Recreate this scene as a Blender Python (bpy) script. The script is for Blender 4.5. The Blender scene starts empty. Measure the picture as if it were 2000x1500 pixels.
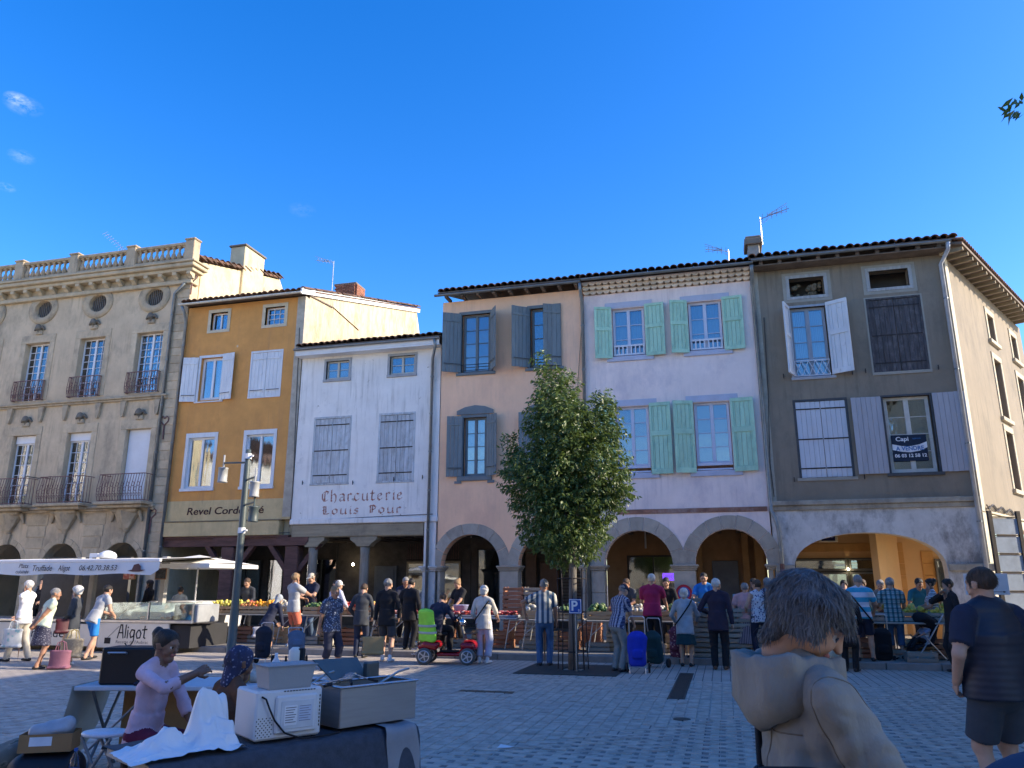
import bpy, bmesh, math, random
import numpy as np
from mathutils import Vector, Matrix
from mathutils.geometry import tessellate_polygon
R = math.radians
random.seed(7); np.random.seed(7)
SC = bpy.context.scene
COL = SC.collection
# ---------------------------------------------------------------- camera
FPX, PITCH, YAW, CAMH = 1497.0, R(14.6), R(15.0), 1.65
cam = bpy.data.cameras.new('camera'); camo = bpy.data.objects.new('camera', cam); COL.objects.link(camo)
cam.sensor_fit = 'HORIZONTAL'; cam.sensor_width = 36.0; cam.lens = 36.0*FPX/2000.0
cam.clip_start = 0.05; cam.clip_end = 3000
camo.location = (0, 0, CAMH); camo.rotation_euler = (R(90)+PITCH, 0, YAW)
SC.camera = camo
# ---------------------------------------------------------------- sky, sun, exposure
SUN_EL, SUN_AZ = R(27), R(9)          # azimuth: angle behind the row of houses, sun stands to the right
W = bpy.data.worlds.new('World'); SC.world = W; W.use_nodes = True
nt = W.node_tree; nt.nodes.clear()
sky = nt.nodes.new('ShaderNodeTexSky'); sky.sky_type = 'NISHITA'; sky.sun_disc = False
sky.sun_elevation = SUN_EL; sky.sun_rotation = R(90)-SUN_AZ
sky.air_density = 1.0; sky.dust_density = 0.7; sky.ozone_density = 3.0; sky.altitude = 200
hs = nt.nodes.new('ShaderNodeHueSaturation'); hs.inputs['Saturation'].default_value = 1.38; hs.inputs['Hue'].default_value = 0.513
bg = nt.nodes.new('ShaderNodeBackground'); bg.inputs['Strength'].default_value = 0.135
wo = nt.nodes.new('ShaderNodeOutputWorld')
nt.links.new(sky.outputs[0], hs.inputs['Color'])
SKY_OUT = (nt, hs, bg)
nt.links.new(bg.outputs[0], wo.inputs[0])
sl = bpy.data.lights.new('sun', 'SUN'); sl.energy = 3.2; sl.angle = R(0.5); sl.color = (1.0, 0.86, 0.66)
so = bpy.data.objects.new('sun', sl); COL.objects.link(so)
SDIR = Vector((math.cos(SUN_AZ)*math.cos(SUN_EL), math.sin(SUN_AZ)*math.cos(SUN_EL), math.sin(SUN_EL)))
so.rotation_euler = (-SDIR).to_track_quat('-Z', 'Y').to_euler()
so.location = SDIR*60
SC.view_settings.view_transform = 'Standard'; SC.view_settings.look = 'None'
SC.view_settings.gamma = 1.0; SC.view_settings.use_curve_mapping = False
SC.view_settings.exposure = 1.42
SC.cycles.max_bounces = 6; SC.cycles.diffuse_bounces = 4; SC.cycles.glossy_bounces = 3
SC.cycles.transparent_max_bounces = 12; SC.cycles.caustics_reflective = False; SC.cycles.caustics_refractive = False
# ---------------------------------------------------------------- photo pixel -> place in the square
def ray(px, py):
    r = (px-1000)/FPX; u = -(py-750)/FPX
    fh = math.cos(PITCH)-u*math.sin(PITCH); z = math.sin(PITCH)+u*math.cos(PITCH)
    return Vector((r*math.cos(YAW)-fh*math.sin(YAW), r*math.sin(YAW)+fh*math.cos(YAW), z))
def sky_clouds():
    n, h, b = SKY_OUT; co = n.nodes.new('ShaderNodeTexCoord').outputs['Generated']; nz = _noise(n, co, 60, 8, .7, (1, 1, 1.9)); src = h.outputs[0]
    for (px, py, rad, amt) in ((33, 193, .013, .5), (46, 206, .020, .25), (42, 306, .015, .2), (12, 366, .010, .32), (590, 410, .018, .08)):
        d = ray(px, py).normalized(); v = n.nodes.new('ShaderNodeVectorMath'); v.operation = 'SUBTRACT'; n.links.new(co, v.inputs[0]); v.inputs[1].default_value = d
        v2 = n.nodes.new('ShaderNodeVectorMath'); v2.operation = 'MULTIPLY'; n.links.new(v.outputs[0], v2.inputs[0]); v2.inputs[1].default_value = (1, 1, 1.9); v3 = n.nodes.new('ShaderNodeVectorMath'); v3.operation = 'LENGTH'; n.links.new(v2.outputs[0], v3.inputs[0])
        f = _ramp(n, _math(n, 'MULTIPLY', v3.outputs['Value'], 1/rad/2), [(.0, (1, 1, 1)), (.5, (0, 0, 0))]); f = _math(n, 'MULTIPLY', f, _ramp(n, nz, [(.40, (0, 0, 0)), (.70, (amt,)*3)])); src = _mix(n, f, src, (5.0, 5.2, 5.6))
    n.links.new(src, b.inputs[0])
D = 24.0                                # the row of facades stands on the plane y = D
def onY(px, py, Y=D):
    d = ray(px, py); return Vector((0, 0, CAMH))+d*(Y/d.y)
def onG(px, py, z=0.0):
    d = ray(px, py); return Vector((0, 0, CAMH))+d*((z-CAMH)/d.z)
def box_px(x0, y0, x1, y1, Y=D):        # -> X0,X1,Z0,Z1 of a facade rectangle
    xc, yc = (x0+x1)/2, (y0+y1)/2
    return onY(x0, yc, Y).x, onY(x1, yc, Y).x, onY(xc, y1, Y).z, onY(xc, y0, Y).z
# ---------------------------------------------------------------- materials
MATS = {}
def _nodes(name):
    m = bpy.data.materials.new(name); m.use_nodes = True
    n = m.node_tree; b = n.nodes['Principled BSDF']
    return m, n, b
def _ramp(n, src, stops):
    r = n.nodes.new('ShaderNodeValToRGB'); n.links.new(src, r.inputs[0])
    e = r.color_ramp.elements
    while len(e) < len(stops): e.new(0.5)
    for i, (p, c) in enumerate(stops):
        e[i].position = p; e[i].color = (c[0], c[1], c[2], 1)
    return r.outputs[0]
def _noise(n, co, scale, detail=5, rough=0.6, stretch=None):
    if stretch:
        mp = n.nodes.new('ShaderNodeMapping'); mp.inputs['Scale'].default_value = stretch
        n.links.new(co, mp.inputs[0]); co = mp.outputs[0]
    t = n.nodes.new('ShaderNodeTexNoise'); t.inputs['Scale'].default_value = scale
    t.inputs['Detail'].default_value = detail; t.inputs['Roughness'].default_value = rough
    n.links.new(co, t.inputs['Vector']); return t.outputs[0]
def _mix(n, fac, a, b, mode='MIX'):
    m = n.nodes.new('ShaderNodeMix'); m.data_type = 'RGBA'; m.blend_type = mode
    for s, v in ((m.inputs[0], fac), (m.inputs[6], a), (m.inputs[7], b)):
        if isinstance(v, (int, float)): s.default_value = v
        elif isinstance(v, tuple): s.default_value = (v[0], v[1], v[2], 1)
        else: n.links.new(v, s)
    return m.outputs[2]
def _math(n, op, a, b=0.0):
    m = n.nodes.new('ShaderNodeMath'); m.operation = op
    for s, v in ((m.inputs[0], a), (m.inputs[1], b)):
        if isinstance(v, (int, float)): s.default_value = v
        else: n.links.new(v, s)
    return m.outputs[0]
def _bump(n, b, h, strength=0.3, dist=0.01):
    bp = n.nodes.new('ShaderNodeBump'); bp.inputs['Strength'].default_value = strength; bp.inputs['Distance'].default_value = dist
    n.links.new(h, bp.inputs['Height']); n.links.new(bp.outputs[0], b.inputs['Normal'])
def mat(name, col, rough=0.8, var=0.15, scale=3.0, bump=0.15, bscale=40, metal=0.0, spec=0.4, stain=None, stainamt=0.5, stainscale=1.2,
        stretch=None, rnd=0.0, thr=0.5, streak=None, chip=None):
    if name in MATS: return MATS[name]
    m, n, b = _nodes(name)
    co = n.nodes.new('ShaderNodeTexCoord').outputs['Object']
    nz = _noise(n, co, scale, 6, 0.65, stretch)
    lo = tuple(max(0, c*(1-var*1.4)) for c in col); hi = tuple(min(1, c*(1+var)) for c in col)
    c = _ramp(n, nz, [(0.28, lo), (0.72, hi)])
    if stain:
        s2 = _noise(n, co, stainscale, 9, 0.72, (1, 1, 0.55))
        f = _ramp(n, s2, [(thr, (0, 0, 0)), (min(1, thr+0.18), (stainamt,)*3)])
        c = _mix(n, f, c, stain)
    if streak:                                   # rain streaks: narrow, long and uneven
        s3 = _noise(n, co, 3.2, 6, .62, (2.2, 2.2, .16)); s4 = _noise(n, co, .55, 4, .6)
        f = _math(n, 'MULTIPLY', _ramp(n, s3, [(.5, (0, 0, 0)), (.68, (1, 1, 1))]), _ramp(n, s4, [(.40, (0, 0, 0)), (.62, (streak[3],)*3)]))
        c = _mix(n, f, c, tuple(streak[:3]))
    if chip:                                     # flaked-off patches
        s5 = _noise(n, co, chip[4], 7, .62); c = _mix(n, _ramp(n, s5, [(chip[3], (0, 0, 0)), (chip[3]+.012, (1, 1, 1))]), c, tuple(chip[:3]))
    if rnd:
        oi = n.nodes.new('ShaderNodeObjectInfo').outputs['Random']
        k = _math(n, 'MULTIPLY_ADD', oi, 2*rnd); k.node.inputs[2].default_value = 1-rnd
        c = _mix(n, 1.0, c, k, 'MULTIPLY')
    n.links.new(c, b.inputs['Base Color'])
    b.inputs['Roughness'].default_value = rough; b.inputs['Metallic'].default_value = metal
    b.inputs['Specular IOR Level'].default_value = spec
    if bump: _bump(n, b, _noise(n, co, bscale, 5, 0.7, stretch), bump, 0.02)
    MATS[name] = m; return m
def pattern_mat(name, kind, a, bcol, c=None, s=14.0, rough=0.85):
    if name in MATS: return MATS[name]
    m, n, b = _nodes(name)
    co = n.nodes.new('ShaderNodeTexCoord').outputs['Object']
    sp = n.nodes.new('ShaderNodeSeparateXYZ'); n.links.new(co, sp.inputs[0])
    def band(o, sc, t, ph=0.0):
        v = _math(n, 'MULTIPLY', o, sc); v = _math(n, 'ADD', v, ph+50.0); v = _math(n, 'FRACT', v); return _math(n, 'LESS_THAN', v, t)
    if kind == 'vstripe': col = _mix(n, band(sp.outputs[1], s, 0.5), a, bcol)
    elif kind == 'hstripe': col = _mix(n, band(sp.outputs[2], s, 0.5), a, bcol)
    elif kind == 'plaid':
        col = _mix(n, band(sp.outputs[1], s, 0.45), a, bcol)
        col = _mix(n, _math(n, 'MULTIPLY', band(sp.outputs[2], s, 0.4), 0.55), col, c or bcol)
        col = _mix(n, _math(n, 'MULTIPLY', band(sp.outputs[2], s, 0.12, 0.3), 0.8), col, bcol)
    elif kind == 'wave':
        w = n.nodes.new('ShaderNodeTexWave'); w.wave_type = 'BANDS'; w.bands_direction = 'Z'; w.inputs['Scale'].default_value = s
        w.inputs['Distortion'].default_value = 3.0; w.inputs['Detail'].default_value = 1; n.links.new(co, w.inputs[0])
        col = _ramp(n, w.outputs[1], [(0.45, a), (0.55, bcol)])
    else:                                        # blotches: flowers, dots
        v = n.nodes.new('ShaderNodeTexVoronoi'); v.inputs['Scale'].default_value = s; n.links.new(co, v.inputs[0])
        t = 0.34 if kind == 'dots' else 0.5
        nn = _noise(n, co, s*2.2, 3)
        d = _math(n, 'ADD', v.outputs[0], _math(n, 'MULTIPLY', nn, 0.0 if kind == 'dots' else 0.7))
        col = _ramp(n, d, [(t, bcol), (t+0.06, a)] if kind == 'dots' else [(0.55, bcol), (0.66, c or a), (0.8, a)])
    fn = _noise(n, co, 9, 4); col = _mix(n, 0.25, col, _ramp(n, fn, [(0.3, (0.25,)*3), (0.7, (1,)*3)]), 'MULTIPLY')
    n.links.new(col, b.inputs['Base Color']); b.inputs['Roughness'].default_value = rough
    _bump(n, b, _noise(n, co, 60, 4), 0.12, 0.01)
    MATS[name] = m; return m
def glass_mat(name='glass', tint=(0.75, 0.82, 0.85), refl=0.16):
    if name in MATS: return MATS[name]
    m = bpy.data.materials.new(name); m.use_nodes = True; n = m.node_tree; n.nodes.clear()
    o = n.nodes.new('ShaderNodeOutputMaterial'); mx = n.nodes.new('ShaderNodeMixShader')
    tr = n.nodes.new('ShaderNodeBsdfTransparent'); tr.inputs[0].default_value = (*tint, 1)
    gl = n.nodes.new('ShaderNodeBsdfGlossy'); gl.inputs['Roughness'].default_value = 0.03; gl.inputs[0].default_value = (0.95, 0.97, 1, 1)
    lw = n.nodes.new('ShaderNodeFresnel'); lw.inputs[0].default_value = 1.5
    f = _math(n, 'ADD', lw.outputs[0], refl); f.node.use_clamp = True
    co = n.nodes.new('ShaderNodeTexCoord').outputs['Object']
    bp = n.nodes.new('ShaderNodeBump'); bp.inputs['Strength'].default_value = 0.05; bp.inputs['Distance'].default_value = 0.05
    n.links.new(_noise(n, co, 2.5, 1), bp.inputs['Height']); n.links.new(bp.outputs[0], gl.inputs['Normal'])
    n.links.new(f, mx.inputs[0]); n.links.new(tr.outputs[0], mx.inputs[1]); n.links.new(gl.outputs[0], mx.inputs[2]); n.links.new(mx.outputs[0], o.inputs[0])
    MATS[name] = m; return m
def emit_mat(name, col, strength):
    if name in MATS: return MATS[name]
    m, n, b = _nodes(name); b.inputs['Base Color'].default_value = (*col, 1)
    b.inputs['Emission Color'].default_value = (*col, 1); b.inputs['Emission Strength'].default_value = strength
    MATS[name] = m; return m
def M(name, r=None, g=None, b=None, **k):
    if name in MATS: return MATS[name]
    return mat(name, (r, g, b), **k)
sky_clouds()
# ---------------------------------------------------------------- mesh helpers
class MB:
    def __init__(s): s.v = []; s.f = []; s.m = []; s.cm = 0
    def add(s, vs, fs):
        o = len(s.v); s.v += [tuple(v) for v in vs]; s.f += [tuple(i+o for i in f) for f in fs]; s.m += [s.cm]*len(fs); return s
    def box(s, x0, x1, y0, y1, z0, z1, b=0.0, T=None):
        if x1 < x0: x0, x1 = x1, x0
        if y1 < y0: y0, y1 = y1, y0
        if z1 < z0: z0, z1 = z1, z0
        b = min(b, (x1-x0)*0.45, (y1-y0)*0.45, (z1-z0)*0.45)
        if b <= 0:
            vs = [(x, y, z) for x in (x0, x1) for y in (y0, y1) for z in (z0, z1)]
            fs = [(0, 1, 3, 2), (4, 6, 7, 5), (0, 4, 5, 1), (2, 3, 7, 6), (0, 2, 6, 4), (1, 5, 7, 3)]
        else:
            bm = bmesh.new(); r = bmesh.ops.create_cube(bm, size=1.0)
            for v in bm.verts: v.co = Vector(((x0+x1)/2+v.co.x*(x1-x0), (y0+y1)/2+v.co.y*(y1-y0), (z0+z1)/2+v.co.z*(z1-z0)))
            bmesh.ops.bevel(bm, geom=bm.edges[:], offset=b, segments=1, affect='EDGES')
            vs = [v.co.copy() for v in bm.verts]; bm.verts.index_update(); fs = [tuple(v.index for v in f.verts) for f in bm.faces]; bm.free()
        if T is not None: vs = [T @ Vector(v) for v in vs]
        return s.add(vs, fs)
    def bar(s, p0, p1, w, h=None, up=(0, 0, 1)):
        p0, p1 = Vector(p0), Vector(p1); d = (p1-p0).normalized(); up = Vector(up)
        if abs(d.dot(up)) > 0.98: up = Vector((0, 1, 0))
        a = d.cross(up).normalized(); c = a.cross(d); h = h or w
        vs = [p+a*(i*w/2)+c*(j*h/2) for p in (p0, p1) for i, j in ((-1, -1), (1, -1), (1, 1), (-1, 1))]
        return s.add(vs, [(3, 2, 1, 0), (4, 5, 6, 7), (0, 1, 5, 4), (1, 2, 6, 5), (2, 3, 7, 6), (3, 0, 4, 7)])
    def tube(s, pts, r, n=8, cap=True):
        pts = [Vector(p) for p in pts]; k = len(pts); rs = r if isinstance(r, (list, tuple)) else [r]*k
        o = None; vs = []; fs = []
        for i, p in enumerate(pts):
            d = (pts[min(i+1, k-1)]-pts[max(i-1, 0)]).normalized()
            if o is None: o = d.orthogonal().normalized()
            else:
                o = (o-d*o.dot(d)); o = o.normalized() if o.length > 1e-6 else d.orthogonal().normalized()
            c = d.cross(o)
            vs += [p+(o*math.cos(t)+c*math.sin(t))*rs[i] for t in (2*math.pi*j/n for j in range(n))]
        for i in range(k-1):
            for j in range(n): fs.append((i*n+j, i*n+(j+1) % n, (i+1)*n+(j+1) % n, (i+1)*n+j))
        if cap: fs += [tuple(range(n-1, -1, -1)), tuple((k-1)*n+j for j in range(n))]
        return s.add(vs, fs)
    def lathe(s, prof, c=(0, 0, 0), n=12, sx=1, sy=1, T=None):
        vs = []; fs = []
        for r, z in prof: vs += [(c[0]+r*sx*math.cos(2*math.pi*j/n), c[1]+r*sy*math.sin(2*math.pi*j/n), c[2]+z) for j in range(n)]
        for i in range(len(prof)-1):
            for j in range(n): fs.append((i*n+j, i*n+(j+1) % n, (i+1)*n+(j+1) % n, (i+1)*n+j))
        fs += [tuple(range(n-1, -1, -1)), tuple((len(prof)-1)*n+j for j in range(n))]
        if T is not None: vs = [T @ Vector(v) for v in vs]
        return s.add(vs, fs)
    def ball(s, c, r, n=8, m=6, sc=(1, 1, 1)):
        prof = [(max(1e-4, math.sin(math.pi*i/m)), -math.cos(math.pi*i/m)) for i in range(m+1)]
        vs = []; fs = []
        for q, z in prof: vs += [(c[0]+r*sc[0]*q*math.cos(2*math.pi*j/n), c[1]+r*sc[1]*q*math.sin(2*math.pi*j/n), c[2]+r*sc[2]*z) for j in range(n)]
        for i in range(m):
            for j in range(n): fs.append((i*n+j, i*n+(j+1) % n, (i+1)*n+(j+1) % n, (i+1)*n+j))
        return s.add(vs, fs)
    def prism(s, poly, y0, y1, T=None):           # polygon in x,z extruded along y
        k = len(poly); vs = [(x, y0, z) for x, z in poly]+[(x, y1, z) for x, z in poly]
        a = sum(poly[i][0]*poly[(i+1) % k][1]-poly[(i+1) % k][0]*poly[i][1] for i in range(k))
        idx = list(range(k)) if a > 0 else list(range(k-1, -1, -1))
        fs = [tuple(idx), tuple(i+k for i in reversed(idx))]
        for q in range(k):
            i, j = idx[q], idx[(q+1) % k]; fs.append((j, i, i+k, j+k))
        if T is not None: vs = [T @ Vector(v) for v in vs]
        return s.add(vs, fs)
    def build(s, name, mats, parent=None, smooth=False, loc=None, rot=None):
        me = bpy.data.meshes.new(name); me.from_pydata([tuple(v) for v in s.v], [], s.f)
        for m in (mats if isinstance(mats, (list, tuple)) else [mats]): me.materials.append(m)
        if any(s.m): me.polygons.foreach_set('material_index', s.m)
        if smooth: me.polygons.foreach_set('use_smooth', [True]*len(s.f))
        me.update()
        return link(name, me, parent, loc, rot)
def link(name, me, parent=None, loc=None, rot=None):
    o = bpy.data.objects.new(name, me); COL.objects.link(o)
    if parent: o.parent = parent
    if loc is not None: o.location = loc
    if rot is not None: o.rotation_euler = rot
    return o
def smooth_angle(o, ang=35):
    me = o.data; me.polygons.foreach_set('use_smooth', [True]*len(me.polygons))
    try: me.set_sharp_from_angle(angle=R(ang))
    except Exception: pass
    return o
def tag(o, label=None, cat=None, group=None, kind=None):
    if label: o['label'] = label
    if cat: o['category'] = cat
    if group: o['group'] = group
    if kind: o['kind'] = kind
    return o
def thing(name, label, cat, loc=(0, 0, 0), rz=0.0, group=None):
    o = bpy.data.objects.new(name, None); COL.objects.link(o); o.location = loc; o.rotation_euler = (0, 0, rz)
    o.empty_display_size = 0.2
    return tag(o, label, cat, group)
def copy_tree(o, parent=None):
    c = o.copy(); COL.objects.link(c); c.parent = parent
    for ch in o.children: copy_tree(ch, c)
    return c
def text_mesh(txt, size, shear=0.0, offset=0.0, ext=0.002, align='CENTER', space=1.0):
    cu = bpy.data.curves.new('t', 'FONT'); cu.body = txt; cu.size = size; cu.shear = shear; cu.offset = offset; cu.extrude = ext
    cu.align_x = align; cu.align_y = 'CENTER'; cu.space_character = space; cu.resolution_u = 3
    o = bpy.data.objects.new('t', cu); COL.objects.link(o)
    me = bpy.data.meshes.new_from_object(o.evaluated_get(bpy.context.evaluated_depsgraph_get()))
    bpy.data.objects.remove(o); bpy.data.curves.remove(cu); me.materials.clear(); return me
def lettering(txt, size, m, parent, loc, rot=(R(90), 0, 0), name='lettering', width=None, **k):
    me = text_mesh(txt, size, **k); me.materials.append(m)
    if width:
        xs = [v.co.x for v in me.vertices]; w = max(xs)-min(xs); f = width/w
        for v in me.vertices: v.co.x *= f
    return link(name, me, parent, loc, rot)
def strokes(paths, w, m, parent, loc, rot, name='lettering', nib=None, th=0.003):
    """pen strokes in the x,y plane: nib=None a round pen, nib=angle a broad nib"""
    mb = MB()
    for p in paths:
        for (a, b) in zip(p[:-1], p[1:]):
            a = Vector((a[0], a[1], 0)); b = Vector((b[0], b[1], 0))
            if nib is None:
                d = (b-a).normalized(); n = Vector((-d.y, d.x, 0))*w/2; e = d*w*0.35
                q = [a-e-n, b+e-n, b+e+n, a-e+n]
            else:
                n = Vector((math.cos(nib), math.sin(nib), 0))*w/2; t = Vector((-n.y, n.x, 0))*0.28
                if abs((b-a).normalized().cross(n.normalized()).z) < 0.25: q = [a-n-t, b+n-t, b+n+t, a-n+t]
                else: q = [a-n, a+n, b+n, b-n]
            mb.add([v+Vector((0, 0, th)) for v in q], [(0, 1, 2, 3)])
    return mb.build(name, m, parent, loc=loc, rot=rot)
# ---------------------------------------------------------------- signed-distance bodies
def sn(p, f, seed=0):
    rs = np.random.RandomState(seed); o = 0
    for k in range(5):
        d = rs.normal(size=3); d /= np.linalg.norm(d); fr = f*(0.7+0.6*rs.rand())
        o = o+np.sin(p @ (d*fr)+rs.rand()*6.28+1.3*np.sin(p @ (np.roll(d, 1)*fr*0.6)))
    return o/5
def prim_d(P, pr):
    """P (N,3); pr: dict a,b,r1=(rx,ry),r2,side,flat,fold -> distance"""
    a, b = pr['a'], pr['b']; ax = b-a; L = float(np.linalg.norm(ax)); ax = ax/max(L, 1e-9)
    q = P-a; t = q @ ax; tc = np.clip(t, 0, L); k = (tc/max(L, 1e-9))[:, None]
    rr = pr['r1']*(1-k)+pr['r2']*k
    s = pr['side']-ax*(pr['side'] @ ax); s = s/np.linalg.norm(s); w = np.cross(ax, s)
    u = q @ s; v = q @ w; e = t-tc
    mn = rr.min(axis=1)
    ce = pr.get('cap', 1.0)
    g = np.sqrt((u/rr[:, 0])**2+(v/rr[:, 1])**2+(e/(mn*ce))**2)
    d = (g-1)*mn
    if pr.get('flat'):
        d = np.maximum(d, np.maximum(-t, t-L))
    if pr.get('fold'):
        nz = sn(P*(1.0, 1.0, .62), pr.get('ff', 38.0), pr.get('seed', 1))
        if pr.get('ridged'): nz = (1.1-2.6*np.abs(nz))*.8+.5*(.6-1.6*np.abs(sn(P*(1.0, 1.0, 1.3)+nz[:, None]*.02, pr.get('ff', 38.0)*2.4, pr.get('seed', 1)+5)))
        d = d+pr['fold']*nz
    for (c, nn) in pr.get('clip', ()): d = np.maximum(d, (P-c) @ nn)
    return d
def PR(lab, a, b, r1, r2=None, side=(1, 0, 0), **k):
    f = lambda r: np.array([r, r] if np.isscalar(r) else r, float)
    r2 = r1 if r2 is None else r2
    d = dict(lab=lab, a=np.array(a, float), b=np.array(b, float), r1=f(r1), r2=f(r2), side=np.array(side, float)); d.update(k); return d
def sdf_mesh(prims, h, blend=0.02):
    """smooth union of prims -> verts, quads, label per quad (surface nets)"""
    lo = np.min([np.minimum(p['a'], p['b'])-max(p['r1'].max(), p['r2'].max())*max(1, p.get('cap', 1)) for p in prims], axis=0)-3*h-0.01
    hi = np.max([np.maximum(p['a'], p['b'])+max(p['r1'].max(), p['r2'].max())*max(1, p.get('cap', 1)) for p in prims], axis=0)+3*h+0.01
    n = np.ceil((hi-lo)/h).astype(int)+1
    F = np.full(n, 1.0)
    for p in prims:
        m = max(p['r1'].max(), p['r2'].max())*max(1, p.get('cap', 1))+blend+2.5*h
        i0 = np.clip(np.floor((np.minimum(p['a'], p['b'])-m-lo)/h).astype(int), 0, n-1); i1 = np.clip(np.ceil((np.maximum(p['a'], p['b'])+m-lo)/h).astype(int)+1, 1, n)
        g = np.stack(np.meshgrid(*[lo[k]+h*np.arange(i0[k], i1[k]) for k in range(3)], indexing='ij'), -1)
        d = prim_d(g.reshape(-1, 3), p).reshape(g.shape[:3])
        S = (slice(i0[0], i1[0]), slice(i0[1], i1[1]), slice(i0[2], i1[2]))
        bl = p.get('blend', blend); A = F[S]
        if p.get('sub'): F[S] = np.maximum(A, -d); continue
        hh = np.clip(0.5+0.5*(A-d)/bl, 0, 1) if bl > 0 else (d < A).astype(float)
        F[S] = A*(1-hh)+d*hh-bl*hh*(1-hh)
    ins = F < 0
    c = [ins[i:n[0]-1+i, j:n[1]-1+j, k:n[2]-1+k] for i in (0, 1) for j in (0, 1) for k in (0, 1)]
    cnt = sum(x.astype(np.int8) for x in c); act = (cnt > 0) & (cnt < 8)
    idx = np.argwhere(act); vid = np.full(act.shape, -1, np.int64); vid[act] = np.arange(len(idx))
    pos = np.zeros((len(idx), 3)); w = np.zeros(len(idx))
    cor = [(i, j, k) for i in (0, 1) for j in (0, 1) for k in (0, 1)]
    for A in range(8):
        for B in range(A+1, 8):
            da = np.array(cor[A]); db = np.array(cor[B])
            if np.abs(da-db).sum() != 1: continue
            fa = F[tuple((idx+da).T)]; fb = F[tuple((idx+db).T)]; x = (fa < 0) != (fb < 0)
            t = np.where(x, fa/np.where(x, fa-fb, 1), 0)
            pos += np.where(x[:, None], da+(db-da)*t[:, None], 0); w += x
    V = lo+h*(idx+pos/w[:, None])
    Q = []
    for axn in range(3):
        o1, o2 = [(1, 2), (2, 0), (0, 1)][axn]
        s0 = [slice(1, -1)]*3; s0[axn] = slice(0, -1); s1 = [slice(1, -1)]*3; s1[axn] = slice(1, None)
        x = ins[tuple(s0)] != ins[tuple(s1)]; e = np.argwhere(x); flip = ins[tuple(s0)][x]
        if len(e) == 0: continue
        base = e.copy(); 
        for k in range(3):
            if k != axn: base[:, k] += 1
        def cell(d1, d2):
            q = base.copy(); q[:, o1] -= d1; q[:, o2] -= d2; return vid[tuple(q.T)]
        q = np.stack([cell(1, 1), cell(0, 1), cell(0, 0), cell(1, 0)], 1)
        q[~flip] = q[~flip][:, ::-1]; Q.append(q)
    Q = np.concatenate(Q); Q = Q[(Q >= 0).all(1)]
    C = V[Q].mean(1); best = np.full(len(Q), 9.0); lab = np.zeros(len(Q), np.int64)
    for p in prims:
        if p.get('sub'): continue
        d = prim_d(C, p)+p.get('bias', 0.0); x = d < best; best[x] = d[x]; lab[x] = p['lab']
    return V, Q, lab
def mesh_np(name, Vs, Qs, Ls, mats, parent=None, loc=None, rot=None, smooth=True):
    off = 0; V = []; Q = []
    for v, q in zip(Vs, Qs): V.append(v); Q.append(q+off); off += len(v)
    V = np.concatenate(V); Q = np.concatenate(Q); Lb = np.concatenate(Ls)
    me = bpy.data.meshes.new(name); me.vertices.add(len(V)); me.vertices.foreach_set('co', V.astype(np.float32).ravel())
    me.loops.add(len(Q)*4); me.loops.foreach_set('vertex_index', Q.astype(np.int32).ravel())
    me.polygons.add(len(Q)); me.polygons.foreach_set('loop_start', np.arange(0, len(Q)*4, 4, dtype=np.int32))
    for m in mats: me.materials.append(m)
    me.polygons.foreach_set('material_index', Lb.astype(np.int32)); me.polygons.foreach_set('use_smooth', np.full(len(Q), smooth))
    me.update(calc_edges=True); me.validate()
    return link(name, me, parent, loc, rot)
def sdf_obj(name, prims, h, mats, parent=None, loc=None, rot=None, blend=0.02):
    V, Q, L = sdf_mesh(prims, h, blend)
    return mesh_np(name, [V], [Q], [L], mats if isinstance(mats, (list, tuple)) else [mats], parent, loc, rot)
# ================================================================ houses of the row
OFF = {}
def house(name, label, x, y=D):
    o = thing(name, label, 'house', (x, y, 0)); OFF[o.name] = Vector((x, y, 0)); return o
def part(name, mb, m, par, smooth=False):
    """mesh given in world coordinates, child of a thing (or of a part built the same way)"""
    o = mb.build(name, m, par, smooth); o.location = -OFF.get(par.name, Vector((0, 0, 0))); return o
def piece(name, me, par, pos, rot=None, sc=None):
    o = link(name, me, par, Vector(pos)-OFF.get(par.name, Vector((0, 0, 0))), rot)
    if sc is not None: o.scale = sc
    return o
def unit_box(name, m, b=0.0):
    mb = MB().box(-.5, .5, -.5, .5, -.5, .5); me = bpy.data.meshes.new(name); me.from_pydata(mb.v, [], mb.f); me.materials.append(m); return me
def me_of(mb, name, m, smooth=False):
    me = bpy.data.meshes.new(name); me.from_pydata([tuple(v) for v in mb.v], [], mb.f)
    for q in (m if isinstance(m, (list, tuple)) else [m]): me.materials.append(q)
    if any(mb.m): me.polygons.foreach_set('material_index', mb.m)
    if smooth: me.polygons.foreach_set('use_smooth', [True]*len(mb.f))
    return me
GLASS = glass_mat()
PANE = unit_box('pane', GLASS)
def arch_pts(cx, hw, zs, zt, n=14, base=0.0):
    """closed outline of an arched opening, from the base up"""
    r = zt-zs; return [(cx-hw, base)]+[(cx-hw*math.cos(math.pi*i/n), zs+r*math.sin(math.pi*i/n)) for i in range(n+1)]+[(cx+hw, base)]
def arcade_outline(x0, x1, zt, zs, arches, n=16):
    """front outline whose lower edge follows the crowns of the arches"""
    p = [(x0, zs), (x0, zt), (x1, zt), (x1, zs)]
    for c, hw in sorted(arches, reverse=True): p += [(c+hw*math.cos(math.pi*i/n), zs+hw*math.sin(math.pi*i/n)) for i in range(n+1)]
    return p
def rect_pts(x0, x1, z0, z1): return [(x0, z0), (x0, z1), (x1, z1), (x1, z0)]
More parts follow.
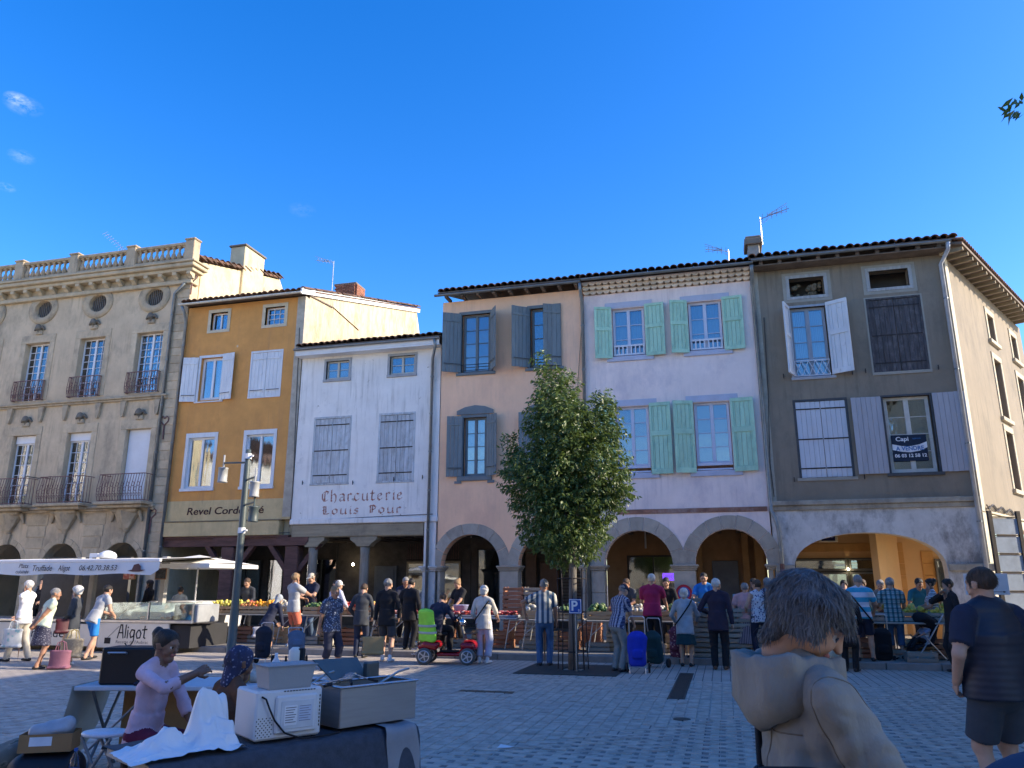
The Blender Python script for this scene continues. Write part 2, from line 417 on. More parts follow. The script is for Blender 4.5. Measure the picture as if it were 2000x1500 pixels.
def wall(par, outline, holes, m, y=D, th=0.32, name='wall', rev=None):
    mb = MB(); loops = [[Vector((x, z, 0)) for x, z in outline]]+[[Vector((x, z, 0)) for x, z in h] for h in holes]
    flat = [p for l in loops for p in l]; tri = tessellate_polygon(loops)
    vs = [(p.x, y, p.y) for p in flat]; fs = []
    for a, b, c in tri:
        A, B, Cc = flat[a], flat[b], flat[c]
        cr = (B.x-A.x)*(Cc.y-A.y)-(B.y-A.y)*(Cc.x-A.x)
        fs.append((a, b, c) if cr > 0 else (a, c, b))
    mb.add(vs, fs)
    for h in [outline]+holes:
        k = len(h); hv = [(x, y, z) for x, z in h]+[(x, y+th, z) for x, z in h]
        ar = sum(h[i][0]*h[(i+1) % k][1]-h[(i+1) % k][0]*h[i][1] for i in range(k))
        q = [(i, (i+1) % k, (i+1) % k+k, i+k) for i in range(k)]
        if (ar > 0) != (h is outline): q = [t[::-1] for t in q]
        mb.cm = 1 if (rev is not None and h is not outline) else 0
        mb.add(hv, q)
    mb.cm = 0
    return part(name, mb, [m, rev] if rev else m, par)
def body(par, x0, x1, z0, z1, depth, m, y=D+0.32, floor_z=None, slope=0.28, ridge=5.0):
    """side and back walls, with the ceiling over the arcade"""
    mb = MB(); zr = z1+slope*ridge
    for x, s in ((x0, 0), (x1, 1)):
        xx = (x, x+0.25) if s == 0 else (x-0.25, x)
        mb.prism([(0, 0), (0, 0)][:0] or [(y, z0), (y, z1), (y+ridge, zr), (y+depth, z1), (y+depth, z0)], xx[0], xx[1], Matrix(((0, 1, 0, 0), (1, 0, 0, 0), (0, 0, 1, 0), (0, 0, 0, 1))))
    mb.box(x0+.25, x1-.25, y+depth-.25, y+depth, z0, z1)
    return part('side_walls', mb, m, par)
def window(par, X0, X1, Z0, Z1, nx, nz, fm, y=D+0.13, fw=0.055, bar=0.022, mid=0.07, transom=None, panes=True):
    f = MB(); d = 0.05
    f.box(X0, X0+fw, y, y+d, Z0, Z1); f.box(X1-fw, X1, y, y+d, Z0, Z1); f.box(X0+fw, X1-fw, y, y+d, Z0, Z0+fw*1.3); f.box(X0+fw, X1-fw, y, y+d, Z1-fw, Z1)
    xi0, xi1, zi0, zi1 = X0+fw, X1-fw, Z0+fw*1.3, Z1-fw; xm = (xi0+xi1)/2
    if mid: f.box(xm-mid/2, xm+mid/2, y-.012, y+d-.004, zi0, zi1)
    halves = [(xi0, xm-mid/2), (xm+mid/2, xi1)] if mid else [(xi0, xi1)]
    cells = []
    for a, b in halves:
        k = nx//2 if mid else nx; k = max(1, k)
        for i in range(1, k): x = a+(b-a)*i/k; f.box(x-bar/2, x+bar/2, y+.006, y+d-.008, zi0, zi1)
        for j in range(1, nz): z = zi0+(zi1-zi0)*j/nz; f.box(a, b, y+.008, y+d-.01, z-bar/2, z+bar/2)
        for i in range(k):
            for j in range(nz): cells.append((a+(b-a)*(i+.5)/k, zi0+(zi1-zi0)*(j+.5)/nz, (b-a)/k-bar, (zi1-zi0)/nz-bar))
    w = part('window', f, fm, par)
    for (x, z, a, b) in cells:
        piece('pane', PANE, w, (x, y+.03+random.uniform(-.002, .002), z), (random.uniform(-.012, .012), 0, random.uniform(-.012, .012)), (a+.01, .004, b+.01))
    return w
def curtain(par, X0, X1, Z0, Z1, m, y=D+0.28, waves=7, gap=0.0):
    mb = MB(); n = 40
    for a, b in ([(X0, X1)] if not gap else [(X0, (X0+X1)/2-gap/2), ((X0+X1)/2+gap/2, X1)]):
        vs = []
        for i in range(n+1):
            x = a+(b-a)*i/n; yy = y+.022*math.sin(i/n*waves*6.28)+.008*math.sin(i*1.7)
            vs += [(x, yy, Z0), (x, yy, Z1)]
        mb.add(vs, [(2*i, 2*i+2, 2*i+3, 2*i+1) for i in range(n)])
    return part('curtain', mb, m, par, True)
def shutter(par, xh, Z0, Z1, w, m, side, ang=0.0, y=D-0.03, planks=4, style='plank', hw=None, name='shutter', rot_lean=0.0):
    """leaf hinged at xh; side -1 opens to the left of the window, +1 to the right; ang = degrees off the wall"""
    h = Z1-Z0; rz = R(-ang*side) if side > 0 else R(ang)
    o = MB().box(0, side*.014, -.034, -.0275, .03, h-.03).build(name, m, par, loc=Vector((xh, y, Z0))-OFF.get(par.name, Vector()), rot=(0, rot_lean, rz))
    im = hw or M('iron')
    if style == 'plank':
        for z in (0.14, 0.86): MB().box(side*0.02, side*(w-.02), -.05, -.0345, h*z-.035, h*z+.035, .004).build('batten', m, o)
        MB().box(side*0.01, side*(w*.9), -.056, -.0505, h*.14-.012, h*.14+.012).build('hinge_strap', im, o)
    elif style == 'panel':
        for a, b in ((0.0, .07), (.53, .60), (.95, 1.0)): MB().box(side*0.0, side*w, -.052, -.0345, h*a, h*b, .004).build('rail', m, o)
        for a, b in ((0, .07), (w-.07, w)):
            for c, d in ((.0705, .5295), (.6005, .9495)): MB().box(side*a, side*b, -.0505, -.035, h*c, h*d).build('stile', m, o)
    elif style == 'strap':
        for z in (0.12, 0.5, 0.9): MB().box(side*0.0, side*(w-.015), -.042, -.0345, h*z-.018, h*z+.018).build('hinge_strap', im, o)
    for i in range(planks):
        a, b = w*i/planks+.003, w*(i+1)/planks-.003; j = random.uniform(-.003, .003)
        p = MB().box(side*a, side*b, -.027+j, 0.0+j, .002+random.uniform(0, .012), h-.002-random.uniform(0, .008), .004)
        p.build('plank', m, o)
    return o
def surround(par, X0, X1, Z0, Z1, w, m, y=D, sill=True, proud=0.025, top=None, name='surround'):
    s = MB(); t = top or w
    s.box(X0-w, X0, y-proud, y+.1, Z0, Z1, .006); s.box(X1, X1+w, y-proud, y+.1, Z0, Z1, .006); s.box(X0-w, X1+w, y-proud-.003, y+.1, Z1, Z1+t, .006)
    o = part(name, s, m, par)
    if sill:
        q = MB().box(X0-w-.03, X1+w+.03, y-proud-.06, y+.12, Z0-w*.8, Z0, .01); part('sill', q, m, o)
    return o
M('zinc', .22, .24, .25, rough=.45, metal=.6, var=.2); M('alu', .5, .5, .52, metal=.8, rough=.4)
# canal tiles
M('tile', .20, .105, .07, var=.35, scale=6, rough=.9, bump=.4, stain=(.045, .04, .035), stainamt=.85, stainscale=3, rnd=.35, thr=.42)
M('roofdark', .05, .04, .035)
def _tile():
    mb = MB(); n = 8; L = .46; vs = []
    for (r, yy) in ((.118, 0), (.106, L)):
        for rr in (r, r-.018): vs += [(rr*math.cos(math.pi*i/n), yy, rr*.85*math.sin(math.pi*i/n)) for i in range(n+1)]
    k = n+1; fs = []
    for i in range(n):
        fs += [(i, i+1, 2*k+i+1, 2*k+i), (k+i+1, k+i, 3*k+i, 3*k+i+1), (i+1, i, k+i, k+i+1), (2*k+i, 2*k+i+1, 3*k+i+1, 3*k+i)]
    fs += [(0, 2*k, 3*k, k), (n, k+n, 3*k+n, 2*k+n)]
    mb.add(vs, [f[::-1] for f in fs]); return me_of(mb, 'tile', MATS['tile'], True)
TILE = _tile()
def roof(par, x0, x1, zE, over=0.42, ridge=5.0, slope=0.28, y=D, depth=9.0, tiles=True, overl=0.06, overr=0.06, ang=None):
    """zE = height of the eave line; the tiles' lower ends are seen from below"""
    ye = y-over; a = math.atan(slope); mb = MB(); X0, X1 = x0-overl, x1+overr
    zr = zE+slope*(ridge+over)
    n = max(3, int(round((X1-X0)/.232))); st = (X1-X0)/n
    vs = []; fs = []; q = 6*n
    for j, (yy, zz) in enumerate(((ye+.40, zE+.40*slope+.055), (y+ridge, zr+.055), (y+ridge+ (ridge+over), zE+.055))):
        for i in range(q+1):
            x = X0+(X1-X0)*i/q; ph = (i % 6)/6*2*math.pi
            vs.append((x, yy, zz+.045*(-math.cos(ph))))
    for j in range(2):
        for i in range(q): fs.append((j*(q+1)+i, j*(q+1)+i+1, (j+1)*(q+1)+i+1, (j+1)*(q+1)+i))
    mb.add(vs, fs); o = part('roof', mb, MATS['tile'], par, True)
    b = MB(); b.add([(X0, ye+.03, zE-.03), (X1, ye+.03, zE-.03), (X1, y+ridge, zr-.03), (X0, y+ridge, zr-.03), (X0, ye+.03, zE+.012), (X1, ye+.03, zE+.012), (X1, y+ridge, zr+.012), (X0, y+ridge, zr+.012)],
                   [(3, 2, 1, 0), (4, 5, 6, 7), (0, 1, 5, 4), (1, 2, 6, 5), (2, 3, 7, 6), (3, 0, 4, 7)])
    part('roof_boards', b, M('boards', .17, .13, .10, var=.3), o)
    for i in range(n):
        for k, yy in enumerate((ye-.02, ye+.36)):
            piece('tile', TILE, o, (X0+st*(i+.5)+random.uniform(-.012, .012), yy+random.uniform(-.03, .03), zE+.035+(yy-ye)*slope+random.uniform(-.006, .012)), (a+random.uniform(-.03, .03), random.uniform(-.05, .05), random.uniform(-.05, .05)))
    return o
def gutter(par, x0, x1, z, y=D-0.47, r=0.065, m=None):
    mb = MB(); n = 8; vs = []; k = n+1
    for x in (x0, x1):
        for rr in (r, r-.008): vs += [(x, y+rr*math.cos(math.pi+math.pi*i/n), z+rr*math.sin(math.pi+math.pi*i/n)) for i in range(k)]
    fs = []
    for i in range(n): fs += [(i, i+1, 2*k+i+1, 2*k+i), (k+i+1, k+i, 3*k+i, 3*k+i+1)]
    fs += [(0, 2*k, 3*k, k), (n, k+n, 3*k+n, 2*k+n)]
    mb.add(vs, fs)
    for e in (0, 1): mb.add([vs[e*2*k+i] for i in range(k)], [tuple(range(k))])
    return part('gutter', mb, m or M('zinc', .22, .24, .25, rough=.45, metal=.6, var=.2), par, True)
def pipe(par, pts, r=0.05, m=None, name='downpipe', brackets=0):
    mb = MB().tube(pts, r, 10)
    o = part(name, mb, m or M('zinc'), par, True)
    if brackets:
        p0, p1 = Vector(pts[-2]), Vector(pts[-1])
        for i in range(brackets):
            p = p0.lerp(p1, (i+.5)/brackets); part('bracket', MB().lathe([(r+.012, -.02), (r+.012, .02)], p, 10), MATS['zinc'], o)
    return o
def voussoirs(par, cx, hw, zs, rise, ring, n, m, y=D-0.02, th=0.40, name='arch_stone', jit=.012):
    for i in range(n):
        a0, a1 = math.pi*i/n+.006, math.pi*(i+1)/n-.006; poly = []; e = random.uniform(-jit, jit); k = 4
        for t in range(k+1): a = a0+(a1-a0)*t/k; poly.append((cx-hw*math.cos(a), zs+rise*math.sin(a)))
        for t in range(k, -1, -1): a = a0+(a1-a0)*t/k; poly.append((cx-(hw+ring+e)*math.cos(a), zs+(rise+ring+e)*math.sin(a)))
        part(name, MB().prism(poly, y+random.uniform(-.006, .006), y+th), m, par)
def pier(par, x0, x1, z1, m, y=D-0.03, dep=0.5, blocks=3, cap=0.16, capm=None, capover=0.09):
    """square pillar of blocks with a moulded capital"""
    z = 0.0; hs = [random.uniform(.8, 1.2) for _ in range(blocks)]; S = sum(hs); H = z1-cap
    for i, q in enumerate(hs):
        h = H*q/S; part('pillar_block', MB().box(x0+random.uniform(0, .008), x1-random.uniform(0, .008), y+random.uniform(0, .008), y+dep, z, z+h-.006, .012), m, par); z += h
    c = MB(); o = capover
    c.box(x0-o*.35, x1+o*.35, y-o*.35, y+dep+o*.3, z1-cap, z1-cap*.66, .012); c.box(x0-o*.7, x1+o*.7, y-o*.7, y+dep+o*.6, z1-cap*.655, z1-cap*.36, .015); c.box(x0-o, x1+o, y-o, y+dep+o, z1-cap*.355, z1, .012)
    part('capital', c, capm or m, par)
def sdf_part(name, prims, h, m, par, blend=.015):
    V, Q, L = sdf_mesh(prims, h, blend); o = mesh_np(name, [V], [Q], [L], m if isinstance(m, list) else [m], par); o.location = -OFF.get(par.name, Vector()); return o
# ---------------------------------------------------------------- shared materials
M('iron', .035, .028, .028, rough=.6, var=.3, metal=.3)
M('rust_iron', .19, .10, .09, rough=.8, var=.4, scale=9)
M('stone', .58, .455, .305, streak=(.22, .18, .13, .6), var=.12, scale=1.4, stain=(.16, .14, .11), stainamt=.55, stainscale=.9, bump=.25, bscale=25)
M('ashlar', .52, .415, .28, var=.16, scale=2.5, stain=(.17, .15, .12), stainamt=.6, stainscale=2, bump=.3, bscale=22, rnd=.16)
M('stone_trim', .45, .36, .245, var=.15, scale=3, stain=(.12, .11, .09), stainamt=.7, stainscale=2.2, bump=.3, bscale=18)
M('orange', .64, .305, .085, streak=(.45, .22, .09, .5), chip=(.62, .50, .32, .735, 2.3), var=.10, scale=1.6, stain=(.52, .24, .07), stainamt=.7, stainscale=1.4, bump=.2, bscale=60)
M('beige', .60, .45, .23, streak=(.36, .28, .15, .6), var=.12, scale=2, stain=(.30, .24, .13), stainamt=.5, bump=.2)
M('cream', .62, .52, .34, var=.14, scale=1.3, stain=(.36, .27, .15), stainamt=.7, stainscale=1.6, bump=.3, bscale=20)
M('white', .80, .77, .73, streak=(.42, .40, .37, .7), chip=(.42, .38, .33, .70, 2.6), var=.06, scale=1.5, stain=(.36, .36, .36), stainamt=.75, stainscale=2.0, bump=.3, bscale=30, thr=.58)
M('peach', .92, .57, .36, streak=(.60, .38, .28, .5), var=.06, scale=.9, stain=(.72, .43, .29), stainamt=.6, stainscale=.8, bump=.12, bscale=50)
M('pink', .90, .74, .675, streak=(.55, .43, .42, .6), var=.06, scale=1.2, stain=(.55, .45, .47), stainamt=.55, stainscale=1.1, bump=.14, bscale=50)
M('greywall', .255, .21, .155, streak=(.13, .11, .085, .6), var=.10, scale=1.1, stain=(.125, .11, .09), stainamt=.55, stainscale=.9, bump=.14, bscale=60)
M('limewash', .62, .60, .57, var=.12, scale=2, stain=(.20, .19, .18), stainamt=.95, stainscale=1.3, bump=.25, thr=.47)
M('greystone', .42, .37, .30, var=.13, scale=2.5, stain=(.22, .20, .18), stainamt=.6, stainscale=2.5, bump=.3, bscale=22, rnd=.12)
M('whitewood', .68, .70, .72, var=.10, scale=4, stain=(.28, .25, .22), stainamt=.8, stainscale=6, stretch=(1, 1, .25), bump=.25, thr=.60)
M('whitepaint', .74, .75, .76, var=.05, bump=.08)
M('oldwood', .50, .53, .555, var=.2, scale=7, stain=(.28, .25, .22), stainamt=.6, stainscale=5, stretch=(3, 3, .3), bump=.4, rnd=.1)
M('darkwood', .075, .07, .075, var=.4, scale=7, stain=(.20, .19, .19), stainamt=.6, stainscale=6, stretch=(3, 3, .3), bump=.5, rnd=.15)
M('bluegrey', .18, .215, .225, var=.14, scale=5, stain=(.09, .11, .12), stainamt=.5, stretch=(2, 2, .4), bump=.2, rnd=.08)
M('bluegreytrim', .16, .19, .205, var=.12, bump=.15)
M('green', .44, .68, .50, var=.08, scale=5, stain=(.22, .40, .30), stainamt=.6, stainscale=5, stretch=(2, 2, .4), bump=.2, rnd=.06)
M('lilactrim', .50, .52, .62, var=.08, bump=.12)
M('lightgrey', .40, .40, .43, var=.08, scale=4, bump=.12, stretch=(2, 2, .4), rnd=.05)
M('beam_red', .13, .062, .05, var=.3, scale=6, stretch=(.4, 2, 2), bump=.4)
M('beam', .33, .27, .18, var=.2, scale=5, stretch=(.3, 2, 2), bump=.4, stain=(.15, .12, .09))
M('post', .30, .255, .20, var=.25, scale=5, stretch=(2, 2, .3), bump=.5, stain=(.16, .13, .10))
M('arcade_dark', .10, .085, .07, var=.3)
M('arcade_floor', .28, .26, .23, var=.2)
M('ochrewall', .80, .47, .20, var=.06, scale=1, bump=.12)
M('ochretrim', .68, .34, .10, var=.1, bump=.15)
M('brick', .33, .14, .09, var=.25, scale=8, bump=.3, rnd=.25)
M('sheer', .72, .74, .80, var=.05, bump=0)
M('pinkcloth', .42, .12, .15, var=.2, bump=0)
M('pinewood', .42, .25, .12, var=.2, stretch=(2, 2, .3))
M('room', .09, .08, .07)
dark = MATS['room']
def arcade(par, x0, x1, zc, m_back, deep=3.6, floor=True, side_l=None, side_r=None):
    """ceiling, back wall carrier and floor of the covered walk under a house"""
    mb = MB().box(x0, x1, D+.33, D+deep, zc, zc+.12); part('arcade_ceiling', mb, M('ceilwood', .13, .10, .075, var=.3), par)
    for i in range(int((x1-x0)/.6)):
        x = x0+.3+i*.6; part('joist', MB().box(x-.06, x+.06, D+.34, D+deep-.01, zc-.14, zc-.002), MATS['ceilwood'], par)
# ---------------------------------------------------------------- 1 stone house with balustrade
xR = -19.52; xL = -30.0
hA = house('stone_house', 'tall pale stone house with balustrade, oval attic windows and iron balconies at the left edge', -24.5)
MATS['stone'].name = 'stone'
zc = 13.75
W2 = [box_px(48, 672, 86, 768), box_px(155, 663, 196, 755), box_px(265, 655, 311, 748)]
W1 = [box_px(18, 850, 58, 990), box_px(124, 845, 168, 988), box_px(239, 838, 286, 986)]
stepx = W2[2][0]-W2[1][0]
W2 = [(W2[0][0]-stepx, W2[0][1]-stepx, W2[0][2], W2[0][3])]+W2; W1 = [(W1[0][0]-stepx, W1[0][1]-stepx, W1[0][2], W1[0][3])]+W1
w2 = [(a, a+1.22, 8.75, 11.25) for a, b, c, d in W2]; w1 = [(a, a+1.18, 4.75, 7.55) for a, b, c, d in W1]
w2 = [((a+b)/2-.60, (a+b)/2+.60, 8.78, 11.22) for a, b, c, d in W2]; w1 = [((a+b)/2-.56, (a+b)/2+.56, 4.55, 7.35) for a, b, c, d in W1]
OC = [onY(86, 603), onY(192, 593), onY(302, 582)]; OC = [Vector((OC[0].x-stepx, D, OC[0].z))]+OC
zo = sum(o.z for o in OC)/4
AR = [onY(8, 1100).x, onY(116, 1098).x, onY(234, 1095).x]; AR = [AR[0]-stepx]+AR
def ell(cx, cz, a, b, n=20): return [(cx+a*math.cos(2*math.pi*i/n), cz+b*math.sin(2*math.pi*i/n)) for i in range(n)]
holes = [rect_pts(*w) for w in w1+w2]+[ell(o.x, zo, .42, .36) for o in OC]+[arch_pts(x, .86, 2.15, 3.12, base=.02) for x in AR]
wall(hA, [(xL, 0), (xL, zc), (xR, zc), (xR, 0)], holes, MATS['stone'], th=.4)
body(hA, xL, xR, 0, zc, 10, MATS['cream'], y=D+.4, slope=.02)
wh = M('whiteframe', .74, .75, .78, var=.04, bump=.05)
for k, (a, b, c, d) in enumerate(w2):
    window(hA, a, b, c, d, 4, 8, wh, y=D+.22, fw=.05, mid=.09); curtain(hA, a+.05, b-.05, c, d, MATS['sheer'], y=D+.42)
for k, (a, b, c, d) in enumerate(w1):
    if k == 3:
        s = MB().box(a+.02, b-.02, D+.16, D+.19, c, d)
        for i in range(46): z = c+(d-c)*i/46; s.box(a+.03, b-.03, D+.152, D+.16, z+.004, z+.052)
        part('roller_shutter', s, wh, hA)
    else:
        part('blind_box', MB().box(a+.02, b-.02, D+.14, D+.22, d-.3, d-.003), wh, hA)
        window(hA, a, b, c, d-.3, 4, 6, wh, y=D+.22, fw=.05, mid=.09); curtain(hA, a+.05, b-.05, c, d-.3, MATS['sheer'], y=D+.42, gap=.3)
for o in OC:
    ring = MB(); n = 28; pr = []
    for r0, yy in ((.42, D-.03), (.50, D-.055), (.72, D-.05), (.74, D+.02), (.42, D+.1)): pr.append((r0, yy))
    vs = [(o.x+r*math.cos(2*math.pi*i/n)*(1 if r < .5 else 1), yy, zo+r*(.9)*math.sin(2*math.pi*i/n)) for r, yy in pr for i in range(n)]
    ring.add(vs, [(j*n+i, j*n+(i+1) % n, (j+1)*n+(i+1) % n, (j+1)*n+i) for j in range(4) for i in range(n)])
    q = part('oval_surround', ring, MATS['stone_trim'], hA, True)
    bars = MB()
    for i in range(-4, 5):
        x = o.x+i*.09; hgt = .36*math.sqrt(max(0, 1-(i*.09/.42)**2)); bars.box(x-.016, x+.016, D+.12, D+.15, zo-hgt, zo+hgt)
    part('grille', bars, M('bargrey', .16, .15, .14), q)
    part('vent_back', MB().box(o.x-.6, o.x+.6, D+.45, D+.47, zo-.6, zo+.6), dark, q)
def stone_window_trim(a, b, c, d):
    s = MB(); w = .26
    s.box(a-w, a-.004, D-.03, D+.1, c, d, .01); s.box(b+.004, b+w, D-.03, D+.1, c, d, .01); s.box(a-w, b+w, D-.034, D+.1, d+.002, d+.34, .012)
    o = part('surround', s, MATS['ashlar'], hA)
    x = (a+b)/2; z = d+.62
    part('carved_key', MB().box(x-.16, x+.16, D-.10, D+.05, d+.34, z-.1, .03), MATS['stone_trim'], o)
    sdf_part('carved_head', [PR(0, (x, D-.12, z), (x, D-.12, z+.06), (.13, .12), (.11, .1)), PR(0, (x, D-.2, z-.03), (x, D-.22, z-.06), .035), PR(0, (x-.14, D-.06, z+.06), (x-.24, D-.04, z-.06), .06, .04), PR(0, (x+.14, D-.06, z+.06), (x+.24, D-.04, z-.06), .06, .04),
             PR(0, (x, D-.05, z-.1), (x, D-.04, z-.24), .09, .05)], .025, M('darkstone', .17, .15, .12, var=.3), o)
for w in w1+w2: stone_window_trim(*w)
for (z, p, h) in ((8.55, .16, .16), (4.36, .2, .18)):
    part('string_course', MB().box(xL, xR-.45, D-p, D+.02, z, z+h*.55, .02).box(xL, xR-.45, D-p*.6, D+.02, z-h*.5, z-.002, .02), MATS['stone_trim'], hA)
# iron rails
def rail(par, a, b, z0, z1, out, name='iron_rail', bulge=.12):
    mb = MB(); y = D-out; n = max(4, int((b-a)/.11))
    for z in (z0+.02, z1): mb.bar((a, y, z), (b, y, z), .03); mb.bar((a, y, z), (a, D, z), .025); mb.bar((b, y, z), (b, D, z), .025)
    for i in range(n+1):
        x = a+(b-a)*i/n; pts = []
        for t in range(5): u = t/4; pts.append((x, y-bulge*math.sin(math.pi*min(1, u*1.1))*(1-u*.55), z0+(z1-z0)*u))
        mb.tube(pts, .011, 5, False)
    for i in range(n):
        x = a+(b-a)*(i+.5)/n; zc_ = (z0+z1)/2+(.1 if i % 2 else -.08); r = min(.055, (b-a)/n*.5)
        mb.tube([(x+r*math.cos(t*.9), y-bulge*.62, zc_+r*1.5*math.sin(t*.9)) for t in range(8)], .010, 4, False)
        mb.tube([(x+r*.6*math.cos(t*.9), y-bulge*.8, z0+.2+r*1.2*math.sin(t*.9)) for t in range(8)], .010, 4, False)
    for s in (a, b):
        for t in range(1, 4): yy = y+(out)*t/4; mb.bar((s, yy, z0), (s, yy, z1), .014)
    return part(name, mb, MATS['rust_iron'], par)
for a, b, c, d in w2: rail(hA, a-.1, b+.1, c-.03, c+.78, .2, bulge=.06)
for a, b, c, d in w1:
    rail(hA, a-.42, b+.42, 4.58, 5.56, .55); x = (a+b)/2
    part('balcony_slab', MB().box(a-.5, b+.5, D-.68, D+.02, 4.44, 4.56, .025).box(a-.4, b+.4, D-.55, D+.02, 4.33, 4.437, .02), MATS['stone_trim'], hA)
    pr = [PR(0, (x, D-.02, 4.2), (x, D-.05, 3.55), (.55, .36), (.12, .1))]
    pr += [PR(0, (x+u*.11, D-.36+abs(u)*.055, 4.2), (x+u*.045, D-.15, 3.62), .055, .03) for u in range(-4, 5)]
    pr += [PR(0, (x+s*.5, D-.25, 4.27), (x+s*.3, D-.3, 4.25), .09, .07) for s in (-1, 1)]+[PR(0, (x+s*.55, D-.1, 4.25), (x+s*.66, D-.06, 3.9), .08, .05) for s in (-1, 1)]
    sdf_part('shell_corbel', pr, .03, MATS['stone_trim'], hA, .02)
for k in range(4):
    a, b, c, d = w2[k]
    for s in (-.62, .62):
        x = (a+b)/2+s*1.25; part('scroll_bracket', MB().prism([(x-.13, 8.45), (x+.13, 8.45), (x+.07, 7.95), (x+.03, 7.85), (x-.03, 7.85), (x-.07, 7.95)], D-.12, D+.02), MATS['stone_trim'], hA)
# arches: key arch mouldings, piers' ashlar joints
for x in AR:
    voussoirs(hA, x, .865, 2.15, .985, .20, 9, MATS['ashlar'], th=.3)
    part('key_stone', MB().prism([(x-.16, 3.5), (x+.16, 3.5), (x+.10, 3.10), (x-.10, 3.10)], D-.10, D+.1), MATS['stone_trim'], hA)
    z = .02
    while z < 2.1:
        h = .41
        for s in (-1, 1): part('ashlar_block', MB().box(x+s*.87, x+s*1.42+s*random.uniform(0, .01), D-.022+random.uniform(-.006, .004), D+.08, z, z+h-.014, .012), MATS['ashlar'], hA)
        z += h
for k in range(3):
    for z in (2.5, 2.93, 3.36, 3.79): x = (AR[k]+AR[k+1])/2; part('ashlar_block', MB().box(x-.50+.13*(3.79-z), x+.5-.13*(3.79-z), D-.02+random.uniform(-.006, .004), D+.08, z, z+.41, .012), MATS['ashlar'], hA)
z = .05; k = 0
while z < 13.1:
    h = random.uniform(.30, .37); a = xR-(.78 if k % 2 else .56)
    part('quoin', MB().box(a, xR+.012, D-.024+random.uniform(-.006, .004), D+.1, z, z+h-.012, .012), MATS['ashlar'], hA); z += h; k += 1
# cornice, modillions, balustrade
cm = MATS['stone_trim']
part('cornice', MB().box(xL, xR+.12, D-.16, D+.3, 13.35, 13.52, .02).box(xL, xR+.30, D-.38, D+.3, 13.78, 13.92, .02).box(xL, xR+.42, D-.52, D+.4, 13.922, 14.08, .03).box(xL, xR+.48, D-.58, D+.4, 14.082, 14.16, .02).box(xL, xR+.05, D-.06, D+.3, 13.522, 13.778), M('cornice_stone', .50, .41, .28, var=.15, scale=2.5, stain=(.22, .18, .12), stainamt=.6, bump=.25), hA)
x = xR+.1
while x > xL:
    part('modillion', MB().prism([(D-.36, 13.775), (D-.36, 13.66), (D-.24, 13.60), (D-.17, 13.525), (D-.05, 13.525), (D-.05, 13.775)], x-.09, x+.09, Matrix(((0, 1, 0, 0), (1, 0, 0, 0), (0, 0, 1, 0), (0, 0, 0, 1)))), MATS['cornice_stone'], hA); x -= .66
yb = D-.3; zb = 14.16
def baluster_mesh():
    mb = MB().box(-.08, .08, -.08, .08, 0, .05); mb.lathe([(.05, .05), (.07, .09), (.095, .18), (.08, .26), (.045, .35), (.04, .40), (.055, .43), (.04, .45), (.065, .50), (.07, .53)], n=10); mb.box(-.08, .08, -.08, .08, .53, .58)
    return me_of(mb, 'baluster', cm, False)
BAL = baluster_mesh()
part('balustrade_plinth', MB().box(xL, xR+.3, yb-.16, yb+.16, zb+.002, zb+.12, .02), cm, hA)
part('balustrade_rail', MB().box(xL, xR+.3, yb-.15, yb+.15, zb+.70, zb+.82, .03), cm, hA)
posts = [onY(377, 480, yb).x, onY(263, 490, yb).x, onY(152, 503, yb).x, onY(46, 515, yb).x]; posts.append(2*posts[3]-posts[2])
for i, x in enumerate(posts):
    part('pedestal', MB().box(x-.21, x+.21, yb-.19, yb+.19, zb+.004, zb+.86, .02).box(x-.25, x+.25, yb-.23, yb+.23, zb+.862, zb+.94, .03), cm, hA)
    if i:
        nb = 9
        for j in range(nb): xx = x+.32+(posts[i-1]-.32-x-.32)*j/(nb-1); piece('baluster', BAL, hA, (xx, yb, zb+.12))
for c_o in hA.children:
    if c_o.name.split('.')[0] in ('cornice', 'modillion', 'balustrade_plinth', 'balustrade_rail', 'pedestal', 'baluster'): c_o.location.z -= .28
# anchors and pipe on the stone house
def anchor(par, p0, p1, m):
    a, b = onY(*p0, D-.05), onY(*p1, D-.05); mb = MB(); d = a-b; L = d.length; r = .13
    mb.tube([b, b.lerp(a, .5), b.lerp(a, .62)], .03, 6)
    c = b.lerp(a, .62)
    for s in (-1, 1): mb.tube([c+Vector((s*.03, 0, 0)), c+Vector((s*.16, 0, L*.14)), c+Vector((s*.17, 0, L*.28)), c+Vector((s*.08, 0, L*.36)), c+Vector((s*.01, 0, L*.26))], .024, 6)
    part('wall_anchor', mb, m, par)
anchor(hA, (322, 812), (318, 858), MATS['rust_iron']); anchor(hA, (378, 535), (372, 575), MATS['rust_iron']); anchor(hA, (298, 992), (291, 1042), MATS['rust_iron'])
px_ = onY(318, 800).x
pipe(hA, [(onY(351, 545, D-.5).x, D-.2, 13.05), (px_, D-.09, 12.7), (px_, D-.09, 0.1)], .06, brackets=7)
ao = MB(); p = onY(240, 488, D+2); ao.tube([p+Vector((0, 0, -1.5)), p+Vector((-.1, 0, .15))], .02, 6)
q0 = onY(205, 455, D+2); ao.tube([q0, p+Vector((.1, 0, .0))], .012, 5)
for i in range(9): c = q0.lerp(p, i/8); ao.bar(c+Vector((-.06, .2, .16)), c+Vector((.06, -.2, -.16)), .01)
part('aerial', ao, M('alu', .5, .5, .52, metal=.8, rough=.4), hA)
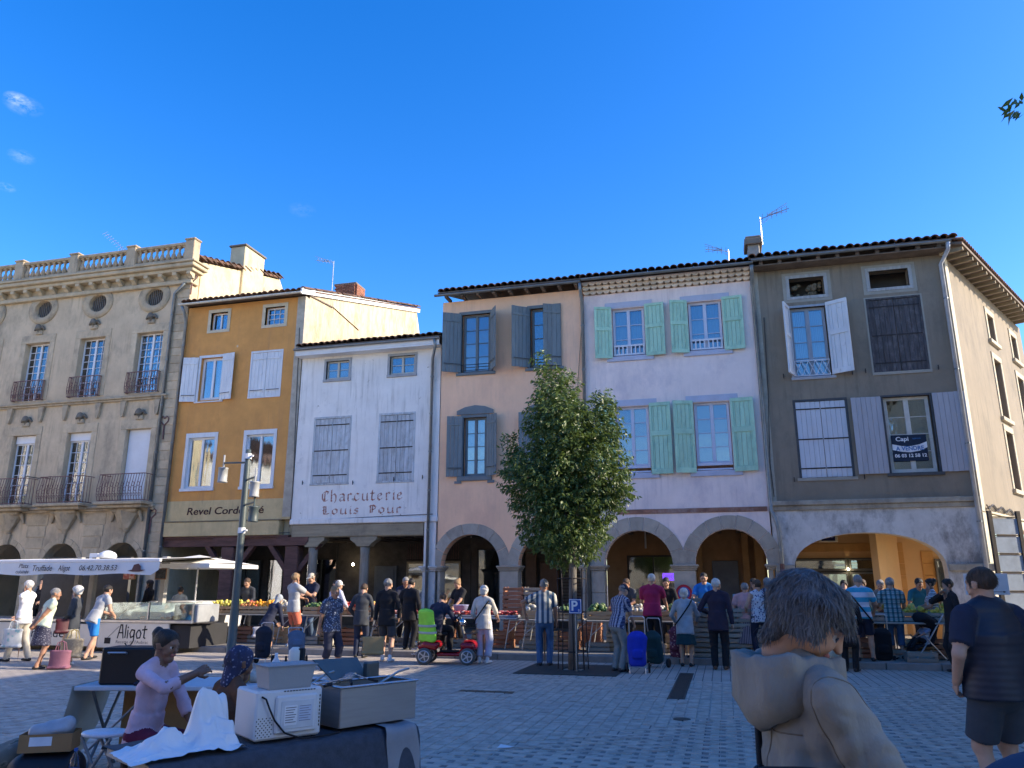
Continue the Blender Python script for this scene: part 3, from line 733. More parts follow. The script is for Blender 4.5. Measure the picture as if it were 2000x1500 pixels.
# rear wing of the stone house: sunlit gable wall with chimney over the orange house
z0, z1 = 12.6, onY(405, 515, D+2).z
gp = [(D+.45, 10), (D+.45, onY(410, 512, D+.5).z), (D+6, onY(552, 545, D+6).z), (D+7.4, onY(552, 545, D+6).z-1.6), (D+7.4, 10)]
SW = Matrix(((0, 1, 0, 0), (1, 0, 0, 0), (0, 0, 1, 0), (0, 0, 0, 1)))
gx = xR+.02
part('gable_wall', MB().prism(gp, gx-.3, gx+.02, SW), MATS['cream'], hA)
ge = MB().prism([(D-.1, gp[1][1]+.02), (D-.1, gp[1][1]+.12), (D+6, gp[2][1]+.12), (D+6, gp[2][1]+.02)], gx-8, gx+.14, SW); part('rear_roof', ge, MATS['tile'], hA)
for i in range(16):
    t = i/15; piece('tile', TILE, hA, (gx+.06, D+.1+5.6*t, gp[1][1]+.1+(gp[2][1]-gp[1][1])*(.1+5.6*t)/5.55), (-.18, 0, random.uniform(-.1, .1)))
def chimney(par, p0, p1, Y, wY, base_drop, m, capm=None, bricks=False):
    a, b, c, d = box_px(p0[0], p0[1], p1[0], p1[1], Y)
    o = part('chimney', MB().box(a, b, Y, Y+wY, c-base_drop, d, .03), m, par)
    part('chimney_cap', MB().box(a-.06, b+.06, Y-.06, Y+wY+.06, d+.002, d+.09, .02), capm or m, o)
    return a, b, c, d, o
chimney(hA, (449, 482), (478, 528), D+3.0, 1.5, 1.4, MATS['cream'], M('capstone', .2, .17, .14))
# ---------------------------------------------------------------- 2 orange house
hB = house('orange_house', 'ochre orange plastered house with white shutters and a shop sign over timber posts', -17.0)
x0, x1 = -19.48, -14.42; zt = 12.05
at1, at2 = box_px(413, 606, 445, 638), box_px(519, 595, 556, 628)
s1, s2 = box_px(390, 703, 434, 784), box_px(490, 695, 547, 779)
f1, f2 = box_px(361, 860, 417, 966), box_px(475, 853, 533, 963)
az = (11.05, 11.75); at1 = (at1[0], at1[1], *az); at2 = (at2[0], at2[1], *az)
s1 = (s1[0], s1[1], 8.3, 9.95); s2 = (s2[0], s2[1], 8.3, 9.98); f1 = (f1[0], f1[1], 5.0, 6.98); f2 = (f2[0], f2[1], 5.0, 6.98)
wall(hB, [(x0, 4.55), (x0, zt), (x1, zt), (x1, 4.55)], [rect_pts(*w) for w in (at1, at2, s1, s2, f1, f2)], MATS['orange'], th=.3)
body(hB, x0, x1-.21, 3.2, zt, 10, MATS['cream'], y=D+.3, ridge=5.0, slope=.0)
part('cream_band', MB().box(x0, x1, D-.006, D+.28, 3.82, 4.549), MATS['beige'], hB)
part('sign_beam', MB().box(x0+.02, x1-.35, D-.11, D+.25, 3.28, 3.78, .012), MATS['beige'], hB)
part('sign_ledge', MB().box(x0+.02, x1-.3, D-.135, D+.1, 3.782, 3.82, .008), M('ledge', .22, .17, .10), hB)
part('corner_strip', MB().box(x1-.30, x1+.02, D-.015, D+.3, 3.9, zt), M('plaster_grey', .45, .40, .32, var=.2, stain=(.25, .22, .18)), hB)
lettering('Revel Cordo Clé', .36, M('signbrown', .06, .025, .02), hB, Vector((onY(438, 1006).x, D-.012, 4.16))-OFF[hB.name], width=onY(516, 1004).x-onY(366, 1008).x, shear=.12, offset=.006, ext=.003)
for (a, b, c, d), nz in ((at1, 2), (at2, 3)):
    window(hB, a, b, c, d, 2 if nz == 2 else 3, nz-1 if nz == 2 else 3, wh, mid=.06 if nz == 2 else 0, y=D+.14)
    surround(hB, a, b, c, d, .13, M('creamtrim', .58, .50, .36, var=.12), sill=False)
    part('sill', MB().box(a-.13, b+.13, D-.03, D+.05, c-.12, c-.002, .01), MATS['creamtrim'], hB)
a, b, c, d = s1
window(hB, a, b, c, d, 2, 1, wh, fw=.09, mid=.1); curtain(hB, a+.55*(b-a), b-.05, c, d, MATS['sheer'])
part('window_case', MB().box(a-.1, a-.003, D-.02, D+.1, c-.06, d+.1).box(b+.003, b+.1, D-.02, D+.1, c-.06, d+.1).box(a, b, D-.02, D+.1, d+.002, d+.1).box(a-.12, b+.12, D-.06, D+.1, c-.1, c-.062), MATS['whitewood'], hB)
shutter(hB, a-.1, c-.05, d+.04, .60, MATS['whitewood'], -1, 12, planks=4); shutter(hB, b-.02, c-.05, d+.1, .56, MATS['whitewood'], 1, 10, planks=4)
a, b, c, d = s2
xm = (a+b)/2
shutter(hB, a, c, d, xm-a-.004, MATS['whitewood'], 1, 0, y=D+.03, planks=4); shutter(hB, b, c, d, b-xm-.004, MATS['whitewood'], -1, 0, y=D+.03, planks=4)
part('window_case', MB().box(a-.06, a-.003, D-.015, D+.1, c, d).box(b+.003, b+.06, D-.015, D+.1, c, d).box(a-.06, b+.06, D-.018, D+.1, d+.002, d+.07).box(a-.06, b+.06, D-.03, D+.1, c-.06, c-.002), MATS['whitewood'], hB)
for k, (a, b, c, d) in enumerate((f1, f2)):
    part('window_case', MB().box(a-.07, a+.05, D-.02, D+.1, c, d).box(b-.05, b+.07, D-.02, D+.1, c, d).box(a-.07, b+.07, D-.025, D+.1, d-.1, d+.07).box(a-.09, b+.09, D-.07, D+.1, c-.1, c-.002), MATS['whitewood'], hB)
    window(hB, a+.05, b-.05, c, d-.1, 2, 1, wh, fw=.07, mid=.09, y=D+.1)
    if k == 0: curtain(hB, a+.3, a+.72, c, d-.12, MATS['pinkcloth'], waves=3)
roof(hB, x0, x1, 12.12, over=.40, slope=.09, ridge=2.0); gutter(hB, x0-.1, x1+.1, 12.06, m=M('whitegutter', .6, .58, .52, rough=.5))
pipe(hB, [(x0+.02, D-.46, 12.0), (x0+.05, D-.30, 11.75), (x0+.0, D-.10, 11.45), (x0+.0, D-.10, .1)], .055, brackets=6)
# white barge board of the sunlit side
zg = lambda Y: 12.1+(onY(800, 605, D+11).z-12.1)*(Y-D+.4)/11.4
part('barge_board', MB().prism([(D-.42, zg(D-.42)-.1), (D-.42, zg(D-.42)+.13), (D+11, zg(D+11)+.02), (D+11, zg(D+11)-.21)], x1+.03, x1+.10, SW), MATS['whitepaint'], hB)
part('gable_wall', MB().prism([(D+.29, 3.3), (D+.29, zg(D+.29)-.1), (D+10.8, zg(D+10.8)-.2), (D+11.6, zg(D+10.8)-2.0), (D+11.6, 3.3)], x1-.2, x1+.012, SW), M('oldcream', .60, .50, .33, var=.16, scale=1.6, stain=(.30, .24, .16), stainamt=.85, stainscale=2.2, stretch=(3, 3, .5), bump=.3, bscale=20, thr=.47), hB)
part('rear_roof', MB().prism([(D+.5, zg(D+.5)+.0), (D+.5, zg(D+.5)+.05), (D+11.05, zg(D+11)+.05), (D+11.05, zg(D+11))], x0, x1+.12, SW), MATS['tile'], hB)
for i in range(27):
    yy = D-.3+.42*i; piece('tile', TILE, hB, (x1+.03, yy, zg(yy)+.10), (math.atan((zg(D+1)-zg(D))), 0, random.uniform(-.08, .08)))
a, b, c, d, ch = chimney(hB, (655, 557), (694, 584), D+5.6, .8, 1.5, M('brickcore', .30, .14, .10), M('capstone'))
me_b = me_of(MB().box(-.11, .11, -.055, .055, -.03, .03, .006), 'brick', MATS['brick'])
for j in range(11):
    z = d-.04-j*.072; k = int((b-a)/.235)
    for i in range(k+1): piece('brick', me_b, ch, (min(b-.11, a+.11+i*.235+(.1 if j % 2 else 0)), D+5.595-.05, z))
    for i in range(4): piece('brick', me_b, ch, (b+.045, D+5.66+i*.235*.85, z), (0, 0, R(90)))
def yagi(par, mast_px, Y, boom, n, scale, mast=1.6, face=1):
    t = onY(*mast_px, Y); mb = MB().tube([t-Vector((0, 0, mast)), t], .022, 6); e = t+Vector((boom[0], boom[1], boom[2])); mb.tube([t-Vector((0, 0, .06)), e], .014, 5)
    for i in range(n):
        c = (t-Vector((0, 0, .06))).lerp(e, (i+.5)/n); s = scale*(1-.35*i/n)
        mb.bar(c+Vector((0, -s, s*.3)), c+Vector((0, s, -s*.3)), .012)
    mb.bar(t+Vector((.05, 0, -.25)), e.lerp(t, .5)+Vector((0, 0, -.02)), .012)
    for s in (-1, 1): mb.bar(e+Vector((-.05, s*.1, .16)), t.lerp(e, .25)+Vector((0, 0, .0)), .014); mb.bar(e+Vector((-.05, s*.1, -.06)), t.lerp(e, .25), .012)
    part('aerial', mb, MATS['alu'], par)
yagi(hB, (652, 510), D+5.2, (-.85, 0, .15), 5, .16, 1.9)
# timber posts and shop behind
for (p0, p1) in (((424, 1062), (458, 1180)), ((551, 1075), (583, 1180))):
    xx = onY((p0[0]+p1[0])/2, 1120).x; part('timber_post', MB().box(xx-.25, xx+.25, D-.05, D+.35, 0, 2.9, .03), MATS['beam_red'], hB)
    part('post_head', MB().prism([(xx-.62, 3.2), (xx+.62, 3.2), (xx+.62, 3.06), (xx+.5, 2.92), (xx-.5, 2.92), (xx-.62, 3.06)], D-.06, D+.36), MATS['beam_red'], hB)
    for s in (-1, 1): part('brace', MB().bar((xx+s*.25, D+.15, 2.1), (xx+s*1.0, D+.15, 3.05), .16, .2, (0, 1, 0)), MATS['beam_red'], hB)
part('lintel_beam', MB().box(x0, x1, D-.04, D+.34, 3.205, 3.275).box(x0, x1, D+.02, D+.34, 2.925, 3.2), MATS['beam_red'], hB)
arcade(hB, x0, x1, 3.3, None)
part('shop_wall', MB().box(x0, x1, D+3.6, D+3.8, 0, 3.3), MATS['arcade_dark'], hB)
for i in range(3):
    xx = x0+.5+i*1.65; window(hB, xx, xx+1.35, .6, 2.6, 2, 1, M('shopframe', .06, .055, .05), y=D+3.5, mid=.05)
# ---------------------------------------------------------------- 3 white house
hC = house('white_house', 'low white house with old red painted lettering and closed grey plank shutters', -11.7)
x0, x1 = -14.36, -8.98; zt = 9.65
a1, a2 = box_px(638, 694, 682, 737), box_px(762, 684, 810, 727); a1 = (a1[0], a1[1], 8.75, 9.42); a2 = (a2[0], a2[1], 8.75, 9.42)
b1, b2 = box_px(614, 816, 680, 939), box_px(742, 807, 806, 932); b1 = (b1[0], b1[1], 5.02, 7.3); b2 = (b2[0], b2[1], 5.02, 7.3)
wall(hC, [(x0, 3.75), (x0, zt), (x1, zt), (x1, 3.75)], [rect_pts(*w) for w in (a1, a2, b1, b2)], MATS['white'], th=.3)
part('rough_base', MB().box(x0-.02, x1+.03, D-.07, D+.2, 3.62, 3.80, .02), MATS['white'], hC)
body(hC, x0, x1, 3.4, zt, 10, MATS['white'], y=D+.3, slope=.26)
for (a, b, c, d) in (a1, a2):
    window(hC, a, b, c, d, 2, 2, M('creamframe', .55, .53, .47), mid=.08, y=D+.08); surround(hC, a, b, c, d, .09, M('greytrim', .36, .37, .38, var=.15), sill=False)
    part('sill', MB().box(a-.1, b+.1, D-.05, D+.05, c-.1, c-.002, .01), MATS['greytrim'], hC)
for (a, b, c, d) in (b1, b2):
    xm = (a+b)/2
    shutter(hC, a, c, d, xm-a-.004, MATS['oldwood'], 1, 0, y=D+.035, planks=4, style='strap'); shutter(hC, b, c, d, b-xm-.004, MATS['oldwood'], -1, 0, y=D+.035, planks=4, style='strap')
    surround(hC, a, b, c, d, .075, MATS['oldwood'], sill=False, proud=.012); part('sill', MB().box(a-.09, b+.09, D-.03, D+.05, c-.07, c-.002, .01), MATS['oldwood'], hC)
roof(hC, x0, x1, 9.92, over=.42, slope=.26); gutter(hC, x0-.1, x1+.1, 9.84)
part('eave_board', MB().box(x0-.06, x1+.06, D-.40, D+.02, 9.60, 9.655).box(x0-.06, x1+.06, D-.41, D-.37, 9.657, 9.83), MATS['whitepaint'], hC)
xp = onY(843, 850).x
pipe(hC, [(xp+.18, D-.47, 9.8), (xp+.2, D-.4, 9.55), (xp, D-.1, 9.2), (xp, D-.1, .1)], .05, brackets=7)
# broad-nib blackletter
def black(txt, h, w):
    G = {'C': [[(.9, .9), (.55, 1.0), (.2, .75), (.2, .3), (.5, 0), (.9, .15)], [(.5, .95), (.5, .05)], [(.9, .9), (.8, .7)]],
         'h': [[(.15, 1.1), (.15, .05), (.25, 0)], [(.15, .55), (.5, .7), (.7, .5), (.7, .1), (.55, -.15)]],
         'a': [[(.15, .6), (.5, .7), (.7, .55), (.7, .08), (.8, 0)], [(.7, .4), (.3, .35), (.18, .15), (.35, 0), (.7, .15)]],
         'r': [[(.2, .65), (.2, .05), (.3, 0)], [(.2, .5), (.45, .7), (.62, .58)]],
         'c': [[(.65, .6), (.4, .7), (.18, .5), (.18, .15), (.4, 0), (.65, .12)]],
         'u': [[(.15, .68), (.15, .1), (.4, 0), (.68, .18)], [(.68, .68), (.68, .06), (.8, 0)]],
         't': [[(.3, .95), (.25, .1), (.42, 0), (.6, .08)], [(.08, .66), (.58, .66)]],
         'e': [[(.2, .32), (.62, .45), (.5, .68), (.2, .52), (.18, .15), (.4, 0), (.65, .14)]],
         'i': [[(.25, .66), (.25, .08), (.38, 0)], [(.22, .88), (.32, .92)]],
         'L': [[(.25, 1.0), (.25, .1), (.5, .02), (.9, .12)], [(.1, .95), (.45, 1.0), (.5, .2)], [(.08, .5), (.3, .55)]],
         'o': [[(.4, .7), (.15, .5), (.15, .18), (.4, 0), (.68, .18), (.68, .52), (.4, .7)]],
         's': [[(.62, .6), (.35, .7), (.2, .52), (.6, .25), (.42, 0), (.12, .1)]],
         'P': [[(.2, 1.0), (.25, .05), (.1, -.1)], [(.08, .9), (.5, 1.02), (.82, .8), (.75, .55), (.35, .42)], [(.45, .95), (.45, .1)]], ' ': []}
    out = []; x = 0
    for ch in txt:
        out += [[(x+p[0]*w, p[1]*h) for p in s] for s in G[ch]]; x += w*{'i': .52, ' ': .8, 'r': .8, 't': .78, 'C': 1.15, 'L': 1.1, 'P': 1.05}.get(ch, .98)
    return out, x
red = M('oldred', .40, .15, .10, var=.45, scale=9, stain=(.74, .68, .64), stainamt=.95, stainscale=11, thr=.47)
for txt, pxl, pxr, h in (('Charcuterie', (626, 980), (790, 972), .36), ('Louis Pour', (628, 1005), (786, 998), .27)):
    L = onY(*pxl); Rr = onY(*pxr); st, wd = black(txt, h, .3); k = (Rr.x-L.x)/wd
    st = [[(p[0]*k, p[1]) for p in s] for s in st]
    strokes(st, .062, red, hC, Vector((L.x, D-.002, L.z-(.0 if h > .3 else .0)))-OFF[hC.name], (R(90), 0, 0), nib=R(40))
part('timber_beam', MB().box(x0+.05, x1-.45, D-.02, D+.36, 3.18, 3.615, .03), MATS['beam'], hC)
for xx in (onY(606, 1100).x, onY(708, 1100).x):
    mb = MB(); 
    mb.lathe([(.21, 0), (.21, .12), (.165, .2), (.15, 1.2), (.15, 2.6), (.17, 2.85)], (xx, D+.15, 0), 10)
    part('timber_post', mb, MATS['post'], hC, True)
    part('post_head', MB().prism([(xx-.48, 3.175), (xx+.48, 3.175), (xx+.48, 3.08), (xx+.3, 2.96), (xx+.22, 2.86), (xx-.22, 2.86), (xx-.3, 2.96), (xx-.48, 3.08)], D-.03, D+.34), MATS['beam'], hC)
pier(hC, x1-.46, x1-.02, 2.2, MATS['limewash'], blocks=2, capover=.1); part('pier_upper', MB().box(x1-.43, x1-.03, D-.02, D+.4, 2.203, 3.64), MATS['white'], hC)
arcade(hC, x0, x1, 3.3, None)
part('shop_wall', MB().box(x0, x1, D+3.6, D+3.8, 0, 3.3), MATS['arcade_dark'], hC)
window(hC, x0+2.9, x1-.35, .5, 2.45, 2, 1, M('paleframe', .42, .34, .22), y=D+3.5, mid=.06, fw=.07)
part('shop_grille', MB().box(x0+2.9, x1-.35, D+3.46, D+3.48, 2.5, 2.53), MATS['iron'], hC)
gg = MB()
for i in range(22): xx = x0+2.95+i*.095; gg.box(xx, xx+.02, D+3.45, D+3.47, 2.53, 3.1)
part('shop_grille', gg, MATS['rust_iron'], hC)
part('shop_door', MB().box(x0+1.6, x0+2.5, D+3.5, D+3.58, 0, 2.3, .01).box(x0+1.7, x0+2.4, D+3.48, D+3.5, 1.1, 2.15, .01), M('greydoor', .14, .15, .16), hC)
part('shop_light', MB().ball((x0+.95, D+3.0, 2.35), .05), emit_mat('bulb', (1, .85, .6), 25), hC)
# ---------------------------------------------------------------- 4 peach house
hD = house('peach_house', 'peach plastered house with blue grey shutters above two round stone arches', -6.5)
x0, x1 = -8.95, -3.98; zt = 11.25
u1, u2 = box_px(902, 612, 958, 735), box_px(1036, 602, 1090, 725); u1 = (u1[0], u1[1], 8.62, 10.72); u2 = (u2[0], u2[1], 8.62, 10.72)
l1 = box_px(905, 818, 950, 933); l1 = (l1[0], l1[1], 5.08, 7.05); l2c = onY(1070, 870).x; l2 = (l2c-.4, l2c+.4, 5.08, 7.05)
zs = 2.2; c1 = onY(918, 1080).x; hw1 = (onY(975, 1090).x-onY(860, 1090).x)/2; c2 = onY(1072, 1080).x; hw2 = hw1
wall(hD, arcade_outline(x0, x1, zt, zs, [(c1, hw1), (c2, hw2)]), [rect_pts(*w) for w in (u1, u2, l1, l2)], MATS['peach'], th=.34)
body(hD, x0, x1, 3.5, zt, 10, MATS['peach'], y=D+.34)
bt = MATS['bluegreytrim']; bg_ = MATS['bluegrey']
for k, (a, b, c, d) in enumerate((u1, u2)):
    window(hD, a+.04, b-.04, c, d, 2, 4, bt, mid=.09, fw=.07, y=D+.12); surround(hD, a, b, c, d, .11, bt, sill=False, proud=.02)
    part('sill', MB().box(a-.18, b+.18, D-.06, D+.05, c-.1, c-.002, .01), bt, hD)
    shutter(hD, a-.03, c, d+.05, .66, bg_, -1, 32 if k == 0 else 38, planks=5); shutter(hD, b+.02, c, d+.05, .62, bg_, 1, 58 if k == 0 else 8, planks=5) if k == 0 else shutter(hD, b+.1, c, d+.05, .60, bg_, -1, 24, planks=4, y=D-.05)
    part('window_bar', MB().bar((a, D-.02, c+.28), (b, D-.02, c+.28), .02).bar((a, D-.02, c+.08), (b, D-.02, c+.08), .02), MATS['iron'], hD)
for k, (a, b, c, d) in enumerate((l1, l2)):
    window(hD, a+.03, b-.03, c, d, 2, 4, bt, mid=.09, fw=.07, y=D+.12); curtain(hD, a+.05, b-.05, c+.5, d, MATS['sheer'], gap=.22)
    surround(hD, a, b, c, d, .10, bt, sill=False, proud=.02); xm = (a+b)/2
    part('arched_head', MB().prism([(xm-.64, d+.11), (xm-.64, d+.24), (xm-.35, d+.36), (xm, d+.41), (xm+.35, d+.36), (xm+.64, d+.24), (xm+.64, d+.11)], D-.05, D+.05), bt, hD)
    part('sill', MB().box(a-.2, b+.2, D-.07, D+.05, c-.16, c-.002, .015).box(a-.28, a-.05, D-.05, D+.04, c-.24, c-.162).box(b+.05, b+.28, D-.05, D+.04, c-.24, c-.162), bt, hD)
    shutter(hD, a-.04, c-.02, d+.06, .52, bg_, -1, 14, planks=4); shutter(hD, b+.03, c-.02, d+.06, .46, bg_, 1, 30, planks=4)
for c_, h_ in ((c1, hw1), (c2, hw2)): voussoirs(hD, c_, h_, zs, h_, .355, 7, MATS['greystone'], th=.42)
xm = (c1+h_+c2-h_)/2
pier(hD, x0+.03, c1-hw1-.0, zs, MATS['greystone']); pier(hD, c1+hw1, c2-hw2, zs, MATS['greystone']); pier(hD, c2+hw2, x1-.02, zs, MATS['greystone'])
roof(hD, x0, x1, 11.48, over=.45); gutter(hD, x0-.15, x1+.02, 11.38)
for i in range(9):
    x = x0+.25+i*.57; part('rafter_end', MB().box(x-.05, x+.05, D-.42, D+.1, 11.27, 11.36), M('boards'), hD)
pipe(hD, [(x1, D-.5, 11.3), (x1, D-.4, 11.05), (x1, D-.09, 10.7), (x1, D-.09, .1)], .055, brackets=7)
arcade(hD, x0, x1, 3.45, None)
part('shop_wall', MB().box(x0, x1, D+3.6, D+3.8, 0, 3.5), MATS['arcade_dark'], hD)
part('shop_panelling', MB().box(x0+2.1, x0+2.5, D+3.4, D+3.58, 0, 3.2, .02).box(x0+2.62, x0+3.3, D+3.45, D+3.58, .2, 2.4, .03), M('brownwood', .16, .10, .07, var=.2), hD)
window(hD, x0+.25, x0+2.0, .3, 2.9, 2, 1, MATS['shopframe'], y=D+3.5, mid=.05)
lou = MB()
for i in range(18): lou.box(x0+3.4, x0+4.4, D+3.44, D+3.5, .5+i*.11, .57+i*.11)
part('louvred_shutter', lou, M('louvre', .16, .15, .14), hD)
# ---------------------------------------------------------------- 5 pink house
hE = house('pink_house', 'pale lilac pink house with mint green shutters above two round stone arches', -1.3)
x0, x1 = -3.94, 1.42; zt = 11.0
P1, P2 = box_px(1196, 602, 1260, 708), box_px(1345, 588, 1412, 700); P1 = (P1[0], P1[1], 8.80, 10.45); P2 = (P2[0], P2[1], 8.80, 10.45)
P3, P4 = box_px(1204, 808, 1270, 928), box_px(1358, 800, 1430, 928); P3 = (P3[0], P3[1], 4.98, 7.12); P4 = (P4[0], P4[1], 4.98, 7.12)
c1 = onY(1246, 1080).x; c2 = onY(1427, 1080).x; hw1 = (onY(1311, 1095).x-onY(1180, 1095).x)/2; hw2 = (onY(1499, 1095).x-onY(1354, 1095).x)/2; hw1 = hw2 = (hw1+hw2)/2
wall(hE, arcade_outline(x0, x1, zt, zs, [(c1, hw1), (c2, hw2)]), [rect_pts(*w) for w in (P1, P2, P3, P4)], MATS['pink'], th=.34)
body(hE, x0, x1, 3.5, zt, 10, MATS['pink'], y=D+.34)
lt = MATS['lilactrim']; gm = MATS['green']
for k, (a, b, c, d) in enumerate((P1, P2, P3, P4)):
    lf = M('lilacframe', .62, .64, .74, var=.05)
    window(hE, a+.02, b-.02, c+(.0 if k < 2 else .2), d, 2, 3 if k < 2 else 4, lf, mid=.10, fw=.075, y=D+.12)
    if k < 2: curtain(hE, a+.06, b-.06, c+.1, d-.06, MATS['sheer'], waves=12)
    part('lintel', MB().box(a-.22, b+.26, D-.012, D+.1, d+.02, d+.22, .006), lt, hE); part('sill', MB().box(a-.2, b+.25, D-.05, D+.1, c-.17, c-.02, .01), lt, hE)
    if k < 2:
        br = MB(); br.box(a+.03, b-.03, D+.02, D+.06, c+.33, c+.39).box(a+.03, b-.03, D+.02, D+.06, c+.04, c+.09)
        n = 8
        for i in range(n): x = a+.06+(b-a-.12)*i/(n-1); br.box(x-.022, x+.022, D+.025, D+.055, c+.09, c+.33)
        part('wooden_rail', br, M('railwhite', .70, .71, .76, var=.04), hE)
    else:
        part('wooden_rail', MB().box(a+.02, b-.02, D+.02, D+.06, c+.16, c+.24).box(a+.02, b-.02, D+.02, D+.06, c+.02, c+.07), lf, hE)
    wl = (.56, .56, .6, .62)[k]
    shutter(hE, a-.02, c-.06, d+.06, wl, gm, -1, 16, planks=5, style='panel'); shutter(hE, b+.02, c-.06, d+.06, wl+.06, gm, 1, 5, planks=5, style='panel')
for c_, h_ in ((c1, hw1), (c2, hw2)): voussoirs(hE, c_, h_, zs, h_, .40, 9, MATS['greystone'], th=.42, jit=.02)
pier(hE, x0+.02, c1-hw1, zs, MATS['greystone']); pier(hE, c1+hw1, c2-hw2, zs, MATS['greystone']); pier(hE, c2+hw2, x1-.02, zs, MATS['greystone'])
part('brick_beam', MB().box(x0+.9, x1-.05, D-.03, D+.05, 3.72, 3.86, .012), M('rustbeam', .30, .15, .10, var=.35, scale=7, stain=(.55, .46, .42), stretch=(.4, 1, 1)), hE)
me_g = []
for row in range(3):
    n = 24; st = (x1-x0)/n; mb = MB()
    for i in range(n):
        cx = x0+st*(i+.5); yy = D-.10-.11*row; zz = 11.0+.12*row
        poly = [(cx-st*.5, zz+.10), (cx-st*.5, zz+.03)]+[(cx-st*.46*math.cos(math.pi*t/6), zz+.075-.075*math.sin(math.pi*t/6)) for t in range(7)]+[(cx+st*.5, zz+.03), (cx+st*.5, zz+.10)]
        part('cornice_tile', MB().prism(poly, yy, D+.1), M('genoise', .72, .58, .44, var=.15, rnd=.15), hE)
    part('cornice_bed', MB().box(x0, x1, D-.10-.11*row-.01, D+.1, 11.102+.12*row, 11.118+.12*row), MATS['genoise'], hE)
roof(hE, x0, x1, 11.46, over=.50); gutter(hE, x0+.02, x1+.1, 11.40, y=D-.56)
pipe(hE, [(x1+.05, D-.56, 11.3), (x1+.05, D-.42, 11.1), (x1+.05, D-.09, 10.75), (x1+.05, D-.09, 3.75), (x1+.16, D-.16, 3.45), (x1+.22, D-.16, 3.1), (x1+.22, D-.16, 0.1)], .06, brackets=3)
part('pipe_foot', MB().lathe([(.062, 1.35), (.062, 2.2)], (x1+.22, D-.16, 0), 10), M('rustpipe', .13, .06, .05), hE)
arcade(hE, x0, x1, 3.45, None)
part('shop_wall', MB().box(x0, x1, D+3.6, D+3.8, 0, 3.5), M('ochrebrown', .30, .17, .08, var=.15), hE)
part('shop_doorcase', MB().box(c2-.6, c2+.25, D+3.5, D+3.59, 0, 2.4, .02), M('greydoor'), hE)
part('shop_pilaster', MB().box(c2+.4, c2+.62, D+3.42, D+3.59, 0, 3.3, .02).box(c2+.8, c2+1.1, D+3.42, D+3.59, 0, 3.3, .02).box(c2-1.1, c2-.9, D+3.42, D+3.59, 0, 3.3, .02), M('ochretrim2', .36, .20, .08), hE)
window(hE, c1-.75, c1+1.05, .3, 2.6, 2, 1, M('shopframe'), y=D+3.5, mid=.04)
part('neon_sign', MB().box(c1+.45, c1+.95, D+3.40, D+3.44, 1.75, 2.0, .02), emit_mat('violet', (.10, .04, .45), 1.2), hE)
lettering('VELO', .17, M('neonwhite', .6, .5, .8), hE, Vector((c1+.7, D+3.395, 1.87))-OFF[hE.name], width=.36)
part('hanging_lamp', MB().tube([(c1+.1, D+1.5, 3.44), (c1+.1, D+1.5, 2.75)], .03, 8), MATS['alu'], hE)
a, b, c, d, ch = chimney(hE, (1461, 466), (1484, 510), D+.9, .7, .8, M('limegrey', .30, .28, .25, var=.2, stain=(.12, .11, .1)), MATS['capstone'])
part('chimney_collar', MB().box(a-.1, b+.1, D+.8, D+1.7, d-.22, d-.003, .02), MATS['capstone'], ch)
yagi(hE, (1484, 425), D+1.2, (.95, 0, .22), 6, .2, 1.0); yagi(hE, (1422, 488), D+2.5, (-.75, 0, .12), 5, .2, 1.2)
# ---------------------------------------------------------------- 6 grey corner house
hF = house('grey_house', 'dark grey corner house with a wide flat arch and a for sale board', 4.2)
x0, x1 = 1.46, 7.0; zt = 11.25
g1, g2 = box_px(1541, 538, 1609, 570), box_px(1697, 524, 1774, 552); g1 = (g1[0], g1[1], 10.32, 10.92); g2 = (g2[0], g2[1], 10.36, 10.92)
G1, G2 = box_px(1545, 592, 1618, 728), box_px(1702, 576, 1802, 718); G1 = (G1[0], G1[1], 7.72, 9.95); G2 = (G2[0], G2[1], 7.72, 9.98)
G3, G4 = box_px(1560, 789, 1658, 933), box_px(1733, 783, 1826, 922); G3 = (G3[0], G3[1], 4.66, 6.95); G4 = (G4[0], G4[1], 4.72, 6.95)
wall(hF, [(x0, 4.0), (x0, zt), (x1, zt), (x1, 4.0)], [rect_pts(*w) for w in (g1, g2, G1, G2, G3, G4)], MATS['greywall'], th=.32)
ac = onY(1696, 1090).x; ahw = (onY(1846, 1095).x-onY(1548, 1095).x)/2; arise = onY(1690, 1040).z-2.0
n = 22; ap = [(ac-ahw, .02)]+[(ac-ahw*math.cos(math.pi*i/n), 2.0+arise*math.sin(math.pi*i/n)**.8) for i in range(n+1)]+[(ac+ahw, .02)]
wall(hF, [(x0, 0), (x0, 3.72), (x1, 3.72), (x1, 0)], [ap], MATS['limewash'], th=.45, name='arch_wall', rev=M('archreveal', .60, .53, .42))
part('string_course', MB().box(x0, x1-.12, D-.12, D+.05, 3.86, 3.999, .015).box(x0, x1-.12, D-.06, D+.05, 3.722, 3.858, .012), M('coursestone', .38, .34, .27, var=.2, stain=(.14, .13, .11), stainamt=.7), hF)
part('impost', MB().box(x0-.0, ac-ahw-.0, D-.08, D+.4, 1.98, 2.18, .02), MATS['coursestone'], hF); part('impost', MB().box(ac+ahw+.02, x1+.1, D-.08, D+.4, 1.98, 2.18, .02), MATS['coursestone'], hF)
body(hF, x0, x1-.3, 3.6, zt, 10, MATS['greywall'], y=D+.32)
ow = MATS['oldwood']; trimw = M('palewood', .40, .40, .39, var=.2, scale=6, stain=(.2, .18, .16), stretch=(2, 2, .3))
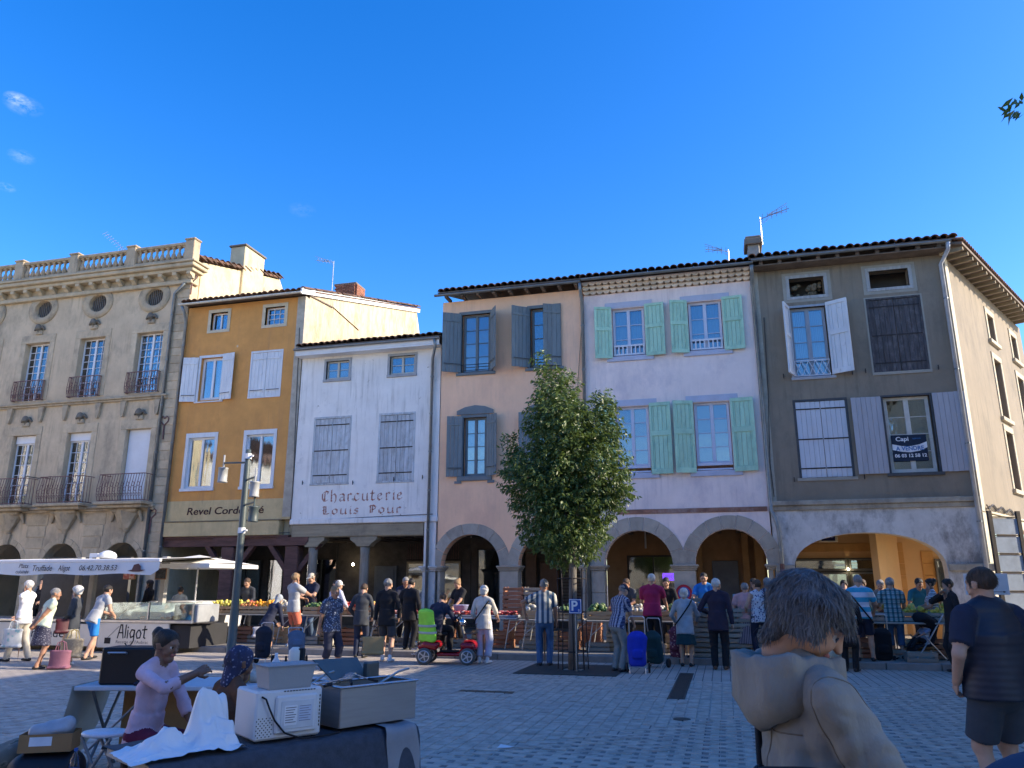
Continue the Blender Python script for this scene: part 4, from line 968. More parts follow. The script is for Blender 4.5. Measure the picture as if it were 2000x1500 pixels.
for k, (a, b, c, d) in enumerate((g1, g2)):
    surround(hF, a, b, c, d, .10, trimw, sill=False, proud=.02); part('sill', MB().box(a-.1, b+.1, D-.025, D+.05, c-.1, c-.002, .008), trimw, hF)
    part('outer_band', MB().box(a-.2, b+.2, D-.008, D+.01, d+.103, d+.19).box(a-.2, b+.2, D-.008, D+.01, c-.19, c-.103).box(a-.2, a-.103, D-.008, D+.01, c-.1, d+.1).box(b+.103, b+.2, D-.008, D+.01, c-.1, d+.1), M('bandpale', .34, .32, .27, var=.1), hF)
    part('attic_back', MB().box(a-.1, b+.1, D+.7, D+.72, c-.3, d+.3), M('room'), hF)
rb = MB()
a, b, c, d = g1
for i in range(26): rb.ball((random.uniform(a, b), D+.25+random.uniform(0, .2), random.uniform(c, c+.5)), random.uniform(.06, .12), 6, 4, (1, .8, random.uniform(.6, 1.4)))
tag(part('rubble_fill', rb, M('rubble', .22, .17, .11, var=.4, scale=8), hF), kind='stuff')
lw_ = M('greywood', .38, .40, .44, var=.12, scale=5, stretch=(2, 2, .4))
a, b, c, d = G1
window(hF, a+.02, b-.02, c, d, 2, 4, lw_, mid=.12, fw=.08, y=D+.12); curtain(hF, a+.06, b-.06, c, d-.06, MATS['sheer'], waves=8, gap=.08); surround(hF, a, b, c, d, .07, lw_, sill=False, proud=.012); part('sill', MB().box(a-.1, b+.1, D-.05, D+.05, c-.09, c-.002, .01), lw_, hF)
shutter(hF, a-.02, c+.02, d+.05, .60, M('whitewood'), -1, 70, planks=4, style='panel'); shutter(hF, b+.02, c+.02, d+.08, .64, M('whitewood'), 1, 30, planks=4, style='panel')
lr = MB(); z0, z1 = c+.05, c+.52
lr.bar((a+.03, D+.03, z1), (b-.03, D+.03, z1), .03).bar((a+.03, D+.03, z0), (b-.03, D+.03, z0), .03)
for i in range(5):
    xa, xb = a+.03+(b-a-.06)*i/5, a+.03+(b-a-.06)*(i+1)/5; lr.bar((xa, D+.03, z0), (xb, D+.03, z1), .02); lr.bar((xa, D+.03, z1), (xb, D+.03, z0), .02)
part('lattice_rail', lr, M('railwhite'), hF)
a, b, c, d = G2; xm = (a+b)/2
shutter(hF, a, c, d, xm-a-.005, MATS['darkwood'], 1, 0, y=D+.035, planks=5, style='strap'); shutter(hF, b, c, d, b-xm-.005, MATS['darkwood'], -1, 0, y=D+.035, planks=5, style='strap'); surround(hF, a, b, c, d, .06, MATS['darkwood'], sill=False, proud=.012)
part('outer_band', MB().box(a-.11, a-.063, D-.006, D+.01, c-.1, d+.1).box(b+.063, b+.11, D-.006, D+.01, c-.1, d+.1).box(a-.06, b+.06, D-.006, D+.01, d+.063, d+.1).box(a-.11, b+.11, D-.03, D+.01, c-.09, c-.003), M('bandpale'), hF)
a, b, c, d = G3; xm = (a+b)/2
shutter(hF, a, c, d, xm-a-.005, M('palewhite', .58, .60, .64, var=.08, stretch=(2, 2, .3)), 1, 0, y=D+.035, planks=5, style='strap'); shutter(hF, b, c, d, b-xm-.005, MATS['palewhite'], -1, 0, y=D+.035, planks=5, style='strap'); surround(hF, a, b, c, d, .07, M('blackwood', .07, .075, .08, var=.2), sill=False, proud=.012)
part('outer_band', MB().box(a-.13, b+.13, D-.03, D+.01, c-.09, c-.003), M('bandpale'), hF)
a, b, c, d = G4
window(hF, a+.02, b-.02, c, d, 2, 4, M('offwhite', .58, .56, .50), mid=.13, fw=.09, y=D+.12); surround(hF, a, b, c, d, .06, M('blackwood'), sill=False, proud=.012); part('sill', MB().box(a-.12, b+.12, D-.06, D+.05, c-.1, c-.002, .01), M('blackwood'), hF)
shutter(hF, a-.07, c-.02, d+.03, .82, MATS['lightgrey'], -1, 3, planks=6, style='flat'); shutter(hF, b+.06, c-.02, d+.05, .84, MATS['lightgrey'], 1, 3, planks=6, style='flat')
# for-sale board
sb = box_px(1744, 862, 1816, 908); Xa, Xb = sb[0]+.02, sb[1]-.02; za, zb_ = 5.06, 5.82; xm = (Xa+Xb)/2
bo = part('sale_board', MB().box(Xa, Xb, D+.075, D+.09, za, zb_), M('boardnavy', .012, .025, .05, var=.1, bump=0), hF)
wv = [(Xa, .62), (xm, .55), (Xb, .66), (Xb, .40), (xm, .30), (Xa, .37)]
part('white_swoosh', MB().prism([(x, za+k*(zb_-za)) for x, k in [(Xa, .66), (Xa+.25, .58), (xm, .56), (Xb-.2, .62), (Xb, .72), (Xb, .50), (Xb-.2, .38), (xm, .33), (Xa+.25, .36), (Xa, .44)]], D+.070, D+.074), M('boardwhite', .75, .76, .78, bump=0), bo)
for t, s, zz, mm, w in (('Capi', .17, .84, 'boardwhite', .34), ('A VENDRE', .17, .475, 'boardblue', .74), ('06 03 12 58 12', .13, .2, 'boardwhite', .84)):
    M('boardblue', .03, .16, .42, bump=0); lettering(t, s, MATS[mm], bo, Vector((xm-(.18 if t == 'Capi' else 0), D+.066, za+(zb_-za)*zz)), width=w, offset=.004, ext=.001)
lettering('agence', .07, MATS['boardblue'], bo, Vector((xm+.2, D+.066, za+(zb_-za)*.86)), width=.22, ext=.001)
roof(hF, x0, x1, 11.53, over=.55, overr=.3); gutter(hF, x0, x1+.1, 11.45, y=D-.6)
part('eave_board', MB().box(x0, x1+.1, D-.5, D+.02, 11.26, 11.30, .01), M('boards'), hF)
for i in range(10): x = x0+.3+i*.56; part('rafter_end', MB().box(x-.05, x+.05, D-.5, D+.02, 11.305, 11.42), M('boards'), hF)
pipe(hF, [(x1+.02, D-.6, 11.4), (x1+.02, D-.5, 11.2), (x1-.12, D-.1, 10.9), (x1-.12, D-.1, .05)], .06, m=M('palezinc', .42, .45, .5, rough=.5, metal=.3), brackets=5)
part('left_strip', MB().box(x0-.02, x0+.20, D-.01, D+.1, 4.0, 11.3), M('plaster_grey'), hF)
# shop under the wide arch
arcade(hF, x0, x1, 3.5, None, deep=3.3)
mb = MB().box(x0, x1, D+3.3, D+3.5, 0, 3.5); part('shop_wall', mb, MATS['ochrewall'], hF)
sx0, sx1 = onY(1552, 1120, D+3.3).x, onY(1745, 1120, D+3.3).x
fr = M('aluframe', .20, .19, .16)
part('shop_opening', MB().box(sx0, sx1, D+3.27, D+3.297, 0, 2.45), M('shopinside', .10, .10, .075, var=.3), hF)
for (a, b, c, d) in ((sx0, sx0+.75, .1, 2.0), (sx0+.8, sx0+1.6, .1, 2.0), (sx0+1.68, sx1-.04, .1, 2.0), (sx0, sx0+1.6, 2.05, 2.42), (sx0+1.68, sx1-.04, 2.05, 2.42)):
    window(hF, a, b, c, d, 1, 1, fr, y=D+3.17, mid=0, fw=.05)
sg = MB()
for i in range(9):
    x = sx0+1.75+i*.16; sg.box(x, x+random.uniform(.05, .12), D+3.24, D+3.262, .5, random.uniform(1.2, 1.85))
part('window_goods', sg, M('goods', .35, .33, .25, var=.5, scale=2), hF)
part('shop_light', MB().ball((sx0+1.62, D+3.1, 2.1), .03), MATS['bulb'], hF)
for z in range(7): part('trim_block', MB().box(sx1+.02, sx1+.36, D+3.27, D+3.32, z*.38, z*.38+.37, .008), MATS['ochretrim'], hF)
part('trim_block', MB().box(sx0-.2, sx1+.36, D+3.268, D+3.32, 2.66, 2.92, .008), MATS['ochretrim'], hF)
wx = onY(1828, 1120, D+3.3).x; window(hF, wx, wx+.7, .6, 2.4, 1, 2, fr, y=D+3.2, mid=0)
for z in range(7): part('trim_block', MB().box(wx-.36, wx-.02, D+3.27, D+3.32, z*.38, z*.38+.37, .008), MATS['ochretrim'], hF)
part('window_dark', MB().box(wx, wx+.7, D+3.27, D+3.297, .6, 2.4), MATS['shopinside'], hF)
lx = onY(1618, 1060, D+.9); lb = part('shop_sign', MB().box(lx.x-.26, lx.x+.26, D+.86, D+.95, 2.85, 3.2, .01), M('signcream', .5, .42, .3), hF)
part('sign_panel', MB().box(lx.x-.19, lx.x+.19, D+.845, D+.858, 2.88, 3.17), M('signnavy', .01, .012, .05), lb)
lettering('LCL', .2, M('signlilac', .35, .35, .6), lb, (lx.x, D+.842, 3.03), width=.28, ext=.001)
for x in (lx.x+.45, lx.x+.8): part('spotlight', MB().lathe([(.05, 0), (.09, -.1), (.04, -.2)], (x, D+.9, 3.42), 8), MATS['iron'], hF)
# side wall along the lane
sd = Vector((.4915, .870, 0)).normalized(); SA = math.atan2(sd.y, sd.x)
def sideT(): return Matrix.Translation((x1, D, 0)) @ Matrix.Rotation(SA, 4, 'Z')
T = sideT(); Ls = 9.5
def onS(px, py):
    d = ray(px, py); nrm = Vector((sd.y, -sd.x, 0)); t = (Vector((x1, D, 0))-Vector((0, 0, CAMH))).dot(nrm)/d.dot(nrm)
    p = Vector((0, 0, CAMH))+d*t; return (p-Vector((x1, D, 0))).dot(sd), p.z
def tpart(name, mb, m, par=hF, smooth=False):
    mb.v = [T @ Vector(v) for v in mb.v]; return part(name, mb, m, par, smooth)
sw = []
for (p0, p1) in (((1925, 590), (1938, 622)), ((1932, 660), (1958, 758)), ((1958, 830), (1992, 942))):
    s0, zt_ = onS(*p0); s1_, zb__ = onS(*p1); sw.append((s0, s1_, zb__, zt_))
c_ = sum((s[0]+s[1])/2 for s in sw)/3
sw = [(c_-.4, c_+.4, 9.55, 10.5), (c_-.45, c_+.45, 6.9, 8.9), (c_-.45, c_+.45, 4.55, 6.45)]
sw += [(a+3.2, b+3.2, c, d) for a, b, c, d in sw]
mbw = MB(); loops = [[Vector((0, 3.55, 0)), Vector((Ls, 3.55, 0)), Vector((Ls, 11.2, 0)), Vector((0, 11.2, 0))]]+[[Vector((x, z, 0)) for x, z in rect_pts(*s)] for s in sw]
fl = [p for l in loops for p in l]
mbw.add([(p.x, 0, p.y) for p in fl], [t if ((fl[t[1]].x-fl[t[0]].x)*(fl[t[2]].y-fl[t[0]].y)-(fl[t[1]].y-fl[t[0]].y)*(fl[t[2]].x-fl[t[0]].x)) > 0 else (t[0], t[2], t[1]) for t in tessellate_polygon(loops)])
for s in sw:
    h = rect_pts(*s); mbw.add([(x, 0, z) for x, z in h]+[(x, .3, z) for x, z in h], [(i, (i+1) % 4, (i+1) % 4+4, i+4) for i in range(4)])
tpart('side_wall', mbw, MATS['greywall'])
for (a, b, c, d) in sw:
    tm = M('sidetrim', .50, .44, .33, var=.12)
    tpart('side_surround', MB().box(a-.18, a-.003, -.03, .1, c, d, .008).box(b+.003, b+.18, -.03, .1, c, d, .008).box(a-.18, b+.18, -.034, .1, d+.002, d+.2, .008).box(a-.24, b+.24, -.10, .1, c-.14, c-.003, .01), tm)
    tpart('side_shutter', MB().box(a, b, .16, .2, c, d), M('sidewood', .19, .16, .13, var=.2))
tpart('corner_quoin', MB().box(-.0, .32, -.02, .3, 3.6, 11.25).box(-.02, .5, -.022, .35, 2.2, 3.56).box(0, .42, -.02, .35, 0, 2.0), M('cornerlime', .58, .52, .40, var=.12, stain=(.3, .27, .2)))
tpart('lane_beam', MB().box(.5, Ls, -.05, .4, 3.25, 3.547, .02).box(.5, Ls, -.09, .05, 3.56, 3.62, .01), M('cornerlime'))
tpart('lane_pillar', MB().box(3.4, 3.9, -.02, .5, 0, 3.247, .02), M('cornerlime'))
tpart('lane_shop', MB().box(.3, Ls, 3.0, 3.2, 0, 3.5), MATS['ochrewall'])
tpart('lane_roof', MB().prism([(-.62, 11.30), (-.62, 11.38), (4, 12.6), (4, 12.5)], -.3, Ls, SW), M('boards'))
for i in range(18): tpart('side_rafter', MB().box(-.15+i*.52, -.07+i*.52, -.58, .05, 11.18, 11.295), M('rafterpale', .35, .29, .2))
tm_ = T.to_euler()
for i in range(44): 
    p = T @ Vector((-.25+i*.215, -.64, 11.42)); piece('tile', TILE, hF, p, (math.atan(.27), 0, SA))
cb = MB()
for k in range(3): cb.tube([(.35+.2*t, -.06-.02*k, 3.78-.06*math.sin(t*1.3+k)-.03*k) for t in range(18)], .018, 6)
tpart('cable_bundle', cb, M('iron'))
pm = T @ Vector((.5, 0, 0))
SIDE_T = T

for par, pts in ((hF, ((1664, 728), (1690, 725), (1832, 718), (1551, 937), (1688, 932), (1530, 735))), (hC, ((592, 943), (690, 943), (770, 936), (826, 932)))):
    for q in pts:
        p = onY(*q); part('shutter_dog', MB().bar((p.x, D-.05, p.z-.07), (p.x, D-.05, p.z+.07), .022).bar((p.x, D+.01, p.z), (p.x, D-.06, p.z), .02), MATS['iron'], par)
def cable(par, pix, r=.011, Y=D-.03, sag=.0):
    pts = [onY(a, b, Y) for a, b in pix]; part('cable', MB().tube(pts, r, 6), M('cableblack', .05, .05, .05), par)
cable(hF, ((1492, 620), (1500, 760), (1504, 905), (1512, 970))); cable(hB, ((585, 640), (578, 800), (572, 960), (566, 1030))); cable(hB, ((330, 1052), (420, 1047), (500, 1043), (566, 1040))); cable(hC, ((600, 1016), (680, 1012), (760, 1008), (845, 1004)))
cable(hD, ((1138, 600), (1128, 760), (1125, 960)), .008); cable(hA, ((50, 930), (75, 934), (100, 931)), .02, D-.3)
# ================================================================ ground
M('sett', .46, .40, .335, var=.12, scale=9, rough=.75, bump=.35, bscale=70, rnd=.14, stain=(.28, .265, .25), stainamt=.5, stainscale=1.2)
def brick_ground():
    m, n, b = _nodes('paving'); co = n.nodes.new('ShaderNodeTexCoord').outputs['Object']
    mp = n.nodes.new('ShaderNodeMapping'); mp.inputs['Rotation'].default_value = (0, 0, R(90)); n.links.new(co, mp.inputs[0])
    br = n.nodes.new('ShaderNodeTexBrick'); n.links.new(mp.outputs[0], br.inputs[0]); br.inputs['Scale'].default_value = 1.0
    br.inputs['Brick Width'].default_value = .24; br.inputs['Row Height'].default_value = .16; br.inputs['Mortar Size'].default_value = .008
    br.inputs['Color1'].default_value = (.40, .35, .295, 1); br.inputs['Color2'].default_value = (.47, .41, .35, 1); br.inputs['Mortar'].default_value = (.09, .09, .095, 1)
    c = _mix(n, .5, br.outputs[0], _ramp(n, _noise(n, co, .8, 8, .7), [(.3, (.7,)*3), (.7, (1.15,)*3)]), 'MULTIPLY')
    n.links.new(c, b.inputs['Base Color']); b.inputs['Roughness'].default_value = .75
    _bump(n, b, _noise(n, co, 50, 4), .2, .01); MATS['paving'] = m; return m
brick_ground()
KY = 17.45                                  # kerb of the raised walk in front of the arcades
g = MB().add([(-400, -300, 0), (400, -300, 0), (400, KY, 0), (-400, KY, 0), (400, 600, 0), (-400, 600, 0)], [(0, 1, 2, 3), (3, 2, 4, 5)]).build('square_ground', MATS['paving'])
tag(g, kind='structure')
sw_ = MB().box(-60, 5.4, KY+.16, 60, .0, .13).build('raised_walk', M('walk', .26, .235, .20, var=.15, scale=.8, bump=.2)); tag(sw_, kind='structure')
kb = thing('kerb', None, None); del_ = [kb.__delitem__(k) for k in list(kb.keys())]; kb['kind'] = 'structure'
x = -40.0
me_k = me_of(MB().box(0, .985, KY, KY+.16, -.02, .135, .012), 'kerb_stone', M('kerbstone', .25, .24, .225, var=.15, rnd=.12))
while x < 5.4: link('kerb_stone', me_k, kb, (x, 0, 0)); x += 1.0
# setts: far field runs towards the houses, near field runs along them
def setts():
    me1 = me_of(MB().box(-.074, .074, -.112, .112, -.02, .008, .006), 'sett', MATS['sett']); me2 = me_of(MB().box(-.13, .13, -.046, .046, -.02, .010, .006), 'sett', MATS['sett'])
    me3 = me_of(MB().box(-.03, .03, -.045, .045, -.02, .004, .004), 'dark_sett', M('darksett', .21, .195, .18, rnd=.2))
    A, B = onG(858, 1477), onG(1446, 1399); dl = (B-A).normalized()
    def near(x, y): return (x-A.x)*dl.y-(y-A.y)*dl.x > 0
    cand = []
    def vis(x, y):
        v = Vector((x, y, 0))-camo.location; c, s = math.cos(YAW), math.sin(YAW)
        r = v.x*c+v.y*s; f = -v.x*s+v.y*c
        return f > 0 and abs(r) < .70*f+.3
    y = 4.0
    while y < 14.5:
        x = -12.0
        while x < 7:
            if vis(x, y) and not near(x, y): cand.append((0, x, y))
            x += .155
        y += .232
    y = 4.0
    row = 0
    while y < 14:
        x = -6.0+(.17 if row % 2 else 0)
        while x < 8:
            if vis(x, y) and near(x, y): cand.append((1, x, y)); cand.append((2, x+.168, y))
            x += .336
        y += .102; row += 1
    cand.sort(key=lambda t: t[1]**2+t[2]**2)
    # those hidden behind the frame's lower edge are dropped
    def inframe(x, y):
        v = Vector((x, y, 0))-Vector((0, 0, CAMH)); c, s = math.cos(YAW), math.sin(YAW); f = -v.x*s+v.y*c
        f2 = f*math.cos(PITCH)+v.z*math.sin(PITCH); u = -f*math.sin(PITCH)+v.z*math.cos(PITCH)
        return f2 > 0 and -u/f2*FPX+750 < 1530
    cand = [c for c in cand if inframe(c[1], c[2])]
    ms = (me1, me2, me3); mb = MB()
    for i, (k, x, y) in enumerate(cand):
        dz = random.uniform(-.004, .003); rz = random.uniform(-.012, .012); off = .116 if k == 0 and int(round((x+12)/.155)) % 2 else 0
        if i < 300: link('sett' if k < 2 else 'dark_sett', ms[k], g, (x, y+off, dz), (0, 0, rz))
        else:
            hx, hy = ((.074, .112), (.13, .046), (.03, .045))[k]; b = .007; z = .008+dz if k < 2 else .004
            cx, cy = x, y+off; mb.cm = 0 if k < 2 else 1
            mb.add([(cx-hx+b, cy-hy+b, z), (cx+hx-b, cy-hy+b, z), (cx+hx-b, cy+hy-b, z), (cx-hx+b, cy+hy-b, z), (cx-hx, cy-hy, -.012), (cx+hx, cy-hy, -.012), (cx+hx, cy+hy, -.012), (cx-hx, cy+hy, -.012)],
                   [(0, 1, 2, 3), (0, 4, 5, 1), (1, 5, 6, 2), (2, 6, 7, 3), (3, 7, 4, 0)])
    o = mb.build('sett_field', [M('settfield', .46, .40, .335, var=.3, scale=5.2, rough=.75, bump=.35, bscale=70, stain=(.28, .265, .25), stainamt=.5, stainscale=.5), MATS['darksett']], g); o['kind'] = 'stuff'
setts()
# drain slots, tree pit plate, valve covers
dr = thing('drain_slot', 'long narrow slotted drain in the grey paving right of the tree', 'drain', onG(1332, 1338))
sl_ = MB().box(-.13, .13, -1.75, 1.75, -.03, .012, .004); sl_.build('frame', M('drainiron', .055, .05, .045, metal=.3, rough=.6), dr)
for i in range(34): MB().box(-.10, .10, -1.68+i*.1, -1.62+i*.1, .0122, .016).build('slat', MATS['drainiron'], dr)
p = onG(950, 1352); dr2 = thing('drain_slot', 'short rusty slotted drain in the paving beside the red scooter', 'drain', p)
MB().box(-.45, .45, -.1, .1, -.03, .012, .004).build('frame', M('rustdrain', .12, .08, .05), dr2)
for i in range(9): MB().box(-.42+i*.1, -.37+i*.1, -.08, .08, .0122, .016).build('slat', MATS['rustdrain'], dr2)
p = onG(1332, 1406); tag(MB().lathe([(.11, -.01), (.11, .012), (.10, .014)], (0, 0, 0), 16).build('valve_cover', M('drainiron'), loc=p), 'small round iron cover in the paving below the drain', 'cover')
p = onG(986, 1462); tag(MB().add([(-.07, -.05, .013), (.07, -.03, .02), (.08, .05, .014), (-.06, .06, .03)], [(0, 1, 2, 3)]).add([(-.07, -.05, .0125), (.07, -.03, .0195), (.08, .05, .0135), (-.06, .06, .0295)], [(3, 2, 1, 0)]).build('paper_scrap', M('paper', .8, .8, .8), loc=p), 'white scrap of paper lying on the grey paving', 'litter')
# unseen market hall and low annexe, added and sized to shade the square
mh = thing('shade_hall', 'unseen tiled market hall added beyond the right edge to shade the square', 'hall', (14, 5, 0))
def hall(x0, x1, y0, y1, h, hr):
    mb = MB().box(x0-14, x1-14, y0-5, y1-5, 0, h); mb.build('wall', MATS['cream'], mh)
    xm = (x0+x1)/2-14
    MB().prism([(x0-14.5, h), (xm, hr), (x1-13.5, h), (x1-13.5, h+.15), (xm, hr+.15), (x0-14.5, h+.15)], y0-5.5, y1-4.8).build('roof', MATS['tile'], mh)
hall(9.0, 20, 2.0, 16.4, 10.8, 12.4)
hall(10.0, 20, 17.0, 20.0, 7.8, 8.8)
mb = MB().box(-40, -5.6, -21, -13, 0, 5.5); mb.build('wall', MATS['cream'], mh)
MB().prism([(-21.5, 5.5), (-17, 8.3), (-12.4, 5.5), (-12.4, 5.65), (-17, 8.45), (-21.5, 5.65)], -40, -4.8, Matrix(((0, 1, 0, 0), (1, 0, 0, 0), (0, 0, 1, 0), (0, 0, 0, 1)))).build('roof', MATS['tile'], mh)

# unseen sunlit row on the left, added to bounce warm light onto the facades
for i, (y0, y1, h, c) in enumerate(((-34, -22, 11.5, 'cream'), (-22, -11, 12.5, 'peach'), (-11, 0, 11, 'white'), (0, 9, 12, 'cream'), (9, 16.5, 11.4, 'white'))):
    r = thing('light_bounce_house', ['cream house', 'peach house', 'white house', 'second cream house', 'near white house'][i]+' of the unseen row added beyond the left edge to bounce sunlight', 'house', (-36, (y0+y1)/2, 0)); dy = (y1-y0)/2; left_row = True
    MB().box(-9, 0, -dy+.01, dy-.01, 0, h).build('wall', MATS[c], r); MB().prism([(-9.3, h+.002), (.5, h+.002), (-4.5, h+1.8)], -dy+.02, dy-.02).build('roof', MATS['tile'], r)
    for zz in (4.6, 8.0):
        for k in range(3): y = -dy+dy*2*(k+.5)/3; MB().box(-.05, .02, y-.5, y+.5, zz, zz+1.7).build('window', MATS['bluegrey'], r)
# ================================================================ people
def V3(*a): return np.array(a, float)
def ik(a, c, l1, l2, pole):
    d = c-a; L = min(np.linalg.norm(d), (l1+l2)*.998); u = d/max(np.linalg.norm(d), 1e-6)
    x = (l1*l1-l2*l2+L*L)/(2*L); h = math.sqrt(max(0, l1*l1-x*x)); p = pole-u*(pole @ u); n = np.linalg.norm(p)
    p = p/n if n > 1e-6 else V3(0, 0, 1)
    return a+u*x+p*h, a+u*L
M('skin', .52, .30, .20, var=.12, scale=9, rough=.55, bump=.05); M('skin_tan', .40, .21, .13, var=.12, scale=9, rough=.55, bump=.05); M('skin_dark', .20, .105, .068, var=.15, scale=9, rough=.5, bump=.05)
M('hair_grey', .26, .25, .24, var=.35, scale=30, rough=.6, bump=.5, bscale=120, stretch=(3, 3, .4)); M('hair_white', .62, .60, .56, var=.2, scale=30, rough=.6, bump=.5, bscale=120, stretch=(3, 3, .4))
M('hair_dark', .018, .014, .012, var=.4, scale=30, rough=.5, bump=.5, bscale=120, stretch=(3, 3, .4)); M('hair_blond', .32, .20, .10, var=.3, scale=30, rough=.6, bump=.5, bscale=120, stretch=(3, 3, .4))
M('hair_brown', .085, .05, .03, var=.3, scale=30, rough=.6, bump=.5, bscale=120, stretch=(3, 3, .4))
def cloth(name, r, g, b, **k): return M(name, r, g, b, rough=.9, var=k.pop('var', .14), scale=7, bump=.2, bscale=90, **k)
cloth('navy', .022, .026, .05); cloth('black', .014, .014, .017); cloth('jean', .07, .11, .18, var=.25); cloth('jean_dark', .025, .035, .07, var=.25); cloth('white_c', .74, .73, .72)
M('khaki', .245, .23, .20, rough=.9, var=.2, scale=5, bump=.6, bscale=7, stretch=(1, 1, .5), stain=(.22, .19, .145), stainamt=.6, stainscale=3); cloth('greyblue', .36, .40, .44); cloth('sage', .20, .235, .235); cloth('magenta', .32, .018, .09); cloth('coral', .62, .16, .09); cloth('greyheather', .40, .41, .42)
cloth('pinkshirt', .60, .44, .52); cloth('maroon', .12, .012, .04); cloth('peachtop', .62, .33, .30); cloth('mint', .60, .68, .52); cloth('charcoal', .05, .055, .065); cloth('brightblue', .02, .19, .55); cloth('teal', .02, .14, .17); cloth('brownfab', .12, .055, .03)
cloth('teal_dark', .012, .05, .06); cloth('beigec', .52, .47, .38); cloth('bluedenim', .05, .12, .24); cloth('purple', .028, .022, .042); cloth('bluedenim2', .02, .05, .10); cloth('palelilac', .52, .54, .66)
pattern_mat('stripe_blue', 'vstripe', (.62, .61, .56), (.05, .10, .17), s=9); pattern_mat('plaid_navy', 'plaid', (.42, .46, .55), (.02, .03, .10), (.10, .13, .26), s=16); pattern_mat('plaid_teal', 'plaid', (.35, .5, .5), (.05, .18, .22), (.02, .03, .05), s=11)
pattern_mat('stripe_aqua', 'hstripe', (.70, .70, .76), (.05, .42, .62), s=5.2); pattern_mat('zebra', 'wave', (.72, .72, .74), (.02, .02, .04), s=11); pattern_mat('floral', 'flower', (.045, .06, .11), (.46, .48, .52), (.14, .20, .33), s=26)
pattern_mat('floral_navy', 'flower', (.03, .03, .06), (.36, .36, .42), (.05, .05, .09), s=38); pattern_mat('dots', 'dots', (.70, .72, .78), (.06, .08, .22), s=24); pattern_mat('bandana', 'flower', (.03, .035, .09), (.28, .28, .36), (.05, .06, .14), s=45)
pattern_mat('check_white', 'plaid', (.72, .70, .66), (.50, .47, .42), (.60, .57, .52), s=30); pattern_mat('stripe_skirt', 'vstripe', (.08, .06, .08), (.35, .28, .30), s=28); pattern_mat('wavetee', 'hstripe', (.70, .72, .78), (.30, .36, .5), s=6)
M('shoe_white', .7, .7, .7); M('shoe_dark', .02, .02, .022, rough=.5); M('shoe_brown', .10, .06, .04); M('eye_white', .42, .38, .35, rough=.3, bump=0); M('eye_dark', .02, .012, .01, rough=.2, bump=0); M('lip', .34, .12, .10, bump=0)
def hand(prims_out, wrist, fore, palm_n, thumb, s, curl):
    """prims for one hand: palm, four fingers of two segments, thumb"""
    f = fore/np.linalg.norm(fore); n = palm_n-f*(palm_n @ f); n = n/np.linalg.norm(n); t = np.cross(n, f)
    if t @ thumb < 0: t = -t
    P = lambda a, b, c: wrist+(f*a+t*b+n*c)*s
    prims_out.append(PR(0, P(.0, 0, 0), P(.075, 0, 0), (.030*s, .015*s), (.042*s, .014*s), side=t))
    for i, (off, ln) in enumerate(((.030, .068), (.010, .076), (-.011, .070), (-.030, .054))):
        c = curl*(1+.12*i); a0 = P(.088, off, .0); d1 = f*math.cos(c)+n*math.sin(c); d2 = f*math.cos(c*2.3)+n*math.sin(c*2.3)
        a1 = a0+d1*ln*.55*s; a2 = a1+d2*ln*.5*s
        prims_out += [PR(0, P(.075, off*.9, 0), a0, .0095*s, .009*s, blend=.004), PR(0, a0, a1, .0088*s, .0082*s, blend=.003), PR(0, a1, a2, .0082*s, .0068*s, blend=.003)]
    b0 = P(.02, .032, .006); b1 = P(.055, .058, .02); b2 = P(.085, .056, .034)
    prims_out += [PR(0, b0, b1, .013*s, .0105*s, blend=.008), PR(0, b1, b2, .0105*s, .008*s, blend=.003)]
